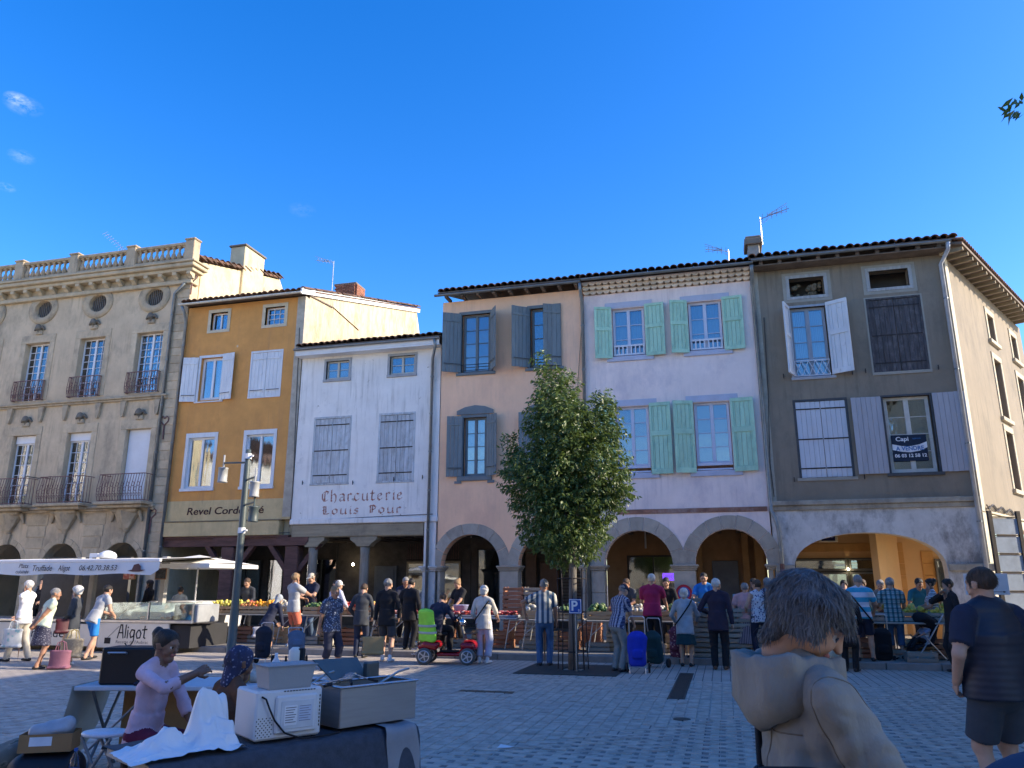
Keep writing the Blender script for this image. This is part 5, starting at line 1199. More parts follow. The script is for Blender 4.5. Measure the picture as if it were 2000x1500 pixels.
def person(label, pos, face, H=1.70, build=1.0, skin='skin', top='navy', bot='jean', shoe='shoe_dark', hair='hair_grey', legs='long', sleeve='long', hairstyle='short', lean=0.0,
           hl=None, hr=None, fl=(.0, -.10), fr=(.0, .10), head_pitch=0.0, head_yaw=0.0, hem=.80, hat=None, hatm=None, sit=None, group='shoppers at the market', h=.016, skirt_len=.45, belly=0.0, curl=.5, vest=None,
           kneeout=0.0, jacket=False, twist=0.0, glasses=False, fold=.006, sockm=None, collar=False, hips=1.0, z0=0.0, sleeve_len=None, elbow_out=None, neck_fwd=0.0, name='person', drop_feet=False, extra=None, strands=0, puff=1.0, ridged=False):
    """local frame: x = forward, y = the person's left, z up; face in degrees, 0 = world +x"""
    if pos[1] > 17.45 and not z0: z0 = .13
    k = H/1.75; g = build*k; S = lambda *a: V3(*a)*k
    mats = [MATS[skin], MATS[top], MATS[bot], MATS[shoe], MATS[vest] if vest else MATS[top], MATS['eye_white'], MATS['eye_dark'], MATS['lip'], MATS[sockm] if sockm else MATS[skin]]
    hipz = .92 if sit is None else sit/k+.10
    hip = S(0, 0, hipz); ca, sa = math.cos(R(lean)), math.sin(R(lean)); tw = R(twist)
    def up(x, y, z):                                         # point of the upper body: z from the hips
        xx, yy = x*math.cos(tw)-y*math.sin(tw), x*math.sin(tw)+y*math.cos(tw)
        return hip+V3(xx*ca+z*sa, yy, -xx*sa+z*ca)*k
    ud = V3(sa, 0, ca); sd_ = V3(-math.sin(tw), math.cos(tw), 0)
    B = []; fo = dict(fold=fold, ff=(24 if ridged else 34)/k, seed=random.randint(0, 999), ridged=ridged)
    # torso
    cl = 1
    B.append(PR(2, up(0, 0, -.06), up(0, 0, .08), (.168*g*hips, .118*g), (.150*g, .105*g), side=sd_))
    B.append(PR(cl, up(.005+belly*.3, 0, .10), up(.0, 0, .36), (.150*g*(1+belly), .110*g*(1+belly*1.6)), (.172*g, .112*g), side=sd_, **fo))
    B.append(PR(cl, up(-.01, 0, .36), up(-.012, 0, .48), (.178*g, .112*g), (.135*g, .078*g), side=sd_, **fo))
    B.append(PR(cl, up(-.012, -.135*build, .485), up(-.012, .135*build, .485), .056*k))
    if hem < .92 or jacket:                                   # shirt or jacket hanging over the hips
        B.append(PR(cl, up(.0, 0, -(.92-hem)), up(.0, 0, .16), (.188*g*hips, .138*g*(1+belly*.6)), (.165*g*(1+belly*.8), .122*g*(1+belly)), side=sd_, flat=True, bias=-.004, **fo))
    if vest:
        B.append(PR(4, up(-.0, 0, -(.92-hem)-.02), up(-.0, 0, .34), (.205*g, .158*g*(1+belly)), (.200*g, .150*g), side=sd_, flat=True, **fo)); B.append(PR(4, up(-.01, 0, .32), up(-.012, 0, .49), (.205*g, .148*g), (.15*g, .095*g), side=sd_, **fo))
        B.append(PR(4, up(-.02, -.07, .55), up(-.02, .07, .55), .05*k))
    if collar: B.append(PR(cl, up(-.02, 0, .50), up(.0, 0, .585), (.085*k, .078*k), (.072*k, .068*k), side=sd_))
    # legs
    sides = ((1, fl, hl), (-1, fr, hr))
    for s, ft, hd in sides:
        hj = hip+S(0, s*.088*hips, -.02); fz = .075
        an = V3(ft[0]*k, ft[1]*k*-1 if False else 0, 0)
        an = V3(ft[0]*k, (s*.10 if len(ft) < 3 else ft[2])*k, (fz+(ft[3] if len(ft) > 3 else 0))*k)
        if sit is not None: pole = V3(.6, s*kneeout, .8)
        else: pole = V3(1, s*.15, 0)
        kn, an2 = ik(hj, an, .43*k, .425*k, pole)
        if legs == 'long':
            w = 1.12
            B += [PR(2, hj, kn, .090*g*w, .066*g*w, **fo), PR(2, kn, an2+(kn-an2)*.06, .066*g*w, .058*k*w, **fo)]
        elif legs == 'wide':
            B += [PR(2, hj, kn, .095*g*1.1, .085*g, **fo), PR(2, kn, an2+(kn-an2)*.22, .085*g, .082*g, flat=False, cap=.2, **fo), PR(8, kn, an2, .045*k, .036*k)]
        elif legs == 'shorts':
            e = hj+(kn-hj)*.86
            B += [PR(2, hj, e, .100*g, .090*g, cap=.25, **fo), PR(0, hj, kn, .080*g, .055*g), PR(0, kn, kn+(an2-kn)*.45, .054*k, .055*k), PR(0, kn+(an2-kn)*.35, an2, .054*k, .034*k)]
        elif legs == 'capri':
            e = kn+(an2-kn)*.5
            B += [PR(2, hj, kn, .098*g, .078*g, **fo), PR(2, kn, e, .078*g, .074*g, cap=.2, **fo), PR(0, kn, e, .05*k), PR(0, e, an2, .048*k, .034*k)]
        else:
            B += [PR(0, hj, kn, .078*g, .052*g), PR(0, kn, kn+(an2-kn)*.4, .052*k, .054*k), PR(0, kn+(an2-kn)*.3, an2, .052*k, .034*k)]
        if not drop_feet:
            z = an2[2]; fx = V3(math.cos(s*.2), math.sin(s*.2), 0)
            pd = ft[4] if len(ft) > 4 else 0.0; fx = V3(fx[0]*math.cos(pd), fx[1]*math.cos(pd), math.sin(pd))
            a0 = an2+S(0, 0, -.035)-fx*.045*k; B += [PR(3, a0, an2+S(0, 0, -.04)+fx*.155*k, (.040*k, .038*k), (.040*k, .026*k), side=(-fx[1], fx[0], 0), blend=.01), PR(3 if legs in ('long', 'wide') else 8, an2+S(0, 0, -.02), an2+S(0, 0, .04), .043*k, .040*k, blend=.02)]
    if legs == 'skirt':
        B.append(PR(2, hip+S(.0, 0, -skirt_len), hip+S(0, 0, .06), (.215*g, .19*g), (.160*g, .115*g), side=(0, 1, 0), flat=True, fold=fold*1.8, ff=26/k))
    # arms
    hands = []
    for s, ft, hd in sides:
        sh = up(-.012, s*.178*build, .468)
        tgt = up(.05, s*.26*build, -.06) if hd is None else V3(*hd)*k
        pole = V3(-.7, s*.8, -.3) if elbow_out is None else V3(*elbow_out)*V3(1, s, 1)
        el, wr = ik(sh, tgt, .29*k, .26*k, pole)
        d = (wr-el)/np.linalg.norm(wr-el)
        if sleeve == 'long':
            B += [PR(cl, sh, el, .062*g*puff, .052*g*puff, **fo), PR(cl, el, wr-d*.02*k, .052*g*puff, .042*k*puff, cap=.4, **fo)]
        elif sleeve == 'three':
            B += [PR(cl, sh, el, .062*g, .055*g, **fo), PR(cl, el, el+(wr-el)*.4, .055*g, .052*g, cap=.3, **fo), PR(0, el, wr, .043*k, .030*k)]
        elif sleeve == 'short':
            e = sh+(el-sh)*(sleeve_len or .72)
            B += [PR(cl, sh, e, .066*g, .064*g, cap=.25, **fo), PR(cl, sh, sh+(e-sh)*.5, .067*g, .065*g), PR(0, sh+(el-sh)*.45, el, .049*g, .042*k), PR(0, el, wr, .043*k, .029*k)]
        else: B += [PR(0, sh, el, .050*g, .042*k), PR(0, el, wr, .043*k, .029*k)]
        hp = []; pn = V3(0, -s, 0)*1.0+V3(-.2, 0, -.2); 
        if abs(d[0]) > .75: pn = V3(0, -s*.45, -1)
        hand(hp, wr-d*.005, d, pn, V3(1, 0, .3), k, curl); hands.append(hp)
    for s in (-1, 1): B.append(PR(cl if not vest else 4, up(-.02, s*.05, .545), up(-.015, s*.15*build, .50), .048*k, .052*k))
    B.append(PR(0, up(-.012, 0, .50), up(.012+neck_fwd*.5, 0, .60), .058*k, .052*k))
    if extra: B += extra(up, k, sd_)
    Vb, Qb, Lb = sdf_mesh(B, h, .022*k)
    Vs, Qs, Ls = [Vb], [Qb], [Lb]
    for hp in hands:
        v, q, l = sdf_mesh(hp, max(.0042, h*.34), .006); Vs.append(v); Qs.append(q); Ls.append(np.zeros(len(q), int))
    # head: x forward, built upright then pitched about the neck joint
    base = up(.018+neck_fwd, 0, .562); kk = k; k = k*1.07; py = R(head_pitch)+R(lean)*.25; hy = R(head_yaw)+tw
    Rm = np.array([[math.cos(hy), -math.sin(hy), 0], [math.sin(hy), math.cos(hy), 0], [0, 0, 1]]) @ np.array([[math.cos(py), 0, math.sin(py)], [0, 1, 0], [-math.sin(py), 0, math.cos(py)]])
    hp = lambda x, y, z: base+Rm @ (V3(x, y, z)*k)
    dv = lambda x, y, z: Rm @ V3(x, y, z)
    Y = dv(0, 1, 0); hh = min(h*.5, .0085)
    Hd = [PR(0, hp(-.005, 0, .135), hp(.0, 0, .150), (.074*k, .096*k), (.072*k, .090*k), side=Y), PR(0, hp(.018, 0, .10), hp(.034, 0, .028), (.064*k, .072*k), (.040*k, .042*k), side=Y), PR(0, hp(.058, 0, .016), hp(.060, 0, .020), (.024*k, .020*k), side=Y),
          PR(0, hp(.086, 0, .118), hp(.099, 0, .084), (.009*k, .011*k), (.014*k, .011*k), side=Y, blend=.010), PR(0, hp(-.03, 0, .0), hp(-.02, 0, .09), .050*k, .052*k),
          PR(0, hp(.078, -.028, .133), hp(.078, .028, .133), .014*k, blend=.012), PR(7, hp(.079, -.018, .052), hp(.079, .018, .052), .0095*k, blend=.004)]
    for s in (-1, 1):
        Hd += [PR(0, hp(-.004, s*.074, .095), hp(-.012, s*.080, .130), (.010*k, .020*k), (.010*k, .024*k), side=Y, blend=.006), PR(0, hp(.062, s*.036, .085), hp(.05, s*.044, .07), .022*k, .02*k, blend=.02),
               PR(5, hp(.072, s*.031, .113), hp(.0725, s*.031, .113), 0.0105*k, blend=.003), PR(6, hp(.0792, s*.031, .113), hp(.0795, s*.031, .113), .0062*k, blend=.001)]
    v, q, l = sdf_mesh(Hd, hh, .02*k); Vs.append(v); Qs.append(q); Ls.append(l)
    o = mesh_np(name, Vs, Qs, Ls, mats, loc=(pos[0], pos[1], z0), rot=(0, 0, R(face)))
    tag(o, label, 'person', group)
    # hair
    hb = []; sd = random.randint(0, 999); hf = dict(fold=.003 if strands else .006, ff=90, seed=sd)
    if hairstyle != 'bald':
        cut = (hp(.052, 0, .135), dv(.80, 0, -.60)); cut2 = (hp(-.02, 0, .05), dv(.25, 0, -.97))
        big = {'short': 1.0, 'crop': .96, 'puff': 1.16, 'bun': 1.0, 'long': 1.06, 'bowl': 1.17, 'thin': .97}[hairstyle]
        hb.append(PR(0, hp(-.014, 0, .140), hp(-.008, 0, .158), (.084*k*min(big, 1.1), .104*k*big), (.083*k*min(big, 1.1), .100*k*big), side=Y, clip=[cut] if hairstyle not in ('crop', 'thin') else [cut, cut2], **hf))
        if hairstyle == 'bowl':
            hb.append(PR(0, hp(.03, 0, .19), hp(.078, 0, .155), (.080*k, .05*k), (.062*k, .03*k), side=Y, **hf))
            for s in (-1, 1): hb.append(PR(0, hp(.005, s*.078, .18), hp(.012, s*.088, .105), (.024*k, .060*k), (.020*k, .045*k), side=Y, **hf))
            hb.append(PR(0, hp(-.05, 0, .12), hp(-.065, 0, .045), (.085*k, .06*k), (.06*k, .035*k), side=Y, **hf))
        if hairstyle == 'puff': hb.append(PR(0, hp(-.05, 0, .09), hp(-.055, 0, .13), (.082*k, .06*k), side=Y, **hf))
        if hairstyle == 'long':
            hb.append(PR(0, hp(-.05, 0, .12), hp(-.075, 0, -.06), (.085*k, .055*k), (.075*k, .03*k), side=Y, **hf))
        if hairstyle == 'bun':
            hb.append(PR(0, hp(-.085, 0, .19), hp(-.095, 0, .20), .05*k, .045*k, **hf))
        vh, qh, lh = sdf_mesh(hb, hh, .012)
        ho = mesh_np('hair', [vh], [qh], [lh], [MATS[hair]], o)
        if strands: hair_strands(ho, strands, hair, hp(-.02, 0, .25))
    if hat:
        hm = MATS[hatm]; hq = [PR(0, hp(-.004, 0, .150), hp(-.006, 0, .172), (.088*k, .108*k), (.080*k, .096*k), side=Y, clip=[(hp(0, 0, .142), dv(.10, 0, -1))])]
        if hat == 'cap': hq.append(PR(0, hp(.075, 0, .150), hp(.145, 0, .140), (.075*k, .010*k), (.05*k, .008*k), side=Y, cap=1.0))
        if hat == 'flat': hq.append(PR(0, hp(.02, 0, .175), hp(.10, 0, .160), (.09*k, .035*k), (.075*k, .016*k), side=Y))
        if hat == 'scarf':
            hq = [PR(0, hp(-.012, 0, .130), hp(-.006, 0, .155), (.088*k, .108*k), (.088*k, .104*k), side=Y, clip=[(hp(.06, 0, .13), dv(.85, 0, -.5))], fold=.004, ff=60), PR(0, hp(-.04, 0, .08), hp(-.09, 0, -.02), (.075*k, .07*k), (.06*k, .03*k), side=Y, fold=.006, ff=60)]
        vh, qh, lh = sdf_mesh(hq, hh, .012); mesh_np('hat', [vh], [qh], [lh], [hm], o)
    if glasses:
        gm = MB()
        for s in (-1, 1):
            c = hp(.102, s*.032, .113); gm.tube([c+(Rm @ V3(0, math.cos(t*.785), math.sin(t*.785)))*.021*k for t in range(9)], .0022, 5, False); gm.tube([hp(.10, s*.053, .116), hp(.0, s*.082, .118)], .0022, 5)
        gm.tube([hp(.104, -.011, .117), hp(.104, .011, .117)], .0022, 5); gm.build('glasses', MATS['black'], o)
    return o
def hair_strands(ho, n, hair, crown):
    me = ho.data; nv = len(me.vertices); co = np.empty(nv*3); no = np.empty(nv*3); me.vertices.foreach_get('co', co); me.vertex_normals.foreach_get('vector', no); co = co.reshape(-1, 3); no = no.reshape(-1, 3)
    rs = np.random.RandomState(3); mb = MB()
    for i in rs.randint(0, nv, n):
        p = co[i]; nn = no[i]
        if nn[2] < -.25: continue
        d = (p-crown)*V3(1, 1, 1.0); d[2] -= .06; d = d/np.linalg.norm(d)+rs.normal(size=3)*.28; L = rs.uniform(.025, .062); pts = []; q = p-nn*.002; d = d-nn*(d @ nn); d = d/np.linalg.norm(d)
        for t in range(4):
            pts.append(q.copy()); d = d+V3(0, 0, -.12)+nn*(.10 if t == 0 else -.05)+rs.normal(size=3)*.10; d = d/np.linalg.norm(d); q = q+d*L/3
        sw_ = np.cross(d, nn); sw_ = sw_/max(1e-6, np.linalg.norm(sw_)); w = (.0014, .0016, .0012, .0002); o_ = len(mb.v); vs = []
        for q, ww in zip(pts, w): vs += [q+sw_*ww+nn*.001, q-sw_*ww+nn*.001]
        mb.add(vs, [(0, 1, 3, 2), (2, 3, 5, 4), (4, 5, 7, 6)])
    st_ = mb.build('strands', MATS[hair], ho); st_['kind'] = 'stuff'
M('hair_salt', .12, .12, .125, var=.5, scale=24, rough=.5, bump=.5, bscale=120, stretch=(3, 3, .4))
INFO = {}
def khaki_jacket(up, k, sd):
    f = dict(fold=.013, ff=21, ridged=True)
    INFO['up'] = up; INFO['k'] = k
    return [PR(1, up(0, 0, -.20), up(-.01, 0, .30), (.205*k, .165*k), (.168*k, .125*k), side=sd, flat=True, **f), PR(1, up(-.01, 0, .28), up(-.012, 0, .46), (.172*k, .128*k), (.14*k, .09*k), side=sd, **f)]
def cowl_hood(o, m):
    """thrown-back hood: a folded sheet round the neck that hangs lower behind"""
    up, k = INFO['up'], INFO['k']; n = 64; rows = 12; vs = []; rs = random.Random(4); ph = [rs.uniform(0, 6) for _ in range(6)]
    for j in range(rows+1):
        t = j/rows
        for i in range(n+1):
            a = R(14)+(2*math.pi-R(28))*i/n; bk = max(0, -math.cos(a))**1.4; fr = max(0, math.cos(a))**2
            prof = [(.062, .46), (.072, .51), (.092+.025*bk, .530-.02*fr), (.108+.038*bk, .552-.05*fr), (.120+.044*bk, .548-.06*fr), (.122+.036*bk, .515-.08*fr-.02*bk), (.126+.040*bk, .480-.09*fr-.06*bk), (.112+.026*bk, .450-.10*fr-.085*bk), (.095+.01*bk, .445-.10*fr-.075*bk)]
            q = t*(len(prof)-1); e = min(int(q), len(prof)-2); w = q-e; r = prof[e][0]*(1-w)+prof[e+1][0]*w; z = prof[e][1]*(1-w)+prof[e+1][1]*w
            wr = .016*(.5-abs(math.sin(2.5*a+ph[0]+2.2*t)))+.010*(.5-abs(math.sin(5.5*a+ph[1]-3.5*t)))+.003*math.sin(17*a+ph[2]+6*t); wr *= min(1, t*2.2)
            vs.append(up((r+wr)*math.cos(a)*1.02-.02, (r+wr)*math.sin(a)*1.12, z-.012+wr*.8))
    MB().tube([Vector(vs[4*(n+1)+i])+Vector((0, 0, .004)) for i in range(n+1)], .0045, 6).build('hood_hem', M('hemkhaki', .19, .17, .14), o, True)
    h_ = MB().add(vs, [(j*(n+1)+i, j*(n+1)+i+1, (j+1)*(n+1)+i+1, (j+1)*(n+1)+i) for j in range(rows) for i in range(n)]).build('hood', m, o, True)
    md = h_.modifiers.new('thick', 'SOLIDIFY'); md.thickness = .008; md.offset = -1
    # rim stitching and drawn seams found on the jacket itself
    from mathutils.bvhtree import BVHTree
    bv = BVHTree.FromPolygons([v.co.copy() for v in o.data.vertices], [tuple(p.vertices) for p in o.data.polygons]); sm = M('seam', .17, .145, .11)
    def trace(pts): 
        out = []
        for a, b in pts:
            hit = bv.ray_cast(Vector(a), (Vector(b)-Vector(a)).normalized())
            if hit[0] is not None: out.append(hit[0]+hit[1]*.0006)
        if len(out) > 2: MB().tube(out, .0022, 5).build('seam', sm, o, True)
    for s in (-1, 1):
        c = up(-.01, s*.165, .36); trace([(tuple(c+np.array((.5*math.cos(t), s*.10+.0, .5*math.sin(t)))), tuple(c)) for t in np.linspace(.2, 6.0, 40)])
    trace([(tuple(up(-.6, 0, z)), tuple(up(0, 0, z))) for z in np.linspace(-.1, .40, 24)]); trace([(tuple(up(-.6*math.cos(t), .6*math.sin(t), .345)), tuple(up(0, 0, .345))) for t in np.linspace(-1.0, 1.0, 30)])
def vest_quilt():
    m, n, b = _nodes('navyvest'); co = n.nodes.new('ShaderNodeTexCoord').outputs['Object']; b.inputs['Base Color'].default_value = (.014, .016, .030, 1); b.inputs['Roughness'].default_value = .55
    w = n.nodes.new('ShaderNodeTexWave'); w.bands_direction = 'Z'; w.inputs['Scale'].default_value = 6.5; w.inputs['Distortion'].default_value = .6; w.inputs['Detail Scale'].default_value = 3; n.links.new(co, w.inputs[0]); _bump(n, b, w.outputs[1], .13, .012); MATS['navyvest'] = m
vest_quilt()
def at_feet(px, py): p = onG(px, py); return (p.x, p.y)
# facing in degrees: 90 = towards the houses, -90 = towards the camera, 180 = to the left
P_ = person
P_('man in white shirt walking left at the left edge with a pale carrier bag', at_feet(34, 1292), 188, 1.74, top='white_c', bot='beigec', hair='hair_white', hr=(.10, .26, .78), hl=(.22, -.22, 1.02), fl=(.22, 0, .08), fr=(-.18, 0, -.08), sleeve='long')
P_('woman in pale green top and speckled navy skirt with hands behind her back', at_feet(72, 1307), 60, 1.60, 1.06, top='mint', bot='floral_navy', legs='skirt', skirt_len=.42, sleeve='short', sleeve_len=.4, hair='hair_grey', hairstyle='crop', lean=14, hl=(-.22, .03, .90), hr=(-.20, -.04, .88), hem=.90, skin='skin_tan', hips=1.1, head_yaw=-20, fl=(.05, 0, .12), fr=(-.05, 0, -.12))
P_('woman with glasses in grey cardigan facing left with a straw basket', at_feet(132, 1300), 200, 1.62, top='charcoal', bot='beigec', hair='hair_white', hairstyle='puff', glasses=True, hr=(.10, -.22, .74), hl=(.18, .14, .95), sleeve='long', shoe='shoe_white', legs='skirt', skirt_len=.62)
P_('person in grey vest and blue shorts bending to the food counter', at_feet(172, 1288), 75, 1.70, top='greyheather', bot='brightblue', legs='shorts', hair='hair_dark', lean=26, hl=(.45, .12, 1.0), hr=(.42, -.15, .95), sleeve='short', sleeve_len=.45, fl=(.12, 0, .10), fr=(-.15, 0, -.1))
vz = Vector((onY(62, 1150, 20).x, 20.4, 0)); P_('bearded vendor in black apron inside the food stall at the left', (vz.x, vz.y), -80, 1.72, top='sage', bot='black', hair='hair_dark', hl=(.25, .15, 1.0), hr=(.25, -.15, 1.0), vest='black', group='market vendors')
vz = onY(172, 1165, 19.6); P_('customer with black hair and grey top standing at the food stall', (vz.x, 19.6), 80, 1.66, top='greyheather', bot='charcoal', hair='hair_dark')
vz = onY(290, 1165, 19.2); P_('woman with long dark hair and black top behind the display counter', (vz.x, 19.2), 195, 1.64, top='black', bot='black', hair='hair_dark', hairstyle='long', skin='skin_tan', hl=(.2, .1, .98), group='market vendors')
vz = onY(350, 1180, 19.2); P_('dark haired person in light blue shirt seated low behind the counter', (vz.x, 19.2), 120, 1.45, top='greyblue', bot='navy', hair='hair_dark')
P_('stooped old woman in headscarf and navy jacket beside the pear crates', at_feet(516, 1284), 70, 1.50, 1.05, top='navy', bot='black', legs='skirt', skirt_len=.5, hat='scarf', hatm='greyblue', lean=32, hl=(.42, .1, .85), hr=(.35, -.25, .75), hem=.74, jacket=True, head_pitch=10)
P_('blond man in grey t-shirt and coral shorts at the vegetable table', at_feet(567, 1275), 62, 1.80, 1.05, top='greyheather', bot='coral', legs='shorts', hair='hair_blond', sleeve='short', hl=(.40, .2, 1.12), hr=(.48, -.12, 1.15), skin='skin_tan', hem=.82, shoe='shoe_white')
vz = onY(610, 1150, 20.2); P_('vendor in beige cap and navy t-shirt holding out lettuce', (vz.x, 20.2), -110, 1.82, top='navy', bot='jean', hat='cap', hatm='beigec', hair='hair_brown', sleeve='short', hl=(.35, .1, 1.18), hr=(.4, -.05, 1.15), head_pitch=14, group='market vendors')
P_('person in white cap and pale blue shirt leaning over the tomatoes', at_feet(640, 1275), 70, 1.66, top='palelilac', bot='beigec', hat='cap', hatm='white_c', hair='hair_grey', lean=24, hl=(.5, .12, 1.0), hr=(.48, -.12, 1.0))
P_('woman in blue floral blouse and navy capri trousers pulling a trolley', at_feet(643, 1310), -20, 1.62, 1.10, top='floral', bot='navy', legs='capri', hair='hair_blond', hairstyle='crop', sleeve='short', skin='skin_tan', hl=(.02, .24, .78), hr=(-.12, -.26, .78), hem=.80, head_pitch=10, hips=1.08, fl=(.12, 0, .09), fr=(-.10, 0, -.09))
P_('man in dark jacket and dark jeans, left of the man with the brown bag', at_feet(702, 1285), 100, 1.68, 1.0, top='charcoal', bot='jean_dark', hair='hair_brown', lean=6, jacket=True, hem=.74, hl=(.2, .22, .95), hr=(.25, -.2, .92), head_pitch=24)
P_('balding man in black jacket and dark shorts carrying a large brown bag', at_feet(752, 1292), 95, 1.78, 1.02, top='black', bot='charcoal', legs='shorts', hair='hair_grey', hairstyle='thin', hl=(.02, .26, .84), hr=(.1, -.24, .9), jacket=True, hem=.74, shoe='shoe_white', sockm='white_c', fl=(.05, 0, .08), fr=(-.12, 0, -.14), head_yaw=-20)
P_('person in black hooded jacket standing behind the red mobility scooter', at_feet(797, 1280), 80, 1.66, 1.1, top='black', bot='black', hair='hair_dark', jacket=True, hem=.7, head_pitch=18)
vz = onY(897, 1150, 19.9); P_('young woman vendor in black t-shirt with hair tied up, looking down', (vz.x, 19.9), -115, 1.66, top='black', bot='black', hair='hair_blond', hairstyle='bun', sleeve='short', head_pitch=26, hl=(.35, .16, .98), hr=(.3, -.12, 1.02), group='market vendors')
P_('white haired woman in cream checked jacket and pale wide trousers', at_feet(944, 1296), 85, 1.62, 1.04, top='check_white', bot='palelilac', legs='wide', hair='hair_white', hairstyle='puff', sleeve='three', hl=(.15, .24, .9), hr=(.40, -.2, 1.0), jacket=True, hem=.76, shoe='shoe_white', sockm='skin')
P_('man in blue and cream striped shirt and jeans standing beside the tree', at_feet(1064, 1301), 100, 1.76, 1.04, top='stripe_blue', bot='bluedenim', hair='hair_grey', hairstyle='thin', sleeve='short', hl=(.0, .40, 1.02), hr=(.05, -.25, .82), hem=.86, skin='skin_tan', elbow_out=(-.3, 1, 0))
P_('man in flat cap and navy checked shirt leaning over the stall', at_feet(1208, 1312), 50, 1.68, 1.02, top='plaid_navy', bot='sage', hat='flat', hatm='navy', hair='hair_grey', hairstyle='crop', sleeve='short', lean=15, hl=(.4, .2, 1.0), hr=(.42, -.08, .86), hem=.84, head_pitch=18)
P_('heavy white haired man in magenta polo shirt and black trousers', at_feet(1278, 1292), 78, 1.76, 1.12, top='magenta', bot='black', hair='hair_white', hairstyle='crop', sleeve='short', lean=6, hl=(.35, .15, 1.02), hr=(.45, -.22, .98), hem=.82)
P_('white haired woman in grey blue cardigan and teal skirt with shoulder strap', at_feet(1342, 1302), 85, 1.58, 1.06, top='greyblue', bot='teal_dark', legs='skirt', skirt_len=.44, hair='hair_white', hairstyle='puff', lean=12, hl=(.3, .25, .95), hr=(.4, -.22, .98), hem=.70, jacket=True)
vz = onY(1376, 1150, 19.9); P_('vendor with glasses in bright blue polo shirt behind the crates', (vz.x, 19.9), -95, 1.80, top='brightblue', bot='navy', hair='hair_dark', hairstyle='crop', sleeve='short', glasses=True, hl=(.3, .15, 1.05), hr=(.35, -.2, 1.02), head_pitch=8, group='market vendors')
P_('white haired man in dark jacket and dark trousers with hand at his side', at_feet(1408, 1308), 85, 1.78, 1.06, top='purple', bot='black', hair='hair_white', hairstyle='crop', jacket=True, hem=.72, hr=(.05, -.28, .80), hl=(.25, .2, 1.05), lean=8, shoe='shoe_brown', head_yaw=-25)
vz = onY(1474, 1160, 20.2); P_('dark haired vendor standing against the ochre wall behind the crates', (vz.x, 20.2), -150, 1.66, top='sage', bot='black', hair='hair_dark', skin='skin_dark', group='market vendors')
P_('woman in salmon pink top and striped skirt seen from behind', at_feet(1463, 1298), 80, 1.58, 1.1, top='peachtop', bot='stripe_skirt', legs='skirt', skirt_len=.6, hair='hair_grey', hairstyle='short', sleeve='short', lean=18, hem=.84)
P_('person in white top with blue dots beside the pink woman', at_feet(1490, 1300), 120, 1.62, top='dots', bot='navy', hair='hair_brown', sleeve='none', hl=(.2, .2, 1.0), hem=.80, head_yaw=20)
P_('person in navy checked shirt hidden behind the woman in khaki', at_feet(1512, 1300), 80, 1.66, top='plaid_navy', bot='navy', hair='hair_grey')
P_('stooping person in long black coat right of the khaki woman', at_feet(1663, 1312), 70, 1.60, 1.0, top='black', bot='black', hair='hair_dark', lean=30, jacket=True, hem=.50, hl=(.4, .1, .95), hr=(.4, -.1, .9))
P_('man in turquoise striped polo and navy shorts with a shoulder strap', at_feet(1694, 1305), 82, 1.72, 1.08, top='stripe_aqua', bot='navy', legs='shorts', hair='hair_grey', hairstyle='crop', sleeve='short', hl=(.3, .22, 1.02), hr=(.35, -.25, .98), hem=.84, lean=6, skin='skin', fl=(0, 0, .14), fr=(0, 0, -.14))
P_('grey haired person in teal plaid shirt and blue capri trousers', at_feet(1757, 1300), 88, 1.66, 1.08, top='plaid_teal', bot='bluedenim', legs='capri', hair='hair_grey', hairstyle='short', sleeve='short', hl=(.3, .24, 1.0), hr=(.3, -.24, .95), hem=.78)
P_('woman in black and white wavy striped top behind the pushchair', at_feet(1838, 1300), 175, 1.64, 1.05, top='zebra', bot='black', hair='hair_dark', hairstyle='bun', sleeve='short', hl=(.30, .12, 1.05), hr=(.32, -.1, 1.08), skin='skin_tan', hem=.80)
vz = onY(1852, 1150, 17.2); P_('man in black jacket with hand raised to his face by the corner pillar', (vz.x, 17.2), 190, 1.76, top='black', bot='black', hair='hair_dark', hr=(.16, .0, 1.45), skin='skin_tan', jacket=True, hem=.75)
vz = onY(1650, 1160, 20.5); P_('woman in turquoise top inside the shop doorway behind the stall', (vz.x, 20.5), -100, 1.62, top='brightblue', bot='navy', hair='hair_dark', group='market vendors')
vz = onY(1664, 1160, 20.3); P_('vendor in beige top beside the turquoise vendor', (vz.x+.25, 20.3), -120, 1.64, top='beigec', bot='navy', hair='hair_brown', group='market vendors')
for i, (px, Y, top, hr_, lb, ln) in enumerate(((662, 20.4, 'black', 'hair_dark', 'vendor in black half hidden behind the white capped shopper', 8), (1228, 20.3, 'charcoal', 'hair_brown', 'vendor in dark grey standing in the shade left of the magenta polo', 6), (1302, 20.4, 'black', 'hair_dark', 'vendor in black standing before the dark shop window', 10), (1556, 20.3, 'navy', 'hair_brown', 'vendor in navy beside the pillar left of the wide arch', 5), (1722, 20.4, 'sage', 'hair_grey', 'vendor in sage green behind the turquoise striped man', 12), (1790, 20.2, 'teal', 'hair_dark', 'vendor in teal left of the corner pillar under the wide arch', 10), (486, 20.3, 'charcoal', 'hair_brown', 'vendor in dark grey behind the orange crates', 8), (790, 20.3, 'navy', 'hair_grey', 'vendor in navy behind the meat table by the white pier', 12))):
    P_(lb, (onY(px, 1150, Y).x, Y), -90+random.uniform(-35, 35), 1.64+.03*(i % 4), top=top, bot='black', hair=hr_, lean=ln, hl=(.36, .16, 1.0), hr=(.32, -.2, .95), head_pitch=14, group='market vendors', skin=('skin', 'skin_tan')[i % 2], sleeve=('long', 'short')[i % 2])
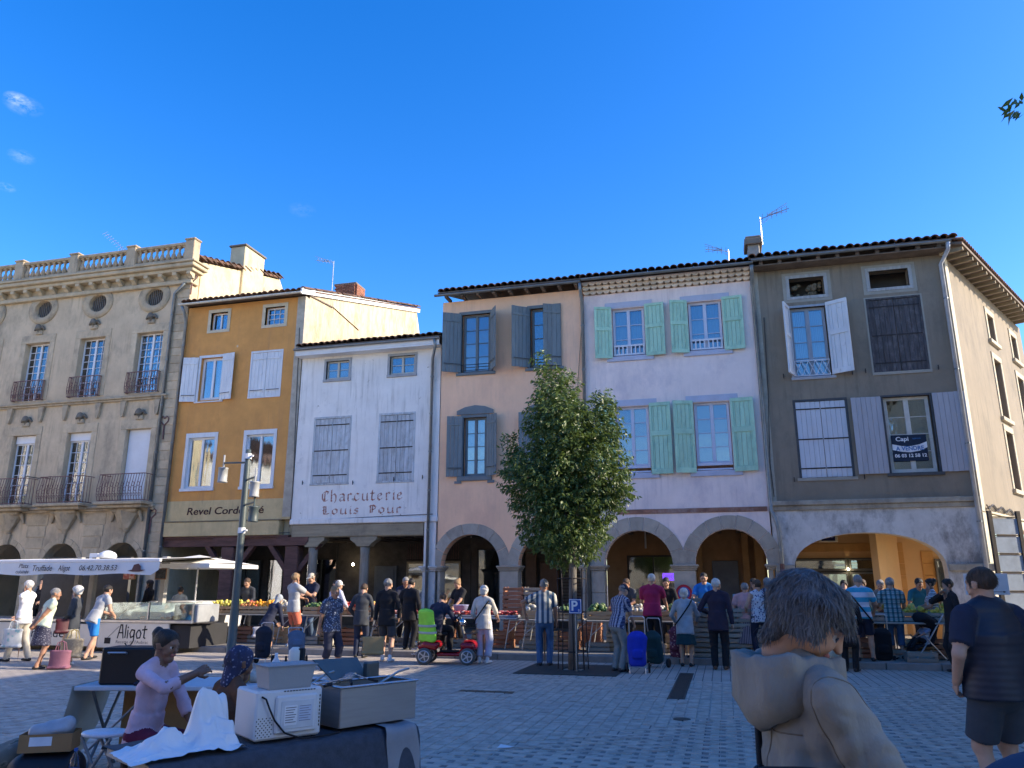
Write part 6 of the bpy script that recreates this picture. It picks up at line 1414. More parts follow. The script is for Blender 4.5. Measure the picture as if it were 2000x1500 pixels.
# rider on the scooter and child in the pushchair come with their vehicles
# near people
gk = 'people close to the camera'
kh = P_('woman in khaki hooded jacket with tousled grey hair, looking down, close to the camera', (.215, 2.52), 20, 1.70, .98, top='khaki', bot='black', hair='hair_salt', hairstyle='bowl', head_pitch=30, head_yaw=-30, lean=-1, neck_fwd=-.055, hem=.78, jacket=True, h=.0085, fold=.013, ridged=True, group=gk, hl=(.24, .15, .98), hr=(.30, -.26, .86), extra=khaki_jacket, strands=9000, puff=1.28)
cowl_hood(kh, MATS['khaki'])
def strap_on(o, pix, label):                    # a strap lying on the jacket where the photo shows it
    from mathutils.bvhtree import BVHTree
    bv = BVHTree.FromPolygons([v.co.copy() for v in o.data.vertices], [tuple(p.vertices) for p in o.data.polygons]); Mw = Matrix.Translation(o.location) @ Matrix.Rotation(o.rotation_euler.z, 4, 'Z'); Mi = Mw.inverted(); pts = []
    for px, py in pix:
        h_ = bv.ray_cast(Mi @ Vector((0, 0, CAMH)), Mi.to_3x3() @ ray(px, py).normalized())
        if h_[0] is not None: pts.append(Mw @ (h_[0]+h_[1]*.007))
    if len(pts) < 3: return
    c = pts[len(pts)//3]; t = thing('camera_bag', label, 'bag', c); MB().tube([p-c for p in pts], .010, 8).build('strap', MATS['black'], t, True); MB().ball((0, -.012, 0), .025, 14, 10, (1, .6, 1)).build('lens_case', M('caseblack2', .01, .01, .012, rough=.25), t, True)
strap_on(kh, [(1478, 1318), (1474, 1340), (1472, 1365), (1473, 1390), (1477, 1420), (1481, 1450), (1486, 1480), (1491, 1510), (1496, 1545)], 'black shoulder strap with a round black lens case on the khaki jacket')
P_('man in padded navy vest and shorts with hand in pocket, seen from behind', (1.90, 6.75), 118, 1.79, 1.20, top='navy', bot='charcoal', legs='shorts', vest='navyvest' if 'navyvest' in MATS else 'black', hair='hair_brown', hairstyle='crop', sleeve='short', hl=(.10, .26, .92), hr=(.1, -.25, .95), hem=.84, belly=.1, h=.011, strands=1500, group=gk, head_yaw=10, skin='skin')
sw1 = onG(300, 1395, .5)
P_('seated woman in pale pink blouse and maroon trousers, eating, by the folding table', (-4.22, 5.22), 0, 1.58, .96, top='pinkshirt', bot='maroon', skin='skin_dark', hair='hair_dark', hairstyle='bun', sit=.50, sleeve='three', lean=10, hr=(.46, -.02, 1.12), hl=(.40, .16, .60), fl=(.52, 0, .12, .06), fr=(.48, 0, -.10, .06), h=.0095, hem=.80, head_pitch=4, group=gk, fold=.009, ridged=True, kneeout=.1)
P_('seated person in brown top with patterned headscarf, seen from behind', (-3.42, 4.90), 62, 1.58, .98, top='brownfab', bot='charcoal', skin='skin_dark', hair='hair_dark', hairstyle='crop', strands=900, hat='scarf', hatm='bandana', sit=.42, lean=16, hl=(.4, .2, .85), hr=(.42, -.1, .88), fl=(.45, 0, .14, .02), fr=(.42, 0, -.14, .02), h=.0105, hem=.80, fold=.010, ridged=True, group=gk)
P_('person in dark blue jacket cut off by the lower right corner', (.60, 1.50), 100, 1.66, 1.12, top='bluedenim2' if 'bluedenim2' in MATS else 'jean_dark', bot='black', hair='hair_grey', h=.012, lean=0, group=gk, jacket=True, hem=.7)
# ================================================================ tree, lamp, signs
ZW = 0.13                                    # height of the raised walk
def leaf_mat(name, a, b):
    m, n, bs = _nodes(name); co = n.nodes.new('ShaderNodeTexCoord').outputs['Object']
    c = _ramp(n, _noise(n, co, 7, 4, .7), [(.3, a), (.7, b)]); n.links.new(c, bs.inputs['Base Color']); bs.inputs['Roughness'].default_value = .42
    tr = n.nodes.new('ShaderNodeBsdfTranslucent'); n.links.new(_mix(n, .4, c, (.22, .30, .05)), tr.inputs[0]); mx = n.nodes.new('ShaderNodeMixShader'); mx.inputs[0].default_value = .28
    n.links.new(bs.outputs[0], mx.inputs[1]); n.links.new(tr.outputs[0], mx.inputs[2]); n.links.new(mx.outputs[0], n.nodes['Material Output'].inputs[0]); MATS[name] = m; return m
leaf_mat('leaf', (.045, .085, .022), (.15, .21, .055))
M('bark', .16, .14, .12, var=.3, scale=9, stretch=(2, 2, .4), bump=.6, bscale=30)
TP = Vector((-3.0, 15.9, 0))
tree = thing('street_tree', 'young leafy evergreen street tree in a metal guard in front of the arches', 'tree', TP)
def leaves(lobes, n_twigs, per, L, rng, centre):
    vs = []; fs = []
    w = [a*b*c for (_, (a, b, c)) in lobes]; tot = sum(w)
    for _ in range(n_twigs):
        k = rng.random()*tot; i = 0
        while k > w[i] and i < len(w)-1: k -= w[i]; i += 1
        c, r = lobes[i]
        d = Vector((rng.gauss(0, 1), rng.gauss(0, 1), rng.gauss(0, 1))).normalized(); rad = rng.random()**.45*1.06
        p = c+Vector((d.x*r[0], d.y*r[1], d.z*r[2]))*rad
        out = (p-centre); out.z *= .4; out = (out.normalized()+Vector((rng.gauss(0, .5), rng.gauss(0, .5), rng.gauss(.25, .5)))).normalized()
        tl = rng.uniform(.10, .26)
        for j in range(per):
            b = p+out*tl*(j/per); a = rng.uniform(0, 6.28); o1 = out.orthogonal().normalized(); o2 = out.cross(o1)
            dr = (out*.5+(o1*math.cos(a)+o2*math.sin(a))*.9+Vector((0, 0, -.75))).normalized(); s = dr.cross(Vector((rng.gauss(0, 1), rng.gauss(0, 1), rng.gauss(0, 1)))).normalized(); l = L*rng.uniform(.7, 1.25); hw = l*.17
            up = s.cross(dr)
            m_ = b+dr*l*.5-up*l*.05; e = b+dr*l-up*l*.16; q = len(vs)
            vs += [b, m_+s*hw+up*hw*.35, m_, m_-s*hw+up*hw*.35, e]; fs += [(q, q+2, q+1), (q, q+3, q+2), (q+1, q+2, q+4), (q+2, q+3, q+4)]
    return vs, fs
rng = random.Random(5); lob = []
for (px, py, rx, rz) in ((1062, 728, 26, 42), (1088, 770, 44, 52), (1085, 815, 55, 60), (1112, 850, 72, 70), (1168, 812, 34, 48), (1182, 850, 34, 44), (1003, 872, 22, 40), (1012, 925, 36, 48), (1080, 930, 84, 66), (1168, 925, 58, 60), (1200, 965, 32, 32), (1100, 985, 96, 56), (1102, 1035, 78, 42), (1112, 1070, 46, 30)):
    c = onY(px, py, 15.9); k = 16.4/1500; lob.append((Vector((c.x-TP.x, random.uniform(-.25, .25), c.z)), (rx*k, min(rx*k, .95), rz*k)))
vs, fs = leaves(lob, 5200, 8, .105, rng, Vector((0, 0, 3.6)))
cr = MB().add(vs, fs).build('crown', MATS['leaf'], tree, True)
tr = MB().tube([(0, 0, 0), (.01, 0, 1.0), (.03, .0, 2.1), (.0, .02, 3.2), (-.06, 0, 4.6), (-.22, 0, 5.9)], [.105, .085, .075, .06, .04, .012], 10)
tr.build('trunk', MATS['bark'], tree, True)
for (c, r) in lob[3:]:
    z0 = rng.uniform(1.9, 2.6) if c.z < 3.5 else rng.uniform(2.5, 3.6)
    MB().tube([(.02, 0, z0), (c.x*.45, c.y*.5, (z0+c.z)/2+.1), (c.x, c.y, c.z)], [.035, .022, .008], 6).build('limb', MATS['bark'], tree, True)
gd = thing('tree_guard', 'black metal guard of upright bars around the street tree trunk', 'tree guard', TP)
for i in range(8):
    a = 2*math.pi*i/8+.2; MB().tube([(.30*math.cos(a), .30*math.sin(a), 0), (.27*math.cos(a), .27*math.sin(a), 1.0), (.30*math.cos(a), .30*math.sin(a), 1.95)], .012, 6).build('bar', MATS['iron'], gd)
for z in (.35, 1.1, 1.75): MB().tube([(.285*math.cos(t*.3927), .285*math.sin(t*.3927), z) for t in range(17)], .012, 6, False).build('ring', MATS['iron'], gd)
pit = thing('tree_pit_plate', 'dark square plate covering the tree pit in the paving', 'plate', (TP.x, TP.y-.05, 0))
MB().box(-.98, -.2, -.95, .95, .003, .016, .004).build('plate_half', M('plate', .035, .042, .04, rough=.7), pit); MB().box(.2, .98, -.95, .95, .003, .016, .004).build('plate_half', MATS['plate'], pit)
MB().box(-.195, .195, -.95, -.2, .003, .016, .004).build('plate_strip', MATS['plate'], pit); MB().box(-.195, .195, .2, .95, .003, .016, .004).build('plate_strip', MATS['plate'], pit)
ps = onY(1124, 1184, 15.5); sg = thing('parking_sign', 'small blue parking sign with white P in front of the tree guard', 'sign', (ps.x, 15.5, 0))
MB().tube([(0, 0, 0), (0, 0, ps.z+.12)], .018, 8).build('post', M('zinc'), sg)
MB().box(-.125, .125, -.03, -.02, ps.z-.14, ps.z+.14, .004).build('panel', M('signblue', .01, .07, .32, rough=.4, bump=0), sg)
for q in ((-.118, .118, ps.z+.118, ps.z+.13), (-.118, .118, ps.z-.13, ps.z-.118), (-.118, -.106, ps.z-.118, ps.z+.118), (.106, .118, ps.z-.118, ps.z+.118)): MB().box(q[0], q[1], -.033, -.0305, q[2], q[3]).build('border', MATS['whitepaint'], sg)
lettering('P', .26, MATS['whitepaint'], sg, (-.02, -.034, ps.z), offset=.006, ext=.001); lettering('8', .07, MATS['whitepaint'], sg, (.07, -.034, ps.z-.08), ext=.001)
rs = onY(1336, 1158, D-.12); ns = thing('round_sign', 'round red bordered no parking sign fixed to the middle stone pillar', 'sign', (rs.x, D-.13, rs.z))
RX = Matrix.Rotation(R(90), 4, 'X')
MB().lathe([(.24, 0), (.24, .012)], (0, 0, 0), 28, T=RX).build('disc', M('signred', .42, .02, .04, rough=.4, bump=0), ns); MB().lathe([(.17, .0122), (.17, .016)], (0, 0, 0), 28, T=RX).build('field', M('signblue2', .03, .12, .40, rough=.4, bump=0), ns)
MB().bar((-.13, -.018, .13), (.13, -.018, -.13), .045, .004).build('bar', MATS['signred'], ns)
lp = onG(450, 1292); lp = Vector((-11.6, 14.6, 0)); lp.x = onY(462, 1150, 14.6).x
la = thing('street_lamp', 'dark grey street lamp post with three hanging can lanterns', 'street lamp', lp)
LM = M('lampgrey', .075, .095, .09, rough=.45, metal=.0, var=.15); zt = onY(490, 878, 14.6).z
MB().lathe([(.15, 0), (.15, .05), (.095, .08), (.09, 1.1), (.08, 1.15), (.066, zt-.35), (.055, zt-.3), (.055, zt)], n=14).build('post', LM, la, True)
def lantern(px_arm, py_arm, py_bot, m):
    p = onY(px_arm, py_arm, 14.6)-lp; zb = onY(px_arm, py_bot, 14.6).z; p.y = -.25 if px_arm > 470 else .1
    MB().tube([(0, 0, p.z-.03), (p.x, p.y, p.z)], .022, 6).build('arm', LM, la)
    h = .33
    b = MB().lathe([(.02, zb+h+.28), (.02, zb+h), (.105, zb+h-.005), (.11, zb+h-.03), (.10, zb+h-.04), (.10, zb+.03), (.11, zb+.02), (.11, zb)], (p.x, p.y, 0), 16); b.build('lantern', m, la, True)
    MB().tube([(p.x, p.y, p.z+.12), (p.x, p.y, zb+h)], .014, 6).build('rod', LM, la)
lantern(432, 903, 941, M('lanternpale', .36, .36, .34, rough=.5)); lantern(512, 934, 973, MATS['lanternpale']); lantern(510, 983, 1021, LM)
for z in (zt-.15, zt-1.75): MB().lathe([(.078, z-.06), (.078, z+.06)], n=12).bar((.07, 0, z), (.16, -.05, z), .035).build('clamp', MATS['whitepaint'], la)
# ================================================================ market furniture
wood = M('cratewood', .42, .30, .18, var=.22, scale=8, stretch=(.3, 2, 2), bump=.3, rnd=.2); wood2 = M('cratered', .36, .17, .10, var=.22, scale=8, stretch=(.3, 2, 2), bump=.3, rnd=.2); wood3 = M('crategrey', .33, .30, .25, var=.2, scale=8, stretch=(.3, 2, 2), bump=.3, rnd=.2)
def crate_kit(m, L=.56, Wd=.38, H=.20):
    s = me_of(MB().box(-L/2, L/2, -.006, .006, 0, H*.36, .003), 'slat', m); e = me_of(MB().box(-.007, .007, -Wd/2+.01, Wd/2-.01, 0, H*.86, .003), 'end_board', m); p = me_of(MB().box(-.015, .015, -.015, .015, 0, H), 'corner_post', m); b = me_of(MB().box(-L/2, L/2, -Wd/2+.008, Wd/2-.008, .004, .014), 'base', m)
    return (s, e, p, b, L, Wd, H)
KITS = {'w': crate_kit(wood), 'r': crate_kit(wood2), 'g': crate_kit(wood3)}
def crate(pos, rz, label, group, kit='w', fill=None, heap=.05, fr=.035, n=70):
    s, e, p, b, L, Wd, H = KITS[kit]
    t = thing('wooden_crate', label, 'crate', pos, rz, group)
    for y in (-Wd/2, Wd/2):
        for z in (.012, H*.56): link('slat', s, t, (0, y, z))
    for x in (-L/2+.02, L/2-.02):
        link('end_board', e, t, (x, 0, .015))
        for y in (-Wd/2+.022, Wd/2-.022): link('corner_post', p, t, (x+(.02 if x < 0 else -.02), y, .012))
    link('base', b, t, (0, 0, 0))
    if fill:
        mb = MB(); rg = random.Random(hash(pos[0]) % 1000)
        for i in range(n):
            x, y = rg.uniform(-L/2+.04, L/2-.04), rg.uniform(-Wd/2+.04, Wd/2-.04); z = H-.03+heap*(1-(2*x/L)**2)*(1-(2*y/Wd)**2)*2*rg.random()
            mb.ball((x, y, z), fr*rg.uniform(.85, 1.15), 7, 5, (1, 1, rg.uniform(.85, 1.2)))
        o = mb.build('produce', fill, t, True); o['kind'] = 'stuff'
    return t
def produce(name, a, b, c=None, sc=9):
    m, n, bs = _nodes(name); co = n.nodes.new('ShaderNodeTexCoord').outputs['Object']; v = n.nodes.new('ShaderNodeTexVoronoi'); v.inputs['Scale'].default_value = sc; n.links.new(co, v.inputs[0])
    sp = n.nodes.new('ShaderNodeSeparateColor'); n.links.new(v.outputs['Color'], sp.inputs[0]); n.links.new(_ramp(n, sp.outputs[0], [(.2, a), (.5, b), (.8, c or a)]), bs.inputs['Base Color']); bs.inputs['Roughness'].default_value = .45; MATS[name] = m; return m
produce('pears', (.62, .52, .08), (.70, .60, .14), (.45, .48, .08)); produce('oranges', (.75, .33, .02), (.78, .40, .04)); produce('apples', (.60, .20, .08), (.62, .45, .10), (.5, .1, .05)); produce('tomatoes', (.50, .03, .02), (.60, .08, .03), (.62, .35, .30)); produce('greens', (.06, .13, .03), (.12, .20, .05), (.18, .22, .08)); produce('whites', (.62, .58, .50), (.50, .42, .28), (.60, .55, .45)); produce('meat', (.45, .06, .05), (.62, .45, .40), (.36, .03, .03), sc=14)
def trestle(pxa, pxb, Y, z, label, depth=.8, m=None, z0=ZW, top_mat=None):
    xa, xb = onY(pxa, 1195, Y).x, onY(pxb, 1195, Y).x; t = thing('trestle_table', label, 'table', ((xa+xb)/2, Y, z0)); hw = (xb-xa)/2; lm = M('tubelight', .50, .50, .48, metal=.4, rough=.45)
    MB().box(-hw, hw, 0, depth, z-.035, z, .008).build('table_top', top_mat or M('tabletop', .40, .37, .32, var=.15), t)
    n = max(2, int(2*hw/1.8)+1)
    for i in range(n):
        x = -hw+.2+(2*hw-.4)*i/(n-1)
        for y in (.06, depth-.06): MB().tube([(x-.12, y, 0), (x, y, z-.04)], .016, 6).build('leg', lm, t); 
        MB().tube([(x-.1, .06, .12), (x-.1, depth-.06, .12)], .012, 6).build('stretcher', lm, t); MB().tube([(x, .06, z-.06), (x+.38, .06, z-.3) if False else (x+.3, .06, z-.045)], .010, 6).build('brace', lm, t); MB().tube([(x-.06, .06, z*.5), (x+.3, .06, z-.05)], .010, 6).build('brace', lm, t)
    return t, xa, xb
t1, xa, xb = trestle(392, 562, 18.7, .74, 'trestle table carrying the pear and orange crates left of the lamp post')
fills = [('pears', 'yellow pears heaped in the leftmost crate on the fruit table'), ('pears', 'yellow pears in the second crate from the left on the fruit table'), ('pears', 'pale pears in the third crate on the fruit table'), ('apples', 'red apples in the fourth crate on the fruit table'), ('oranges', 'bright oranges in the fifth crate on the fruit table'), ('oranges', 'oranges in the crate beside the stooped old woman'), ('whites', 'crate of pale vegetables at the right end of the fruit table')]
for i, (f, lb) in enumerate(fills): x = xa+.32+(xb-xa-.64)*i/(len(fills)-1); crate((x, 18.98, ZW+.745), 0, lb, 'fruit crates on the left table', 'w', MATS[f], .09, .038, 75)
t2, xa, xb = trestle(585, 745, 18.6, .74, 'trestle table of tomatoes behind the woman in floral blouse')
for i, f in enumerate(('greens', 'whites', 'tomatoes', 'tomatoes', 'apples')): x = xa+.3+(xb-xa-.6)*i/4; crate((x, 18.9, ZW+.745), 0, ['leafy greens in the crate by the coral shorts man', 'pale cauliflowers in the crate by the white capped shopper', 'dark red tomatoes in the crate behind the floral blouse', 'tomatoes in the crate left of the dark jacket man', 'mixed red apples in the crate by the black jacket man'][i], 'crates on the tomato table', 'r' if i % 2 else 'w', MATS[f], .08, .04, 60)
t3, xa, xb = trestle(755, 1010, 18.6, .72, 'long table of meat trays behind the red mobility scooter', top_mat=M('steeltop', .45, .46, .48, metal=.6, rough=.35))
for i in range(7):
    x = xa+.35+(xb-xa-.7)*i/6; tb = thing('meat_tray', f'tray of red and white cured meat, {["first", "second", "third", "fourth", "fifth", "sixth", "seventh"][i]} from the left on the long table', 'tray', (x, 18.98, ZW+.722), 0, 'meat trays'); MB().box(-.27, .27, -.25, .25, 0, .05, .01).build('tray', M('traygrey', .35, .36, .38, metal=.4), tb)
    mb = MB(); rg = random.Random(i)
    for k in range(45): mb.ball((rg.uniform(-.23, .23), rg.uniform(-.2, .2), .06+.07*rg.random()), rg.uniform(.03, .05), 6, 4, (1.5, .8, .7))
    o = mb.build('cured_meat', MATS['meat'], tb, True); o['kind'] = 'stuff'
bp = onY(900, 1185, 19.2); tag(MB().lathe([(.14, 0), (.2, .16), (.215, .17), (.2, .165), (.13, .02)], n=18).build('plastic_bowl', M('bowlblue', .42, .45, .72, rough=.4), loc=(bp.x, 19.2, ZW+.83), smooth=True), 'pale blue plastic bowl on the meat table before the young vendor', 'bowl')
t4, xa, xb = trestle(1012, 1135, 18.5, .70, 'folding table with cabbage crates behind the striped shirt man')
for i, f in enumerate(('whites', 'whites', 'greens')): x = xa+.32+(xb-xa-.64)*i/2; crate((x, 18.85, ZW+.705), 0, ['white onions in the crate right of the checked jacket woman', 'yellowish squash crate behind the striped shirt man', 'leafy crate beside the tree guard'][i], 'crates on the folding table', 'w', MATS[f], .09, .045, 55)
t5, xa, xb = trestle(1140, 1345, 18.4, .70, 'vegetable table behind the flat cap man and magenta polo man')
for i, f in enumerate(('greens', 'apples', 'whites', 'whites', 'greens')): x = xa+.32+(xb-xa-.64)*i/4; crate((x, 18.75, ZW+.705), 0, ['bunched greens in the crate just right of the tree', 'red peppers in the crate left of the flat cap man', 'pale cauliflowers between the flat cap and magenta shirts', 'melons in the crate right of the magenta shirt', 'salad crate in front of the grey cardigan woman'][i], 'crates on the vegetable table', 'w', MATS[f], .1, .05, 50)
def stack(px, Y, n, kit, label, z0=ZW, rz=0.0, jit=.02):
    x = onY(px, 1200, Y).x
    od = ['topmost', 'second from top', 'third from top', 'fourth from top', 'fifth from top', 'sixth from top', 'seventh from top']
    for i in range(n): crate((x+random.uniform(-jit, jit), Y+random.uniform(-jit, jit), z0+i*.205), rz+random.uniform(-.03, .03), label+', '+(od[n-1-i] if i else 'lowest'), 'stacked wooden crates', kit)
stack(1006, 20.3, 7, 'r', 'reddish slatted crate in the stack beside the middle stone pillar'); stack(1046, 20.3, 7, 'g', 'grey slatted crate in the stack behind the striped shirt man')
stack(1153, 19.9, 3, 'r', 'reddish crate in the low stack right of the tree'); stack(845, 20.2, 4, 'g', 'grey crate in the stack behind the scooter'); stack(752, 20.0, 3, 'w', 'pale crate under the table by the brown bag')
for i, px in enumerate((1378, 1424, 1468, 1512)): stack(px, 17.9, 5 if i else 6, 'g', ['grey slatted crate in the stack left of the dark jacket man', 'grey slatted crate in the stack behind the dark jacket man', 'grey slatted crate in the stack before the salmon top woman', 'grey slatted crate in the stack behind the dotted top'][i])
t6, xa, xb = trestle(1560, 1880, 18.2, .74, 'long vegetable table under the wide flat arch')
for i, f in enumerate(('greens', 'whites', 'greens', 'apples', 'pears', 'pears')): x = xa+.32+(xb-xa-.64)*i/5; crate((x, 18.6, ZW+.745), 0, ['green produce crate at the left end under the wide arch', 'pale produce crate behind the black coat person', 'leafy crate behind the turquoise striped man', 'red produce crate behind the teal plaid shirt', 'bright yellow peppers crate left of the pushchair', 'yellow crate at the right end by the corner pillar'][i], 'crates under the wide arch', 'g', MATS[f], .09, .045, 55)
crate((onY(1790, 1210, 17.8).x, 17.85, .0+ZW), 0, 'grey crate on the ground left of the pushchair', 'ground crates', 'g')
for (px, py, lb) in ((1400, 1172, 'blue lettered price card on the crates by the salmon top woman'),):
    p = onY(1446, 1172, 18.4); t = tag(MB().box(-.16, .16, -.008, .008, -.13, .13).build('price_card', M('cardblue', .30, .48, .62), loc=p, rot=(-.25, 0, -.1)), lb, 'card')
def under(pxa, pxb, Y, n, label, kits='gwr', fills=()):
    for i in range(n):
        px = pxa+(pxb-pxa)*(i+.5)/n; kt = kits[i % len(kits)]; hgt = 1+(i*7 % 3 > 0)
        for q in range(hgt): crate((onY(px, 1240, Y).x+random.uniform(-.04, .04), Y+random.uniform(-.08, .08), ZW+.205*q), random.uniform(-.12, .12), f"{dict(g='grey', w='pale', r='reddish')[kt]} crate under the {label}, {['first', 'second', 'third', 'fourth', 'fifth', 'sixth', 'seventh'][i]} from left{', upper' if q else ''}", 'crates under the tables', kt)
under(400, 556, 19.1, 5, 'fruit table'); under(592, 740, 19.0, 4, 'tomato table'); under(770, 1000, 19.1, 6, 'meat table'); under(1020, 1128, 19.0, 3, 'folding table'); under(1150, 1340, 18.8, 5, 'vegetable table'); under(1575, 1860, 18.6, 6, 'long table under the wide arch')
# right corner: green clothed table, glazed panel, arrow sign
p = onY(1975, 1200, 17.6); t7 = thing('green_table', 'green clothed stall table at the right edge by the lane', 'table', (p.x, 17.6, ZW*0))
MB().box(-.5, 1.2, 0, .8, .74, .78, .01).build('table_top', M('greencloth', .01, .09, .05), t7); MB().box(-.5, 1.2, -.012, 0, .58, .775).build('cloth_drop', MATS['greencloth'], t7)
for x in (-.42, .5, 1.1): MB().tube([(x, .1, 0), (x, .1, .74)], .02, 6).build('leg', MATS['iron'], t7); MB().tube([(x, .7, 0), (x, .7, .74)], .02, 6).build('leg', MATS['iron'], t7)
mb = MB()
for i in range(16): mb.ball((random.uniform(-.45, 1.0), random.uniform(.1, .6), .83), random.uniform(.05, .09), 7, 5, (1, 1, .8))
o = mb.build('pale_goods', MATS['whites'], t7, True); o['kind'] = 'stuff'
gp_ = thing('glazed_panel', 'tall dark framed panel of glass panes standing in the lane at right', 'panel', (onY(1978, 1120, 20.5).x, 20.5, ZW*0), R(25))
for x in (-.38, .38): MB().box(x-.05, x+.05, -.03, .03, 0, 3.3).build('stile', MATS['iron'], gp_)
for i in range(8): MB().box(-.33, .33, -.02, .02, .2+i*.42, .23+i*.42).build('rail', MATS['iron'], gp_)
for i in range(7): MB().box(-.33, .33, -.006, .006, .24+i*.42, .61+i*.42).build('pane', M('milkglass', .42, .48, .56, rough=.2), gp_)
p = onY(1928, 1152, 19); dsn = thing('direction_sign', 'white sign board with an arrow beside the corner pillar', 'sign', (p.x, 19, 0))
MB().tube([(0, .03, 0), (0, .03, 1.95)], .025, 8).build('post', MATS['iron'], dsn); MB().box(-.42, .42, -.012, .0, 1.42, 1.86, .004).build('board', MATS['whitepaint'], dsn)
for t, z, w in (('du Tonte', 1.77, .34), ('uniquement', 1.66, .38), ('local', 1.57, .16)): lettering(t, .1, MATS['black'], dsn, (-.12, -.014, z), width=w, ext=.001)
MB().box(-.1, .3, -.014, -.0125, 1.475, 1.487).add([(.3, -.014, 1.46), (.36, -.014, 1.481), (.3, -.014, 1.502)], [(0, 1, 2)]).build('arrow', MATS['black'], dsn)
# ================================================================ food trailer, awning, parasol, van
FX0, FX1, FY = onY(-60, 1200, 16.9).x, onY(384, 1200, 16.9).x, 16.9
ft = thing('food_trailer', 'white food trailer counter with handwritten Aligot panel and long awning', 'food trailer', ((FX0+FX1)/2, FY, 0)); OFF[ft.name] = Vector(((FX0+FX1)/2, FY, 0))
WP = M('trailerwhite', .72, .68, .60, var=.05, rough=.5)
px0 = onY(192, 1240, FY).x
part('front_panel', MB().box(FX0, px0-.9, FY, FY+.05, .12, .68, .01), WP, ft); part('front_panel', MB().box(px0, FX1-.75, FY-.01, FY+.05, .10, .72, .01), WP, ft); part('front_panel', MB().box(px0-.88, px0-.02, FY, FY+.05, .12, .66, .01), WP, ft)
part('counter', MB().box(FX0, FX1-.1, FY-.04, FY+1.0, .70, .78, .015), M('steel', .45, .46, .48, metal=.8, rough=.3), ft); part('chassis', MB().box(FX0, FX1-.2, FY+.1, FY+1.6, .12, .66), M('charcoalbox', .03, .03, .033), ft)
part('sneeze_glass', MB().box(px0, FX1-.1, FY+.02, FY+.03, .79, 1.18), glass_mat('stallglass', (.8, .9, .88), .05), ft); part('glass_shelf', MB().box(px0, FX1-.1, FY+.0, FY+.35, 1.182, 1.195), MATS['stallglass'], ft)
for x in (px0, (px0+FX1)/2, FX1-.12): part('glass_post', MB().box(x-.015, x+.015, FY, FY+.04, .785, 1.18), MATS['steel'], ft)
mb = MB()
for i in range(40): mb.ball((random.uniform(px0, FX1-.3), FY+random.uniform(.15, .7), .82), random.uniform(.05, .11), 7, 5, (1.2, 1, .5))
tag(part('dishes', mb, MATS['meat'], ft, True), kind='stuff')
part('end_box', MB().box(FX1-.7, FX1, FY+.05, FY+.9, .72, 1.15, .02), M('greypanel', .30, .31, .32), ft)
for x in (FX0+3.0, onY(150, 1150, FY+.9).x, onY(318, 1150, FY+.9).x): part('post', MB().box(x-.07, x+.07, FY+.85, FY+.99, .1, 2.35), M('postgrey', .34, .33, .31), ft)
part('back_wall', MB().box(FX0, px0-1.2, FY+2.2, FY+2.3, .1, 2.4), M('stallback', .10, .10, .10), ft)
# awning: sloping sheet and hanging valance
AX1 = onY(312, 1100, FY-.8).x; zf = 2.22; av = []; n = 30
for i in range(n+1):
    x = FX0+(AX1-FX0)*i/n; s = .015*math.sin(i*1.1)
    av += [(x, FY-.75, zf+s), (x, FY+1.6, zf+.12+s*.5), (x, FY+1.6, zf+.10+s*.5), (x, FY-.75, zf-.03+s)]
mb = MB().add(av, [(4*i+a, 4*i+4+a, 4*i+4+b, 4*i+b) for i in range(n) for a, b in ((0, 1), (1, 2), (2, 3), (3, 0))])
part('awning_sheet', mb, M('awning', .78, .76, .70, var=.04, rough=.7), ft, True); part('awning_bar', MB().box(FX0, AX1, FY-.80, FY-.72, zf-.06, zf+.02, .015), MATS['whitepaint'], ft)
vv = []
for i in range(n+1): x = FX0+(AX1-FX0)*i/n; vv += [(x, FY-.79, zf-.06), (x, FY-.82+.012*math.sin(i*.9), zf-.35-.02*math.sin(i*.7)+(.12 if i == n else 0))]
va = part('valance', MB().add(vv, [(2*i+1, 2*i+3, 2*i+2, 2*i) for i in range(n)]), M('valance', .62, .66, .68, var=.04, rough=.8), ft, True)
INK = M('ink', .02, .02, .025, bump=0)
for t, px, py, w, s in (('Plats', 45, 1110, .30, .15), ('cuisinés', 42, 1121, .40, .13), ('Truffade', 81, 1114, .60, .2), ('Aligot', 124, 1114, .36, .19), ('06.42.70.38.53', 190, 1112, 1.12, .18)):
    p = onY(px, py, FY-.845); lettering(t, s, INK, va, Vector((p.x, FY-.845, zf-.2 if s > .16 else (zf-.14 if py < 1115 else zf-.28))), width=w, shear=.25, ext=.001)
p = onY(266, 1112, FY-.845); part('hat_logo', MB().prism([(p.x-.25, zf-.27), (p.x-.12, zf-.24), (p.x-.08, zf-.13), (p.x+.05, zf-.1), (p.x+.12, zf-.16), (p.x+.13, zf-.24), (p.x+.27, zf-.25), (p.x+.1, zf-.29), (p.x-.1, zf-.29)], FY-.85, FY-.845), M('logobrown', .10, .05, .05), va)
pa = onY(258, 1233, FY-.02); fp = [o for o in ft.children if o.name.startswith('front_panel')][1]
A = [[(0, 0), (.12, .5), (.2, .5), (.3, 0)], [(.06, .2), (.26, .2)], [(.4, .5), (.4, .02)], [(.52, .3), (.52, .0)], [(.51, .4), (.53, .42)], [(.86, .3), (.72, .32), (.64, .18), (.70, .02), (.84, .08), (.87, .3), (.86, -.1), (.74, -.27), (.55, -.3), (.44, -.2)], [(1.06, .3), (.97, .16), (1.04, .0), (1.18, .02), (1.22, .18), (1.14, .31), (1.06, .3)], [(1.4, .46), (1.38, .04), (1.46, .0)], [(1.28, .32), (1.52, .34)]]
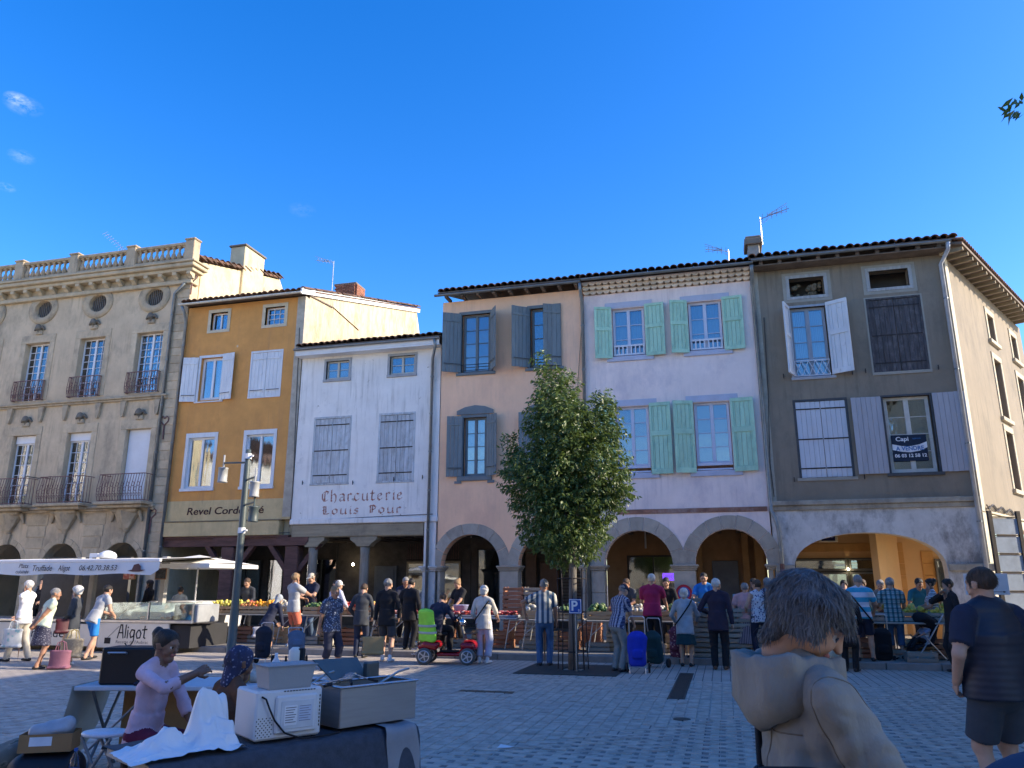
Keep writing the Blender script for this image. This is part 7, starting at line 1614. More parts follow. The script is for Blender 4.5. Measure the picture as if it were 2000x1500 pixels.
strokes([[(x*.56, y*.62) for x, y in s] for s in A], .032, INK, fp, Vector((pa.x-.42, FY-.012, .34)), (R(90), 0, 0)); lettering("Recette de l'Aubrac", .1, M('inkgrey', .2, .18, .16, bump=0), fp, (pa.x+.02, FY-.0125, .245), width=.95, ext=.001)
part('pot_drawing', MB().box(pa.x-.80, pa.x-.62, FY-.016, FY-.0125, .2, .34).bar((pa.x-.71, FY-.014, .34), (pa.x-.40, FY-.014, .62), .012, .004), INK, fp)
pl = onY(110, 1238, FY-.01); lettering('la Truffade', .32, INK, ft, Vector((onY(75, 1236, FY).x, FY-.004, .42))-OFF[ft.name], width=1.6, ext=.001)
part('vent_cap', MB().lathe([(.22, 0), (.24, .06), (.2, .14), (.08, .2), (.01, .21)], (onY(211, 1078, FY+1.2).x, FY+1.2, 2.33), 16), MATS['whitepaint'], ft, True); part('vent_box', MB().box(onY(192, 1080, FY+1.2).x-.15, onY(192, 1080, FY+1.2).x+.12, FY+1.05, FY+1.3, 2.30, 2.46, .01), MATS['whitepaint'], ft)
for (px, py, w, h) in ((252, 1125, .34, .14), (314, 1121, .30, .24)):
    p = onY(px, py, FY+.6); t = tag(MB().box(-w/2-.02, w/2+.02, 0, .02, -h/2-.02, h/2+.02).build('menu_frame', M('frameorange', .30, .16, .08), loc=p), ['small framed food picture hanging under the awning', 'slate menu board hanging by the awning end'][px > 300], 'board'); MB().box(-w/2, w/2, -.004, -.001, -h/2, h/2).build('panel', M('slate', .05, .05, .05, var=.8, scale=9) if px > 300 else MATS['meat'], t)
pp = onY(388, 1100, 18.6); pr_ = thing('parasol', 'white square market parasol right of the long awning', 'parasol', (pp.x, 18.6, ZW))
zt_ = 2.28; c8 = [(-1.15, -1.1), (1.15, -1.1), (1.15, 1.1), (-1.15, 1.1)]
mb = MB()
for i in range(4):
    a, b = c8[i], c8[(i+1) % 4]; m_ = ((a[0]+b[0])/2*.94, (a[1]+b[1])/2*.94)
    mb.add([(a[0], a[1], zt_-.26), (m_[0], m_[1], zt_-.22), (0, 0, zt_), (b[0], b[1], zt_-.26)], [(0, 1, 2), (1, 3, 2)]); mb.add([(a[0], a[1], zt_-.26), (b[0], b[1], zt_-.26), (b[0], b[1], zt_-.36), (a[0], a[1], zt_-.36)], [(3, 2, 1, 0)])
mb.build('canopy', MATS['awning'], pr_); MB().tube([(0, 0, 0), (0, 0, zt_)], .022, 8).build('pole', MATS['alu'], pr_)
for i in range(4): MB().tube([(0, 0, zt_-.05), (c8[i][0], c8[i][1], zt_-.28)], .01, 5).build('rib', MATS['alu'], pr_)
# white van seen from behind the counter
vp = onY(352, 1230, 17.9); vn = thing('white_van', 'rear corner of a white van with a red tail light behind the Aligot counter', 'van', (vp.x-.55, 18.4, 0), 0)
sdf_obj('body', [PR(0, (-.55, .5, .78), (.55, .5, .78), (1.9, .42), side=(0, 1, 0), clip=[(V3(.78, 0, 0), V3(1, 0, 0)), (V3(-.85, 0, 0), V3(-1, 0, 0))])]+[PR(0, (x, y, .55), (x, y, .95), .2) for x in (-.6, .6) for y in (-.2, 1.8)], .045, [M('vanwhite', .70, .70, .71, rough=.3, var=.03, bump=0)], vn, blend=.2)
for s in (-1, 1): MB().box(s*.80-.06, s*.80+.06, -.02, .16, .66, .98, .02).build('tail_light', M('tailred', .35, .01, .01, rough=.25, bump=0), vn)
MB().box(-.26, .26, -1.0, -.96, .55, .66).build('number_plate', MATS['whitepaint'], vn); MB().box(-.7, .7, -.9, -.85, .28, .42, .02).build('bumper', MATS['black'], vn)
for s in (-1, 1):
    w = MB().lathe([(.20, -.09), (.3, -.08), (.31, 0), (.3, .08), (.2, .09)], (0, 0, 0), 20, T=Matrix.Translation((s*.72, .2, .31)) @ Matrix.Rotation(R(90), 4, 'Y')).build('wheel', M('rubber', .02, .02, .022, rough=.8), vn, True)
    MB().lathe([(.19, -.095), (.19, .095)], (0, 0, 0), 16, T=Matrix.Translation((s*.72, .2, .31)) @ Matrix.Rotation(R(90), 4, 'Y')).build('rim', MATS['alu'], w)
# ================================================================ scooter, trolleys, pushchair, bags
def wheel(par, c, r, w, axis='Y', rim=None, tyre=None, spokes=5):
    T_ = Matrix.Translation(c) @ Matrix.Rotation(R(90), 4, 'X')
    o = MB().lathe([(r*.62, -w/2), (r*.92, -w/2), (r, -w*.3), (r, w*.3), (r*.92, w/2), (r*.62, w/2)], (0, 0, 0), 20, T=T_).build('wheel', tyre or M('rubber'), par, True)
    mb = MB()
    for a_, b_ in ((r*.66, r*.56),):
        for s_ in (-1, 1): mb.tube([T_ @ Vector((a_*math.cos(t*.35), a_*math.sin(t*.35), s_*w*.5)) for t in range(19)], r*.07, 5, False)
    mb.lathe([(r*.16, -w*.56), (r*.16, w*.56)], (0, 0, 0), 10, T=T_)
    for i in range(spokes):
        a = 2*math.pi*i/spokes; c_ = Vector(c); mb.bar(c_, c_+Vector((math.cos(a), 0, math.sin(a)))*r*.64, w*1.06 if False else r*.14, w*1.08, (0, 1, 0))
    mb.build('rim', rim or M('alu'), o); return o
sp = onG(862, 1299); sc = thing('mobility_scooter', 'red four wheeled mobility scooter with green safety vest over its seat', 'mobility scooter', (sp.x, sp.y+.3, 0), R(8))
RED = M('scooterred', .30, .008, .015, rough=.25, spec=.6, var=.08, bump=0)
sdf_obj('body', [PR(0, (-.52, 0, .36), (-.16, 0, .40), (.25, .10), (.24, .08), side=(0, 1, 0)), PR(0, (-.15, 0, .20), (.38, 0, .20), (.22, .05), side=(0, 1, 0)), PR(0, (.36, 0, .25), (.60, 0, .36), (.20, .07), (.17, .07), side=(0, 1, 0)), PR(0, (.42, 0, .40), (.56, 0, .40), (.22, .09), side=(0, 1, 0))]
        + [PR(0, (-.42, s*.24, .40), (-.20, s*.24, .36), (.06, .07), side=(0, 1, 0)) for s in (-1, 1)]+[PR(0, (.40, s*.22, .38), (.56, s*.22, .36), (.06, .06), side=(0, 1, 0)) for s in (-1, 1)], .02, [RED], sc, blend=.06)
for x in (-.42, .50):
    for s in (-1, 1): wheel(sc, (x, s*.27, .17), .17, .10, rim=M('alu'), tyre=M('rubbergrey', .10, .11, .11))
MB().box(-.12, .30, -.17, .17, .255, .268).build('foot_mat', MATS['black'], sc)
MB().tube([(.44, 0, .40), (.34, 0, .72), (.28, 0, .98)], [.045, .035, .03], 8).build('tiller', M('tillergrey', .25, .24, .22), sc, True); MB().tube([(.27, -.27, .95), (.26, 0, 1.0), (.27, .27, .95)], .016, 8).build('handlebar', MATS['black'], sc); MB().ball((.34, 0, .84), .09, 10, 8).build('headlamp', M('chrome', .6, .6, .6, metal=1, rough=.15), sc, True)
bk = MB()
for z in (.62, .72, .82): bk.tube([(.42, -.17, z), (.66, -.17, z), (.66, .17, z), (.42, .17, z), (.42, -.17, z)], .006, 5)
for y in (-.17, -.06, .06, .17): bk.tube([(.66, y, .62), (.66, y, .82)], .005, 5)
bk.box(.43, .65, -.16, .16, .615, .625); bk.build('basket', MATS['iron'], sc)
SR = dict(loc=(-.28, 0, 0), rot=(0, 0, R(62)))
sdf_obj('seat', [PR(0, (-.14, 0, .60), (.20, 0, .60), (.22, .06), side=(0, 1, 0)), PR(0, (-.16, 0, .66), (-.25, 0, 1.08), (.21, .05), (.17, .05), side=(0, 1, 0))], .018, [MATS['black']], sc, blend=.05, **SR)
MB().tube([(-.28, 0, .4), (-.28, 0, .58)], .04, 8).build('seat_post', MATS['iron'], sc)
vo = sdf_obj('safety_vest', [PR(0, (-.19, 0, .50), (-.28, 0, 1.06), (.245, .075), (.205, .075), side=(0, 1, 0), fold=.010, ff=20)], .016, [M('vestgreen', .32, .78, .07, rough=.6)], sc, blend=.02, **SR)
for z, x in ((.62, -.21), (.76, -.235)): sdf_obj('reflective_band', [PR(0, (x, 0, z), (x-.008, 0, z+.05), (.25, .086), side=(0, 1, 0), flat=True)], .012, [M('reflective', .35, .42, .42, rough=.3)], vo)
tl = MB().box(-.64, -.58, -.22, -.12, .38, .46, .01).box(-.64, -.58, .12, .22, .38, .46, .01); tl.build('tail_lights', M('chrome'), sc)
bb = MB()
for z in (.2, .3): bb.tube([(-.6, -.2, z), (-.72, -.18, z), (-.72, .18, z), (-.6, .2, z)], .01, 6)
bb.build('rear_bumper', MATS['alu'], sc)
rd = person('rider in navy jacket seated on the red mobility scooter', (0, 0), 0, 1.66, 1.12, top='navy', bot='black', hair='hair_brown', sit=.64, hl=(.40, .18, .98), hr=(.46, -.22, .95), fl=(.42, 0, .12, .22), fr=(.40, 0, -.12, .22), jacket=True, hem=.80, lean=22, head_pitch=24)
rd.matrix_world = Matrix.Translation((sp.x, sp.y+.3, 0)) @ Matrix.Rotation(R(8), 4, 'Z') @ Matrix.Translation((-.28, 0, .0)) @ Matrix.Rotation(R(62), 4, 'Z') @ Matrix.Translation((.02, 0, 0))
def trolley(pos, rz, m, label, tilt=0.0, H=.95, fat=1.0, wm=None):
    t = thing('shopping_trolley', label, 'shopping trolley', (pos[0], pos[1], 0), rz, 'wheeled shopping trolleys'); t.rotation_euler = (0, 0, rz)
    q = Matrix.Translation((0, 0, .08)) @ Matrix.Rotation(tilt, 4, 'X') @ Matrix.Translation((0, 0, -.08))
    tp = lambda x, y, z: q @ Vector((x, y, z))
    V, Q, L = sdf_mesh([PR(0, tp(0, -.10, .20), tp(0, -.10, .62), (.17*fat, .105), (.185*fat, .12), side=(1, 0, 0), fold=.012, ff=22, seed=int(pos[0]*9) % 99), PR(0, tp(0, -.11, .66), tp(0, -.10, .70), (.17*fat, .10), (.13*fat, .07), side=(1, 0, 0), fold=.01, ff=24), PR(0, tp(0, -.23, .40), tp(0, -.23, .30), (.11, .03), side=(1, 0, 0))], .018, .04)
    mesh_np('bag', [V], [Q], [L], [m], t)
    fm = MB()
    for s in (-.15, .15): fm.tube([tp(s, .02, .07), tp(s, .03, H)], .011, 7)
    fm.tube([tp(-.15, .03, H), tp(-.12, .045, H+.03), tp(.12, .045, H+.03), tp(.15, .03, H)], .014, 7); fm.tube([tp(-.17, -.2, .12), tp(.17, -.2, .12)], .01, 6)
    for s in (-.15, .15): fm.tube([tp(s, .02, .12), tp(s, -.2, .12), tp(s, -.22, .0)], .009, 6)
    fm.build('frame', M('alu'), t)
    for s in (-1, 1):
        c = tp(s*.21, .02, .09); c.z = .09; T_ = Matrix.Translation(c) @ Matrix.Rotation(R(90), 4, 'Y')
        MB().lathe([(.05, -.02), (.088, -.018), (.09, 0), (.088, .018), (.05, .02)], (0, 0, 0), 16, T=T_).build('wheel', M('rubber'), t, True)
    return t
trolley(at_feet(1247, 1314), R(4), cloth('royalblue', .01, .035, .42), 'bright blue shopping trolley beside the flat cap man', H=1.0); trolley(at_feet(1287, 1303), R(-20), MATS['teal_dark'], 'dark teal shopping trolley beside the bright blue one', tilt=.25)
trolley(at_feet(578, 1298), R(35), cloth('slateblue', .10, .14, .20), 'slate blue shopping trolley tilted behind the floral blouse woman', tilt=-.75); trolley(at_feet(516, 1296), R(0), cloth('inkblue', .015, .02, .035), 'dark navy shopping trolley beside the stooped old woman', H=.8)
trolley(at_feet(1727, 1302), R(0), MATS['black'], 'black shopping trolley between the turquoise stripes and teal plaid', H=1.0); trolley(at_feet(1625, 1308), R(20), cloth('creambag', .42, .44, .36), 'cream shopping trolley right of the khaki woman', tilt=.1); trolley(at_feet(1330, 1296), R(-30), pattern_mat('flowerbag', 'flower', (.10, .02, .05), (.4, .3, .3), (.2, .05, .08), s=18), 'flowered dark red shopping trolley beside the teal skirt', H=.85)
pc = at_feet(1808, 1302); st = thing('pushchair', 'dark pushchair with silver tubes holding a toddler', 'pushchair', (pc[0], pc[1], 0), R(-155))
fm = MB()
for s in (-.22, .22):
    fm.tube([(-.38, s, .08), (-.05, s, .45), (.28, s, 1.0)] if False else [(.42, s, .08), (.05, s, .48), (-.38, s, 1.02)], .014, 7); fm.tube([(-.40, s, .08), (.0, s, .50), (.1, s, .62)], .014, 7)
fm.tube([(-.38, -.22, 1.02), (-.42, -.15, 1.04), (-.42, .15, 1.04), (-.38, .22, 1.02)], .015, 7); fm.tube([(.2, -.22, .3), (.2, .22, .3)], .01, 6); fm.tube([(-.2, -.22, .3), (-.2, .22, .3)], .01, 6); fm.build('frame', M('alu'), st)
sdf_obj('seat', [PR(0, (.22, 0, .40), (-.10, 0, .42), (.19, .03), side=(0, 1, 0)), PR(0, (-.12, 0, .44), (-.26, 0, .80), (.19, .03), side=(0, 1, 0)), PR(0, (.24, 0, .38), (.34, 0, .20), (.17, .02), side=(0, 1, 0))], .016, [MATS['black']], st, blend=.03)
sdf_obj('hood', [PR(0, (-.20, 0, .84), (-.02, 0, .96), (.23, .16), (.23, .12), side=(0, 1, 0), clip=[(V3(.0, 0, .80), V3(.35, 0, -.94))], fold=.006, ff=30)], .016, [MATS['black']], st)
for x in (.42, -.40):
    for s in (-1, 1): wheel(st, (x, s*.24, .085), .085, .04, rim=MATS['alu'], tyre=M('rubber'), spokes=4)
ch = person('toddler in white top with blue stripes sitting in the pushchair', (0, 0), 0, .86, 1.25, top='wavetee', bot='black', hair='hair_brown', sit=.44, h=.012, hl=(.5, .12, 1.15), hr=(.5, -.12, 1.15), fl=(.72, 0, .12, .75), fr=(.72, 0, -.12, .75), lean=-8, sleeve='short', head_pitch=12)
ch.matrix_world = Matrix.Translation((pc[0], pc[1], 0)) @ Matrix.Rotation(R(-155), 4, 'Z') @ Matrix.Translation((-.06, 0, .0)); ch.scale = (1, 1, 1)
def bag(p, rz, w, h, d, m, label, handles=True, hm=None, hh=.18, soft=.01):
    t = thing('carrier_bag', label, 'bag', p, rz, 'bags carried by shoppers')
    V, Q, L = sdf_mesh([PR(0, (0, 0, .03), (0, 0, h), (w/2, d/2), (w/2*.97, d/2*.8), side=(1, 0, 0), flat=True, fold=soft, ff=26), PR(0, (-w/2+.03, 0, .04), (w/2-.03, 0, .04), (d/2, .04), side=(0, 1, 0)), PR(0, (-w/2+.03, 0, h-.03), (w/2-.03, 0, h-.03), (d/2*.5, .03), side=(0, 1, 0))], .016, .01); mesh_np('sack', [V], [Q], [L], [m], t)
    if handles:
        for y in (-d*.25, d*.25): MB().tube([(-w*.22, y, h-.02), (-w*.16, y*.5, h+hh*.8), (0, 0, h+hh), (w*.16, y*.5, h+hh*.8), (w*.22, y, h-.02)], .009, 6).build('handle', hm or m, t)
    return t
def hold(px, py, Y, h): p = onY(px, py, Y); return (p.x, Y, max(.0, p.z-h/2))
y0 = at_feet(34, 1292)[1]; bag(hold(24, 1246, y0-.25, .42), R(15), .42, .40, .16, pattern_mat('palebag', 'flower', (.62, .64, .62), (.25, .45, .48), (.55, .58, .55), s=9), 'pale carrier bag with green print held by the walking man')
y0 = at_feet(132, 1300)[1]; bag(hold(141, 1264, y0-.2, .42), R(10), .46, .38, .24, M('straw', .40, .33, .22, var=.25, scale=30), 'woven straw basket bag held by the woman with glasses', hm=M('strawhandle', .42, .32, .12)); bag(hold(124, 1220, y0-.22, .36), R(60), .32, .30, .12, M('wine', .07, .012, .02, rough=.5), 'wine red shoulder bag of the woman with glasses', handles=False)
p = onG(98, 1308); bag((p.x+.1, p.y+.1, 0), R(20), .40, .36, .26, M('mauvebag', .24, .10, .14), 'mauve shopping bag standing on the ground between the women')
y0 = at_feet(752, 1292)[1]; bag(hold(729, 1260, y0-.28, .40), R(14), .48, .38, .14, M('papertan', .42, .29, .13, rough=.7), 'large tan bag with dark handles carried by the balding man', hm=MATS['shoe_brown'], hh=.22, soft=.003)
y0 = at_feet(516, 1284)[1]; bag(hold(508, 1232, y0-.3, .3), R(40), .34, .24, .12, M('greybag', .42, .42, .46), 'pale grey shoulder bag of the stooped old woman', handles=False)
def strap(label, pts, m=None, r=.012): tag(MB().tube(pts, r, 6).build('shoulder_strap', m or MATS['black']), label, 'strap')
def body_strap(px, py, label, a, b, H):                      # strap across the back, from one shoulder to the other hip
    q = at_feet(px, py); k = H/1.75; strap(label, [(q[0]+a*.16, q[1]+.02, 1.45*k), (q[0]+a*.12, q[1]-.135, 1.36*k), (q[0], q[1]-.155, 1.18*k), (q[0]-a*.14, q[1]-.150, .98*k), (q[0]-a*.20, q[1]-.05, .90*k)], r=.016)
body_strap(944, 1296, 'dark thin strap across the cream checked jacket', 1, 0, 1.62); body_strap(1342, 1302, 'dark strap across the grey blue cardigan', 1, 0, 1.58); body_strap(1694, 1305, 'dark strap across the turquoise striped polo', -1, 0, 1.72)

hb_ = thing('black_handbag', 'black soft bag at the waist of the woman in khaki', 'bag', onY(1556, 1560, 2.22)); V, Q, L = sdf_mesh([PR(0, (-.07, 0, .0), (.09, 0, -.01), (.06, .075), side=(0, 1, 0), fold=.008, ff=30)], .009, .02); mesh_np('sack', [V], [Q], [L], [MATS['black']], hb_)
# tree outside the frame, a leafy twig of which reaches in at the right edge
T2 = Vector((5.25, 8.7, 0)); tree2 = thing('plane_tree', 'tree beyond the right edge, only a dark leafy twig of it showing', 'tree', T2)
vs, fs = leaves([(Vector((0, 0, 6.1)), (1.35, 1.35, 1.0)), (Vector((-1.25, -.1, 6.0)), (.36, .4, .3)), (Vector((.6, .3, 7.0)), (1.2, 1.2, .8))], 900, 7, .15, random.Random(9), Vector((0, 0, 5.6)))
v2, f2 = leaves([(Vector((-1.93, -.55, 6.42)), (.07, .07, .12))], 4, 7, .12, random.Random(2), Vector((0, 0, 6.2))); MB().add(vs, fs).add(v2, f2).build('crown', MATS['leaf'], tree2, True); MB().tube([(0, 0, 0), (.05, 0, 2.5), (0, .05, 4.6), (.1, 0, 6.6)], [.16, .13, .10, .03], 10).build('trunk', MATS['bark'], tree2, True)
for e in ((-1.85, -.52, 6.4), (.9, .3, 6.6), (.2, 1.0, 6.2)): MB().tube([(0, 0, 4.3), (e[0]*.5, e[1]*.5, 5.3), e], [.06, .04, .01], 7).build('limb', MATS['bark'], tree2, True)
# ================================================================ stall close to the camera
A_ = Vector((-2.74, 3.59, 0)); U = Vector((.507, .862, 0)).normalized(); N_ = Vector((U.y, -U.x, 0)); UA = math.atan2(U.y, U.x)
NT = thing('covered_table', 'table under a dark blue grey cloth carrying the microwave and steel fryers', 'table', A_+U*.45, UA); TZ = .78
# local: x along the near edge, y into the table (away from the camera)
def edge_t(px):
    d = ray(px, 1430); d = Vector((d.x, d.y)); a = Vector((A_.x, A_.y)); u = Vector((U.x, U.y)); det = -u.x*d.y+u.y*d.x
    return ((a.x*d.y-a.y*d.x))/(-(u.x*d.y-u.y*d.x)) if False else (a.x*d.y-a.y*d.x)/(-(u.x*d.y)+u.y*d.x)-.45
xl, xr = edge_t(300), 1.12
dc = M('tablecloth', .055, .065, .085, var=.2, scale=20, rough=.9, bump=.4, bscale=120)
cv = []; n = 60
rows = [(.72, TZ-.02), (.70, TZ), (.45, TZ), (.2, TZ), (.03, TZ), (-.0, TZ-.012), (-.02, TZ-.06), (-.04, TZ-.3), (-.05, TZ-.62), (-.06, .05)]
for j, (y, z) in enumerate(rows):
    for i in range(n+1):
        x = xl+(xr-xl)*i/n; f = max(0, j-5)/4; cv.append((x, y-.035*f*math.sin(x*9+1.1*math.sin(x*5)), z+.003*math.sin(x*23+y*31)*(j < 5)))
MB().add(cv, [(j*(n+1)+i+1, j*(n+1)+i, (j+1)*(n+1)+i, (j+1)*(n+1)+i+1) for j in range(len(rows)-1) for i in range(n)]).build('cloth', dc, NT, True)
MB().box(xl+.02, xr-.02, .02, .68, TZ-.05, TZ-.012).build('table_top', M('tabletop'), NT)
for x in (xl+.1, xr-.1):
    for y in (.08, .62): MB().tube([(x, y, 0), (x, y, TZ-.05)], .02, 8).build('leg', MATS['iron'], NT)
# grey fringed corner cloth
cv = []; n = 16; m_ = 14
for j in range(m_+1):
    for i in range(n+1):
        u, v = i/n, j/m_; x = xr-.26+.30*u*(1-.25*v); y = .30-.34*min(1, v*2.2)*1.0; z = TZ+.012 if v < .45 else TZ+.012-(v-.45)*.62
        if u > .86: z -= .16*(u-.86)/.14*(.4+v)
        cv.append((x+.012*math.sin(v*9), y-.02*math.sin(u*8)*max(0, v-.4), z+.006*math.sin(u*7+v*5)))
tc = tag(MB().add(cv, [(j*(n+1)+i, j*(n+1)+i+1, (j+1)*(n+1)+i+1, (j+1)*(n+1)+i) for j in range(m_) for i in range(n)]).build('corner_cloth', M('greycloth', .26, .27, .29, var=.15, rough=.9, bump=.3), smooth=True), 'grey cloth with a beaded edge hanging over the right table corner', 'cloth')
tc.location = NT.location; tc.rotation_euler = (0, 0, UA)
mb = MB()
for j in range(22): u = j/21; mb.ball((xr+.035, .0+.26*(1-u), TZ+.0-.46*u**1.4), .012, 6, 4)
mb.build('bead_edge', M('beads', .20, .15, .10, var=.8, scale=60), tc)
def near(name, label, cat, x, y, rz=0.0, z=TZ):
    p = NT.location+U*x-N_*y; return thing(name, label, cat, (p.x, p.y, z+.004), UA+rz)
# microwave, seen from its back
tm = edge_t(580); mw = near('microwave_oven', 'white microwave oven turned back to front with a black cable', 'microwave', tm, .10, R(-6)); wm = M('microwhite', .62, .63, .64, var=.05, rough=.45, bump=.05)
MB().box(-.20, .20, 0, .32, .012, .275, .012).build('case', wm, mw); MB().box(-.09, .165, -.022, .001, .04, .245, .016).build('rear_bulge', wm, mw); MB().box(-.06, .14, -.0265, -.0215, .065, .215, .004).build('rear_panel', M('micropanel', .58, .60, .62, bump=0), mw)
MB().box(-.04, .035, -.0285, -.027, .085, .19).build('rating_label', M('labelwhite', .75, .76, .78, bump=0), mw); MB().box(.045, .125, -.0285, -.027, .10, .185).build('warning_label', M('labelpale', .50, .55, .66, bump=0), mw)
for i, z in enumerate((.178, .165, .152, .139, .126, .113, .10)): MB().box(-.034, .03-.008*(i % 3), -.0292, -.0286, z-.002, z+.002).build('label_line', M('labelink', .10, .10, .12), mw); MB().box(.05, .118-.012*(i % 2), -.0292, -.0286, z+.003, z+.0055).build('label_line', MATS['labelink'], mw)
for i in range(11): MB().box(-.04+i*.018, -.028+i*.018, -.0025, -.0005, .262, .268).build('vent_slot', MATS['black'], mw)
for i in range(9): MB().box(.182, .188, -.0025, -.0005, .06+i*.02, .072+i*.02).build('vent_slot', MATS['black'], mw)
vg = MB()
for i in range(9):
    for j in range(9):
        if (i+j) % 2: vg.box(-.192+i*.011, -.186+i*.011, -.002, -.0005, .03+j*.012, .036+j*.012)
o = vg.build('vent_holes', MATS['black'], mw); o['kind'] = 'stuff'
MB().tube([(-.17, -.006, .245), (-.155, -.03, .235), (-.13, -.03, .18), (-.10, -.035, .12), (-.04, -.045, .05), (.06, -.06, .012), (.2, -.03, .006), (.34, .02, .006)], .0055, 7).build('cable', MATS['black'], mw, True)
for s in (-.17, .17): MB().lathe([(.015, 0), (.015, .012)], (s, .03, 0), 8).build('foot', MATS['black'], mw)
tb = near('plastic_tub', 'grey plastic tub standing on the microwave', 'tub', tm+.0, .10, R(-6), TZ+.277); gm_ = M('tubgrey', .30, .315, .33, var=.06, rough=.5)
z1 = .15; o_ = [(-.145, -.0), (.145, 0), (.145, .20), (-.145, .20)]
def tub(mb, w0, w1, d0, d1, h, t):
    a = [(-w0, .1-d0, 0), (w0, .1-d0, 0), (w0, .1+d0, 0), (-w0, .1+d0, 0)]; b = [(-w1, .1-d1, h), (w1, .1-d1, h), (w1, .1+d1, h), (-w1, .1+d1, h)]
    c = [(-w1+t, .1-d1+t, h), (w1-t, .1-d1+t, h), (w1-t, .1+d1-t, h), (-w1+t, .1+d1-t, h)]; d = [(-w0+t, .1-d0+t, t), (w0-t, .1-d0+t, t), (w0-t, .1+d0-t, t), (-w0+t, .1+d0-t, t)]
    fs = [(3, 2, 1, 0), (12, 13, 14, 15)]
    for k in range(3):
        for i in range(4): fs.append((4*k+i, 4*k+(i+1) % 4, 4*k+4+(i+1) % 4, 4*k+4+i))
    return mb.add(a+b+c+d, fs)
tub(MB(), .125, .143, .09, .106, .125, .006).build('tub', gm_, tb); tub(MB(), .147, .156, .11, .119, .012, .008).build('rim', gm_, tb).location = (0, 0, .118)
# steel fryers
ss = M('brushed', .38, .39, .41, metal=.75, rough=.38, var=.08, scale=3, stretch=(1, 1, 12), bump=.06)
def fryer(x, y, w, d, h, label, rz=0.0):
    f = near('steel_fryer', label, 'fryer', x, y, rz); MB().box(-w/2, w/2, 0, .006, .02, h, .003).build('front_panel', ss, f); MB().box(-w/2, w/2, d-.006, d, .02, h, .003).build('rear_panel', ss, f)
    for s in (-1, 1): MB().box(s*w/2-.003, s*w/2+.003, .0065, d-.0065, .02, h).build('side_panel', ss, f)
    MB().box(-w/2+.004, w/2-.004, .007, d-.007, .03, .04).build('floor', ss, f); r = MB().box(-w/2-.012, w/2+.012, -.012, .02, h+.0005, h+.012, .004).box(-w/2-.012, w/2+.012, d-.02, d+.012, h+.0005, h+.012, .004).box(-w/2-.012, -w/2+.02, .021, d-.021, h+.0005, h+.012, .004).box(w/2-.02, w/2+.012, .021, d-.021, h+.0005, h+.012, .004); r.build('rim', M('rimsteel', .5, .5, .52, metal=.8, rough=.25), f)
    MB().box(-w/2+.02, w/2-.02, .021, d-.021, h-.09, h-.085).build('oil', M('oil', .05, .03, .01, rough=.1), f); MB().tube([(w*.1, d*.4, h-.02), (w*.45, d*.5, h+.05), (w*.62, d*.55, h+.06)], .008, 7).build('basket_handle', MATS['alu'], f); return f
t1_, t2_ = edge_t(678), edge_t(832)
fryer((t1_+t2_)/2, .10, (t2_-t1_)*.96,   .32, .245, 'large brushed steel fryer at the right end of the covered table'); fryer(t1_-.02, .42, .42, .26, .235, 'smaller steel fryer behind the large one')
sc_ = near('steel_scoop', 'dark open steel scoop tray behind the fryers', 'tray', t2_-.2, .56, R(20), TZ+.235); MB().add([(-.2, 0, .0), (.16, 0, .0), (.2, .12, .12), (-.26, .14, .14), (-.2, .01, .0), (.16, .01, .0), (.2, .13, .12), (-.26, .15, .14)], [(0, 1, 2, 3), (7, 6, 5, 4), (0, 4, 5, 1), (2, 6, 7, 3), (1, 5, 6, 2), (3, 7, 4, 0)]).box(.1, .24, -.05, .0, -.02, .1, .01).build('tray', M('darksteel', .10, .11, .11, metal=.5, rough=.4), sc_)
MB().box(-.2, .16, -.09, -.0, -.225, -.002, .01).build('stand', ss, sc_)
for i in range(4):
    u = near('kitchen_tongs', ['long steel spatula lying across the fryer', 'steel ladle lying on the fryer', 'steel tongs beside the ladle', 'flat steel scraper on the smaller fryer'][i], 'utensil', t1_+.05+.1*i, .28+.05*i, R(15+22*i), TZ+.262); MB().bar((-.16, 0, 0), (.1, 0, .012), .016, .004).bar((.1, 0, .012), (.19, 0, .012), .06, .004).build('blade', MATS['rimsteel'], u); MB().tube([(-.28, 0, .0), (-.16, 0, .002)], .009, 7).build('grip', MATS['black'], u)
bt_ = near('spray_bottle', 'small clear bottle between the tub and the fryers', 'bottle', edge_t(628), .34); MB().lathe([(.03, 0), (.032, .01), (.032, .11), (.012, .15), (.012, .17)], n=14).build('flask', glass_mat('clearplastic', (.85, .9, .92), .04), bt_, True); MB().lathe([(.015, .17), (.015, .20), (.008, .22)], n=10).build('cap', MATS['whitepaint'], bt_)
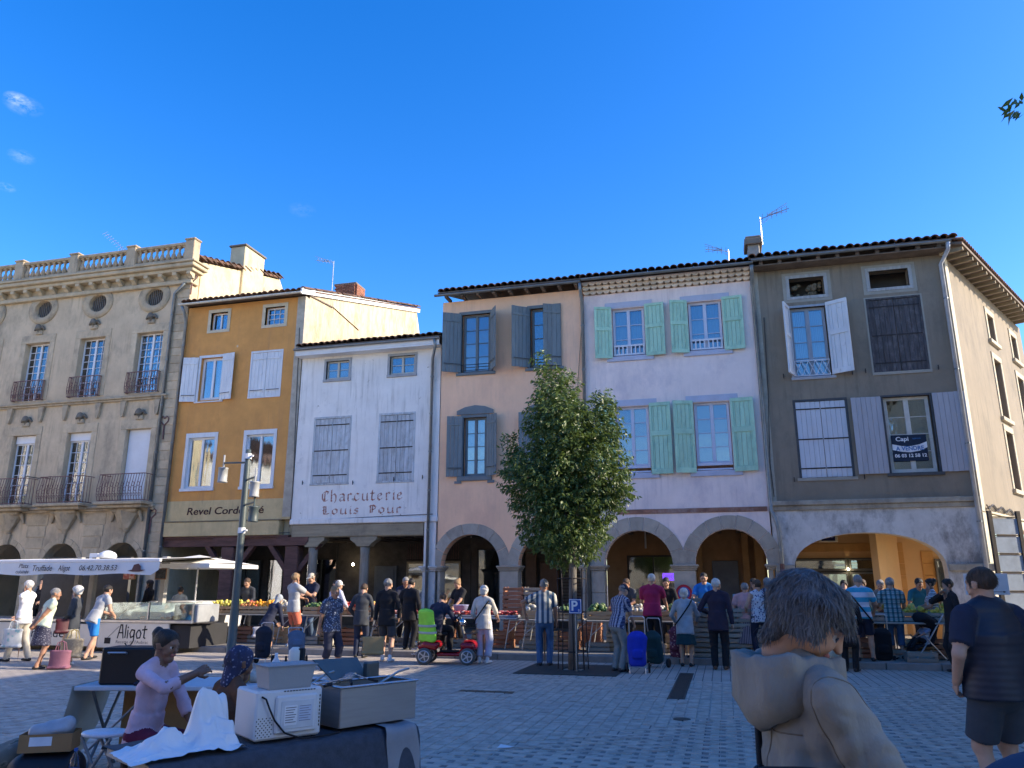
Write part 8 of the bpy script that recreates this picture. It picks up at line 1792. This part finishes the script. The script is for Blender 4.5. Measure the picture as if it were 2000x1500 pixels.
# crumpled white sheet
wx = edge_t(405); sh = near('white_sheet', 'crumpled white plastic sheet heaped on the left end of the covered table', 'sheet', wx, .10); sh.scale = (.74, .74, 1)
WS = M('sheetwhite', .74, .76, .78, var=.05, rough=.5, bump=.3, bscale=14)
def sheet():
    nx, ny = 120, 84; vs = []; rs = np.random.RandomState(3)
    gx, gy = np.meshgrid(np.linspace(-.46, .36, nx), np.linspace(-.10, .46, ny)); P = np.stack([gx.ravel(), gy.ravel(), 0*gx.ravel()], 1)
    st = lambda t: np.clip(t, 0, 1)**2*(3-2*np.clip(t, 0, 1))
    wav = .03*sn(P, 16, 21).reshape(gx.shape)
    wall_ = st((gx+.02)/.07)*st((.33-gx)/.05)*(.17-.12*np.clip(gx-.05, 0, 1)+1.4*wav)*np.exp(-((gy-.20-wav-.12*gx)/.075)**4)
    low = .09*np.exp(-((gx+.16)/.14)**2)*np.exp(-((gy-.15)/.13)**2)
    ridge = wall_+low+.10*st((gx+.05)/.1)*st((.34-gx)/.06)*np.exp(-((gy-.12)/.12)**2)
    cr = (.5-np.abs(sn(P, 24, 4))).reshape(gx.shape)*.085+(.5-np.abs(sn(P, 52, 9))).reshape(gx.shape)*.04
    z = np.maximum(.006, .008+ridge+cr*(0.35+np.minimum(ridge, .15)*5))
    edge = np.clip((gx+.46)/.1, 0, 1)*np.clip((.36-gx)/.05, 0, 1); z = .006+(z-.006)*edge
    x = gx+.05*sn(P, 11, 7).reshape(gx.shape)+.012*sn(P, 40, 17).reshape(gx.shape); y = gy+.05*sn(P, 12, 8).reshape(gx.shape)+.012*sn(P, 44, 18).reshape(gx.shape)
    for a, b, c in zip(x.ravel(), y.ravel(), z.ravel()):
        if b < -.12: c = c-(-.12-b)*1.5
        vs.append((a, b, c))
    MB().add(vs, [(j*nx+i, j*nx+i+1, (j+1)*nx+i+1, (j+1)*nx+i) for j in range(ny-1) for i in range(nx-1)]).build('sheet', WS, sh, True)
sheet()
# ---------------------------------------------------------------- folding table behind the seated woman
FT = thing('folding_table', 'folding table with a pale cloth and a black case, behind the seated woman', 'table', (-5.35, 6.15, 0), R(15)); fz = .76
MB().box(-.35, 1.75, 0, .72, fz-.04, fz, .008).build('table_top', M('foldtop', .50, .52, .55, var=.06), FT)
for x in (-.2, 1.6):
    for y0_, y1_ in ((.06, .62), (.62, .06)): MB().tube([(x, y0_, 0), (x, y1_, fz-.05)], .014, 7).build('leg', M('tubegrey', .22, .23, .24, metal=.5, rough=.4), FT)
    MB().tube([(x, .06, .2), (x+.5, .06, fz-.06)], .010, 6).build('brace', MATS['tubegrey'], FT)
MB().box(-.1, 1.5, .45, .47, .05, fz-.06).build('ochre_panel', M('cardboard', .34, .19, .08, var=.15), FT)
cv = []
for j in range(9):
    for i in range(13): v = j/8; cv.append((-.36-.03*v-.20*v*v-.015*math.sin(i*1.1)*v, .74*i/12-.01, fz+.004-.70*v))
MB().add(cv, [(j*13+i, j*13+i+1, (j+1)*13+i+1, (j+1)*13+i) for j in range(8) for i in range(12)]).build('cloth_drop', M('palecloth', .50, .48, .42, var=.1, rough=.9), FT, True)
def onF(name, label, cat, x, y, z=fz, rz=0.0):
    p = Matrix.Translation(FT.location) @ Matrix.Rotation(R(15), 4, 'Z') @ Vector((x, y, z+.002)); return thing(name, label, cat, p, R(15)+rz)
bx = onF('black_case', 'black rectangular case with a silver handle on the folding table', 'case', .06, .22); MB().box(-.24, .24, -.14, .16, 0, .32, .015).build('case', M('caseblack', .010, .010, .012, rough=.45, var=.2), bx); MB().tube([(-.16, -.15, .27), (-.16, -.18, .28), (.0, -.18, .28), (.0, -.15, .27)], .008, 7).build('handle', MATS['alu'], bx)
ts = onF('folded_towels', 'dark folded cloth in front of the black case', 'cloth', .30, .03); MB().box(-.13, .16, -.02, .12, 0, .03, .012).box(-.10, .14, -.0, .11, .031, .05, .01).build('cloth', MATS['navy'], ts)
for i, (x, y, c, l) in enumerate(((1.05, .2, (.34, .20, .07), 'round loaf of bread on the folding table'), (1.2, .3, (.55, .50, .42), 'pale paper parcel beside the bread'), (1.42, .25, (.10, .08, .07), 'dark food tray at the right end of the folding table'))):
    o = onF('food_item', l, 'food', x, y); V, Q, L = sdf_mesh([PR(0, (-.04, 0, .045), (.05, 0, .05), (.075, .055), side=(0, 1, 0), fold=.006, ff=40)], .01, .01); mesh_np('food', [V], [Q], [L], [M('food%d' % i, *c, var=.3, scale=12)], o)
gb = onF('gas_bottle', 'white bottle and tray standing on the folding table', 'bottle', 1.3, .5); MB().lathe([(.04, 0), (.04, .16), (.015, .2), (.015, .24)], n=14).build('flask', MATS['whitepaint'], gb, True)
mv = onF('table_grinder', 'black hand appliance with a white motor at the right end of the folding table', 'appliance', 1.56, .3); MB().box(-.06, .06, -.05, .05, 0, .30, .01).build('stand', MATS['black'], mv); MB().lathe([(.05, 0), (.06, .02), (.06, .14), (.03, .17)], (-.02, -.02, .14), 14).build('motor', MATS['trailerwhite'], mv, True)
# stools
def stool(pos, rz, label, h=.60):
    s = thing('folding_stool', label, 'stool', (pos[0], pos[1], 0), rz, 'white folding stools'); MB().lathe([(.15, h-.03), (.165, h-.025), (.17, h-.01), (.16, h), (.0, h+.002)], n=24, sx=1.05, sy=.85).build('seat', M('stoolwhite', .66, .68, .72, rough=.4), s, True)
    for y in (-.11, .11): MB().tube([(-.2, y, 0), (.13, y, h-.03)], .012, 7).build('leg', M('tubegrey'), s); MB().tube([(.2, y*.85, 0), (-.13, y*.85, h-.03)], .012, 7).build('leg', MATS['tubegrey'], s)
    MB().tube([(-.15, -.11, .09), (-.15, .11, .09)], .010, 6).build('stretcher', MATS['tubegrey'], s); MB().tube([(.15, -.094, .09), (.15, .094, .09)], .010, 6).build('stretcher', MATS['tubegrey'], s)
SEATED = (-4.22, 5.22)
stool((SEATED[0]-.02, SEATED[1]), R(20), 'white topped folding stool under the seated woman', .50); stool((SEATED[0]-.42, SEATED[1]+.10), R(5), 'empty white topped folding stool left of the seated woman', .56)
# bags and box on the ground at the left
gx = Vector((-5.80, 5.72, 0))
cb_ = thing('cardboard_box', 'open cardboard box with crumpled wrapping on a black bag at lower left', 'box', gx+Vector((.22, .05, .30)), R(28)); 
for s in ((-.2, .2, -.13, -.127), (-.2, .2, .127, .13)): MB().box(s[0], s[1], s[2], s[3], 0, .14).build('side', M('cardboard'), cb_)
for s in ((-.2, -.197), (.197, .2)): MB().box(s[0], s[1], -.1265, .1265, 0, .14).build('end', MATS['cardboard'], cb_)
MB().box(-.196, .196, -.1265, .1265, 0, .006).build('base', MATS['cardboard'], cb_); MB().box(-.12, .05, -.1325, -.1305, .05, .12).build('label', M('labelwhite'), cb_)
V, Q, L = sdf_mesh([PR(0, (-.10, 0, .14), (.10, .02, .16), (.11, .07), side=(0, 1, 0), fold=.02, ff=30), PR(0, (.0, .0, .18), (.12, .0, .2), .05, .06, fold=.015, ff=40)], .012, .02); mesh_np('wrapping', [V], [Q], [L], [M('foil', .42, .44, .47, rough=.4, var=.2)], cb_)
bl = thing('black_bag', 'black soft bag under the cardboard box at lower left', 'bag', gx+Vector((.22, .05, 0)), R(28)); V, Q, L = sdf_mesh([PR(0, (-.15, 0, .14), (.15, 0, .14), (.17, .15), side=(0, 1, 0), fold=.015, ff=16)], .016, .02); mesh_np('sack', [V], [Q], [L], [M('bagblack', .015, .015, .02, rough=.5)], bl)
sk = thing('grey_sack', 'bundled grey green fabric heap left of the cardboard box', 'fabric', gx+Vector((-.32, -.02, 0)), R(20)); V, Q, L = sdf_mesh([PR(0, (-.25, 0, .10), (.18, .05, .22), (.16, .12), (.15, .13), side=(0, 1, 0), fold=.03, ff=24), PR(0, (-.4, -.05, .07), (-.2, 0, .1), (.12, .08), side=(0, 1, 0), fold=.02, ff=30)], .015, .04); mesh_np('fabric', [V], [Q], [L], [pattern_mat('camo', 'flower', (.16, .16, .13), (.07, .08, .06), (.24, .23, .19), s=12)], sk)
wb = thing('water_bottle', 'clear water bottle with blue label beside the black bag', 'bottle', gx+Vector((.56, -.02, 0)), 0); MB().lathe([(.04, 0), (.042, .02), (.04, .12), (.042, .2), (.035, .26), (.014, .30), (.014, .32)], n=14).build('flask', MATS['clearplastic'], wb, True); MB().lathe([(.0435, .11), (.0435, .19)], n=14).build('label', M('labelblue', .05, .15, .45), wb); MB().lathe([(.016, .32), (.016, .34)], n=10).build('cap', M('labelblue'), wb)
rs_ = thing('red_shoes', 'pair of red slippers on the ground under the stools', 'shoes', (SEATED[0]+.1, SEATED[1]-.45, 0), R(40))
for y in (-.07, .07): V, Q, L = sdf_mesh([PR(0, (-.09, y, .03), (.11, y*1.1, .028), (.04, .03), (.042, .024), side=(0, 1, 0))], .009, .01); mesh_np('slipper', [V], [Q], [L], [M('slipperred', .25, .01, .03)], rs_)
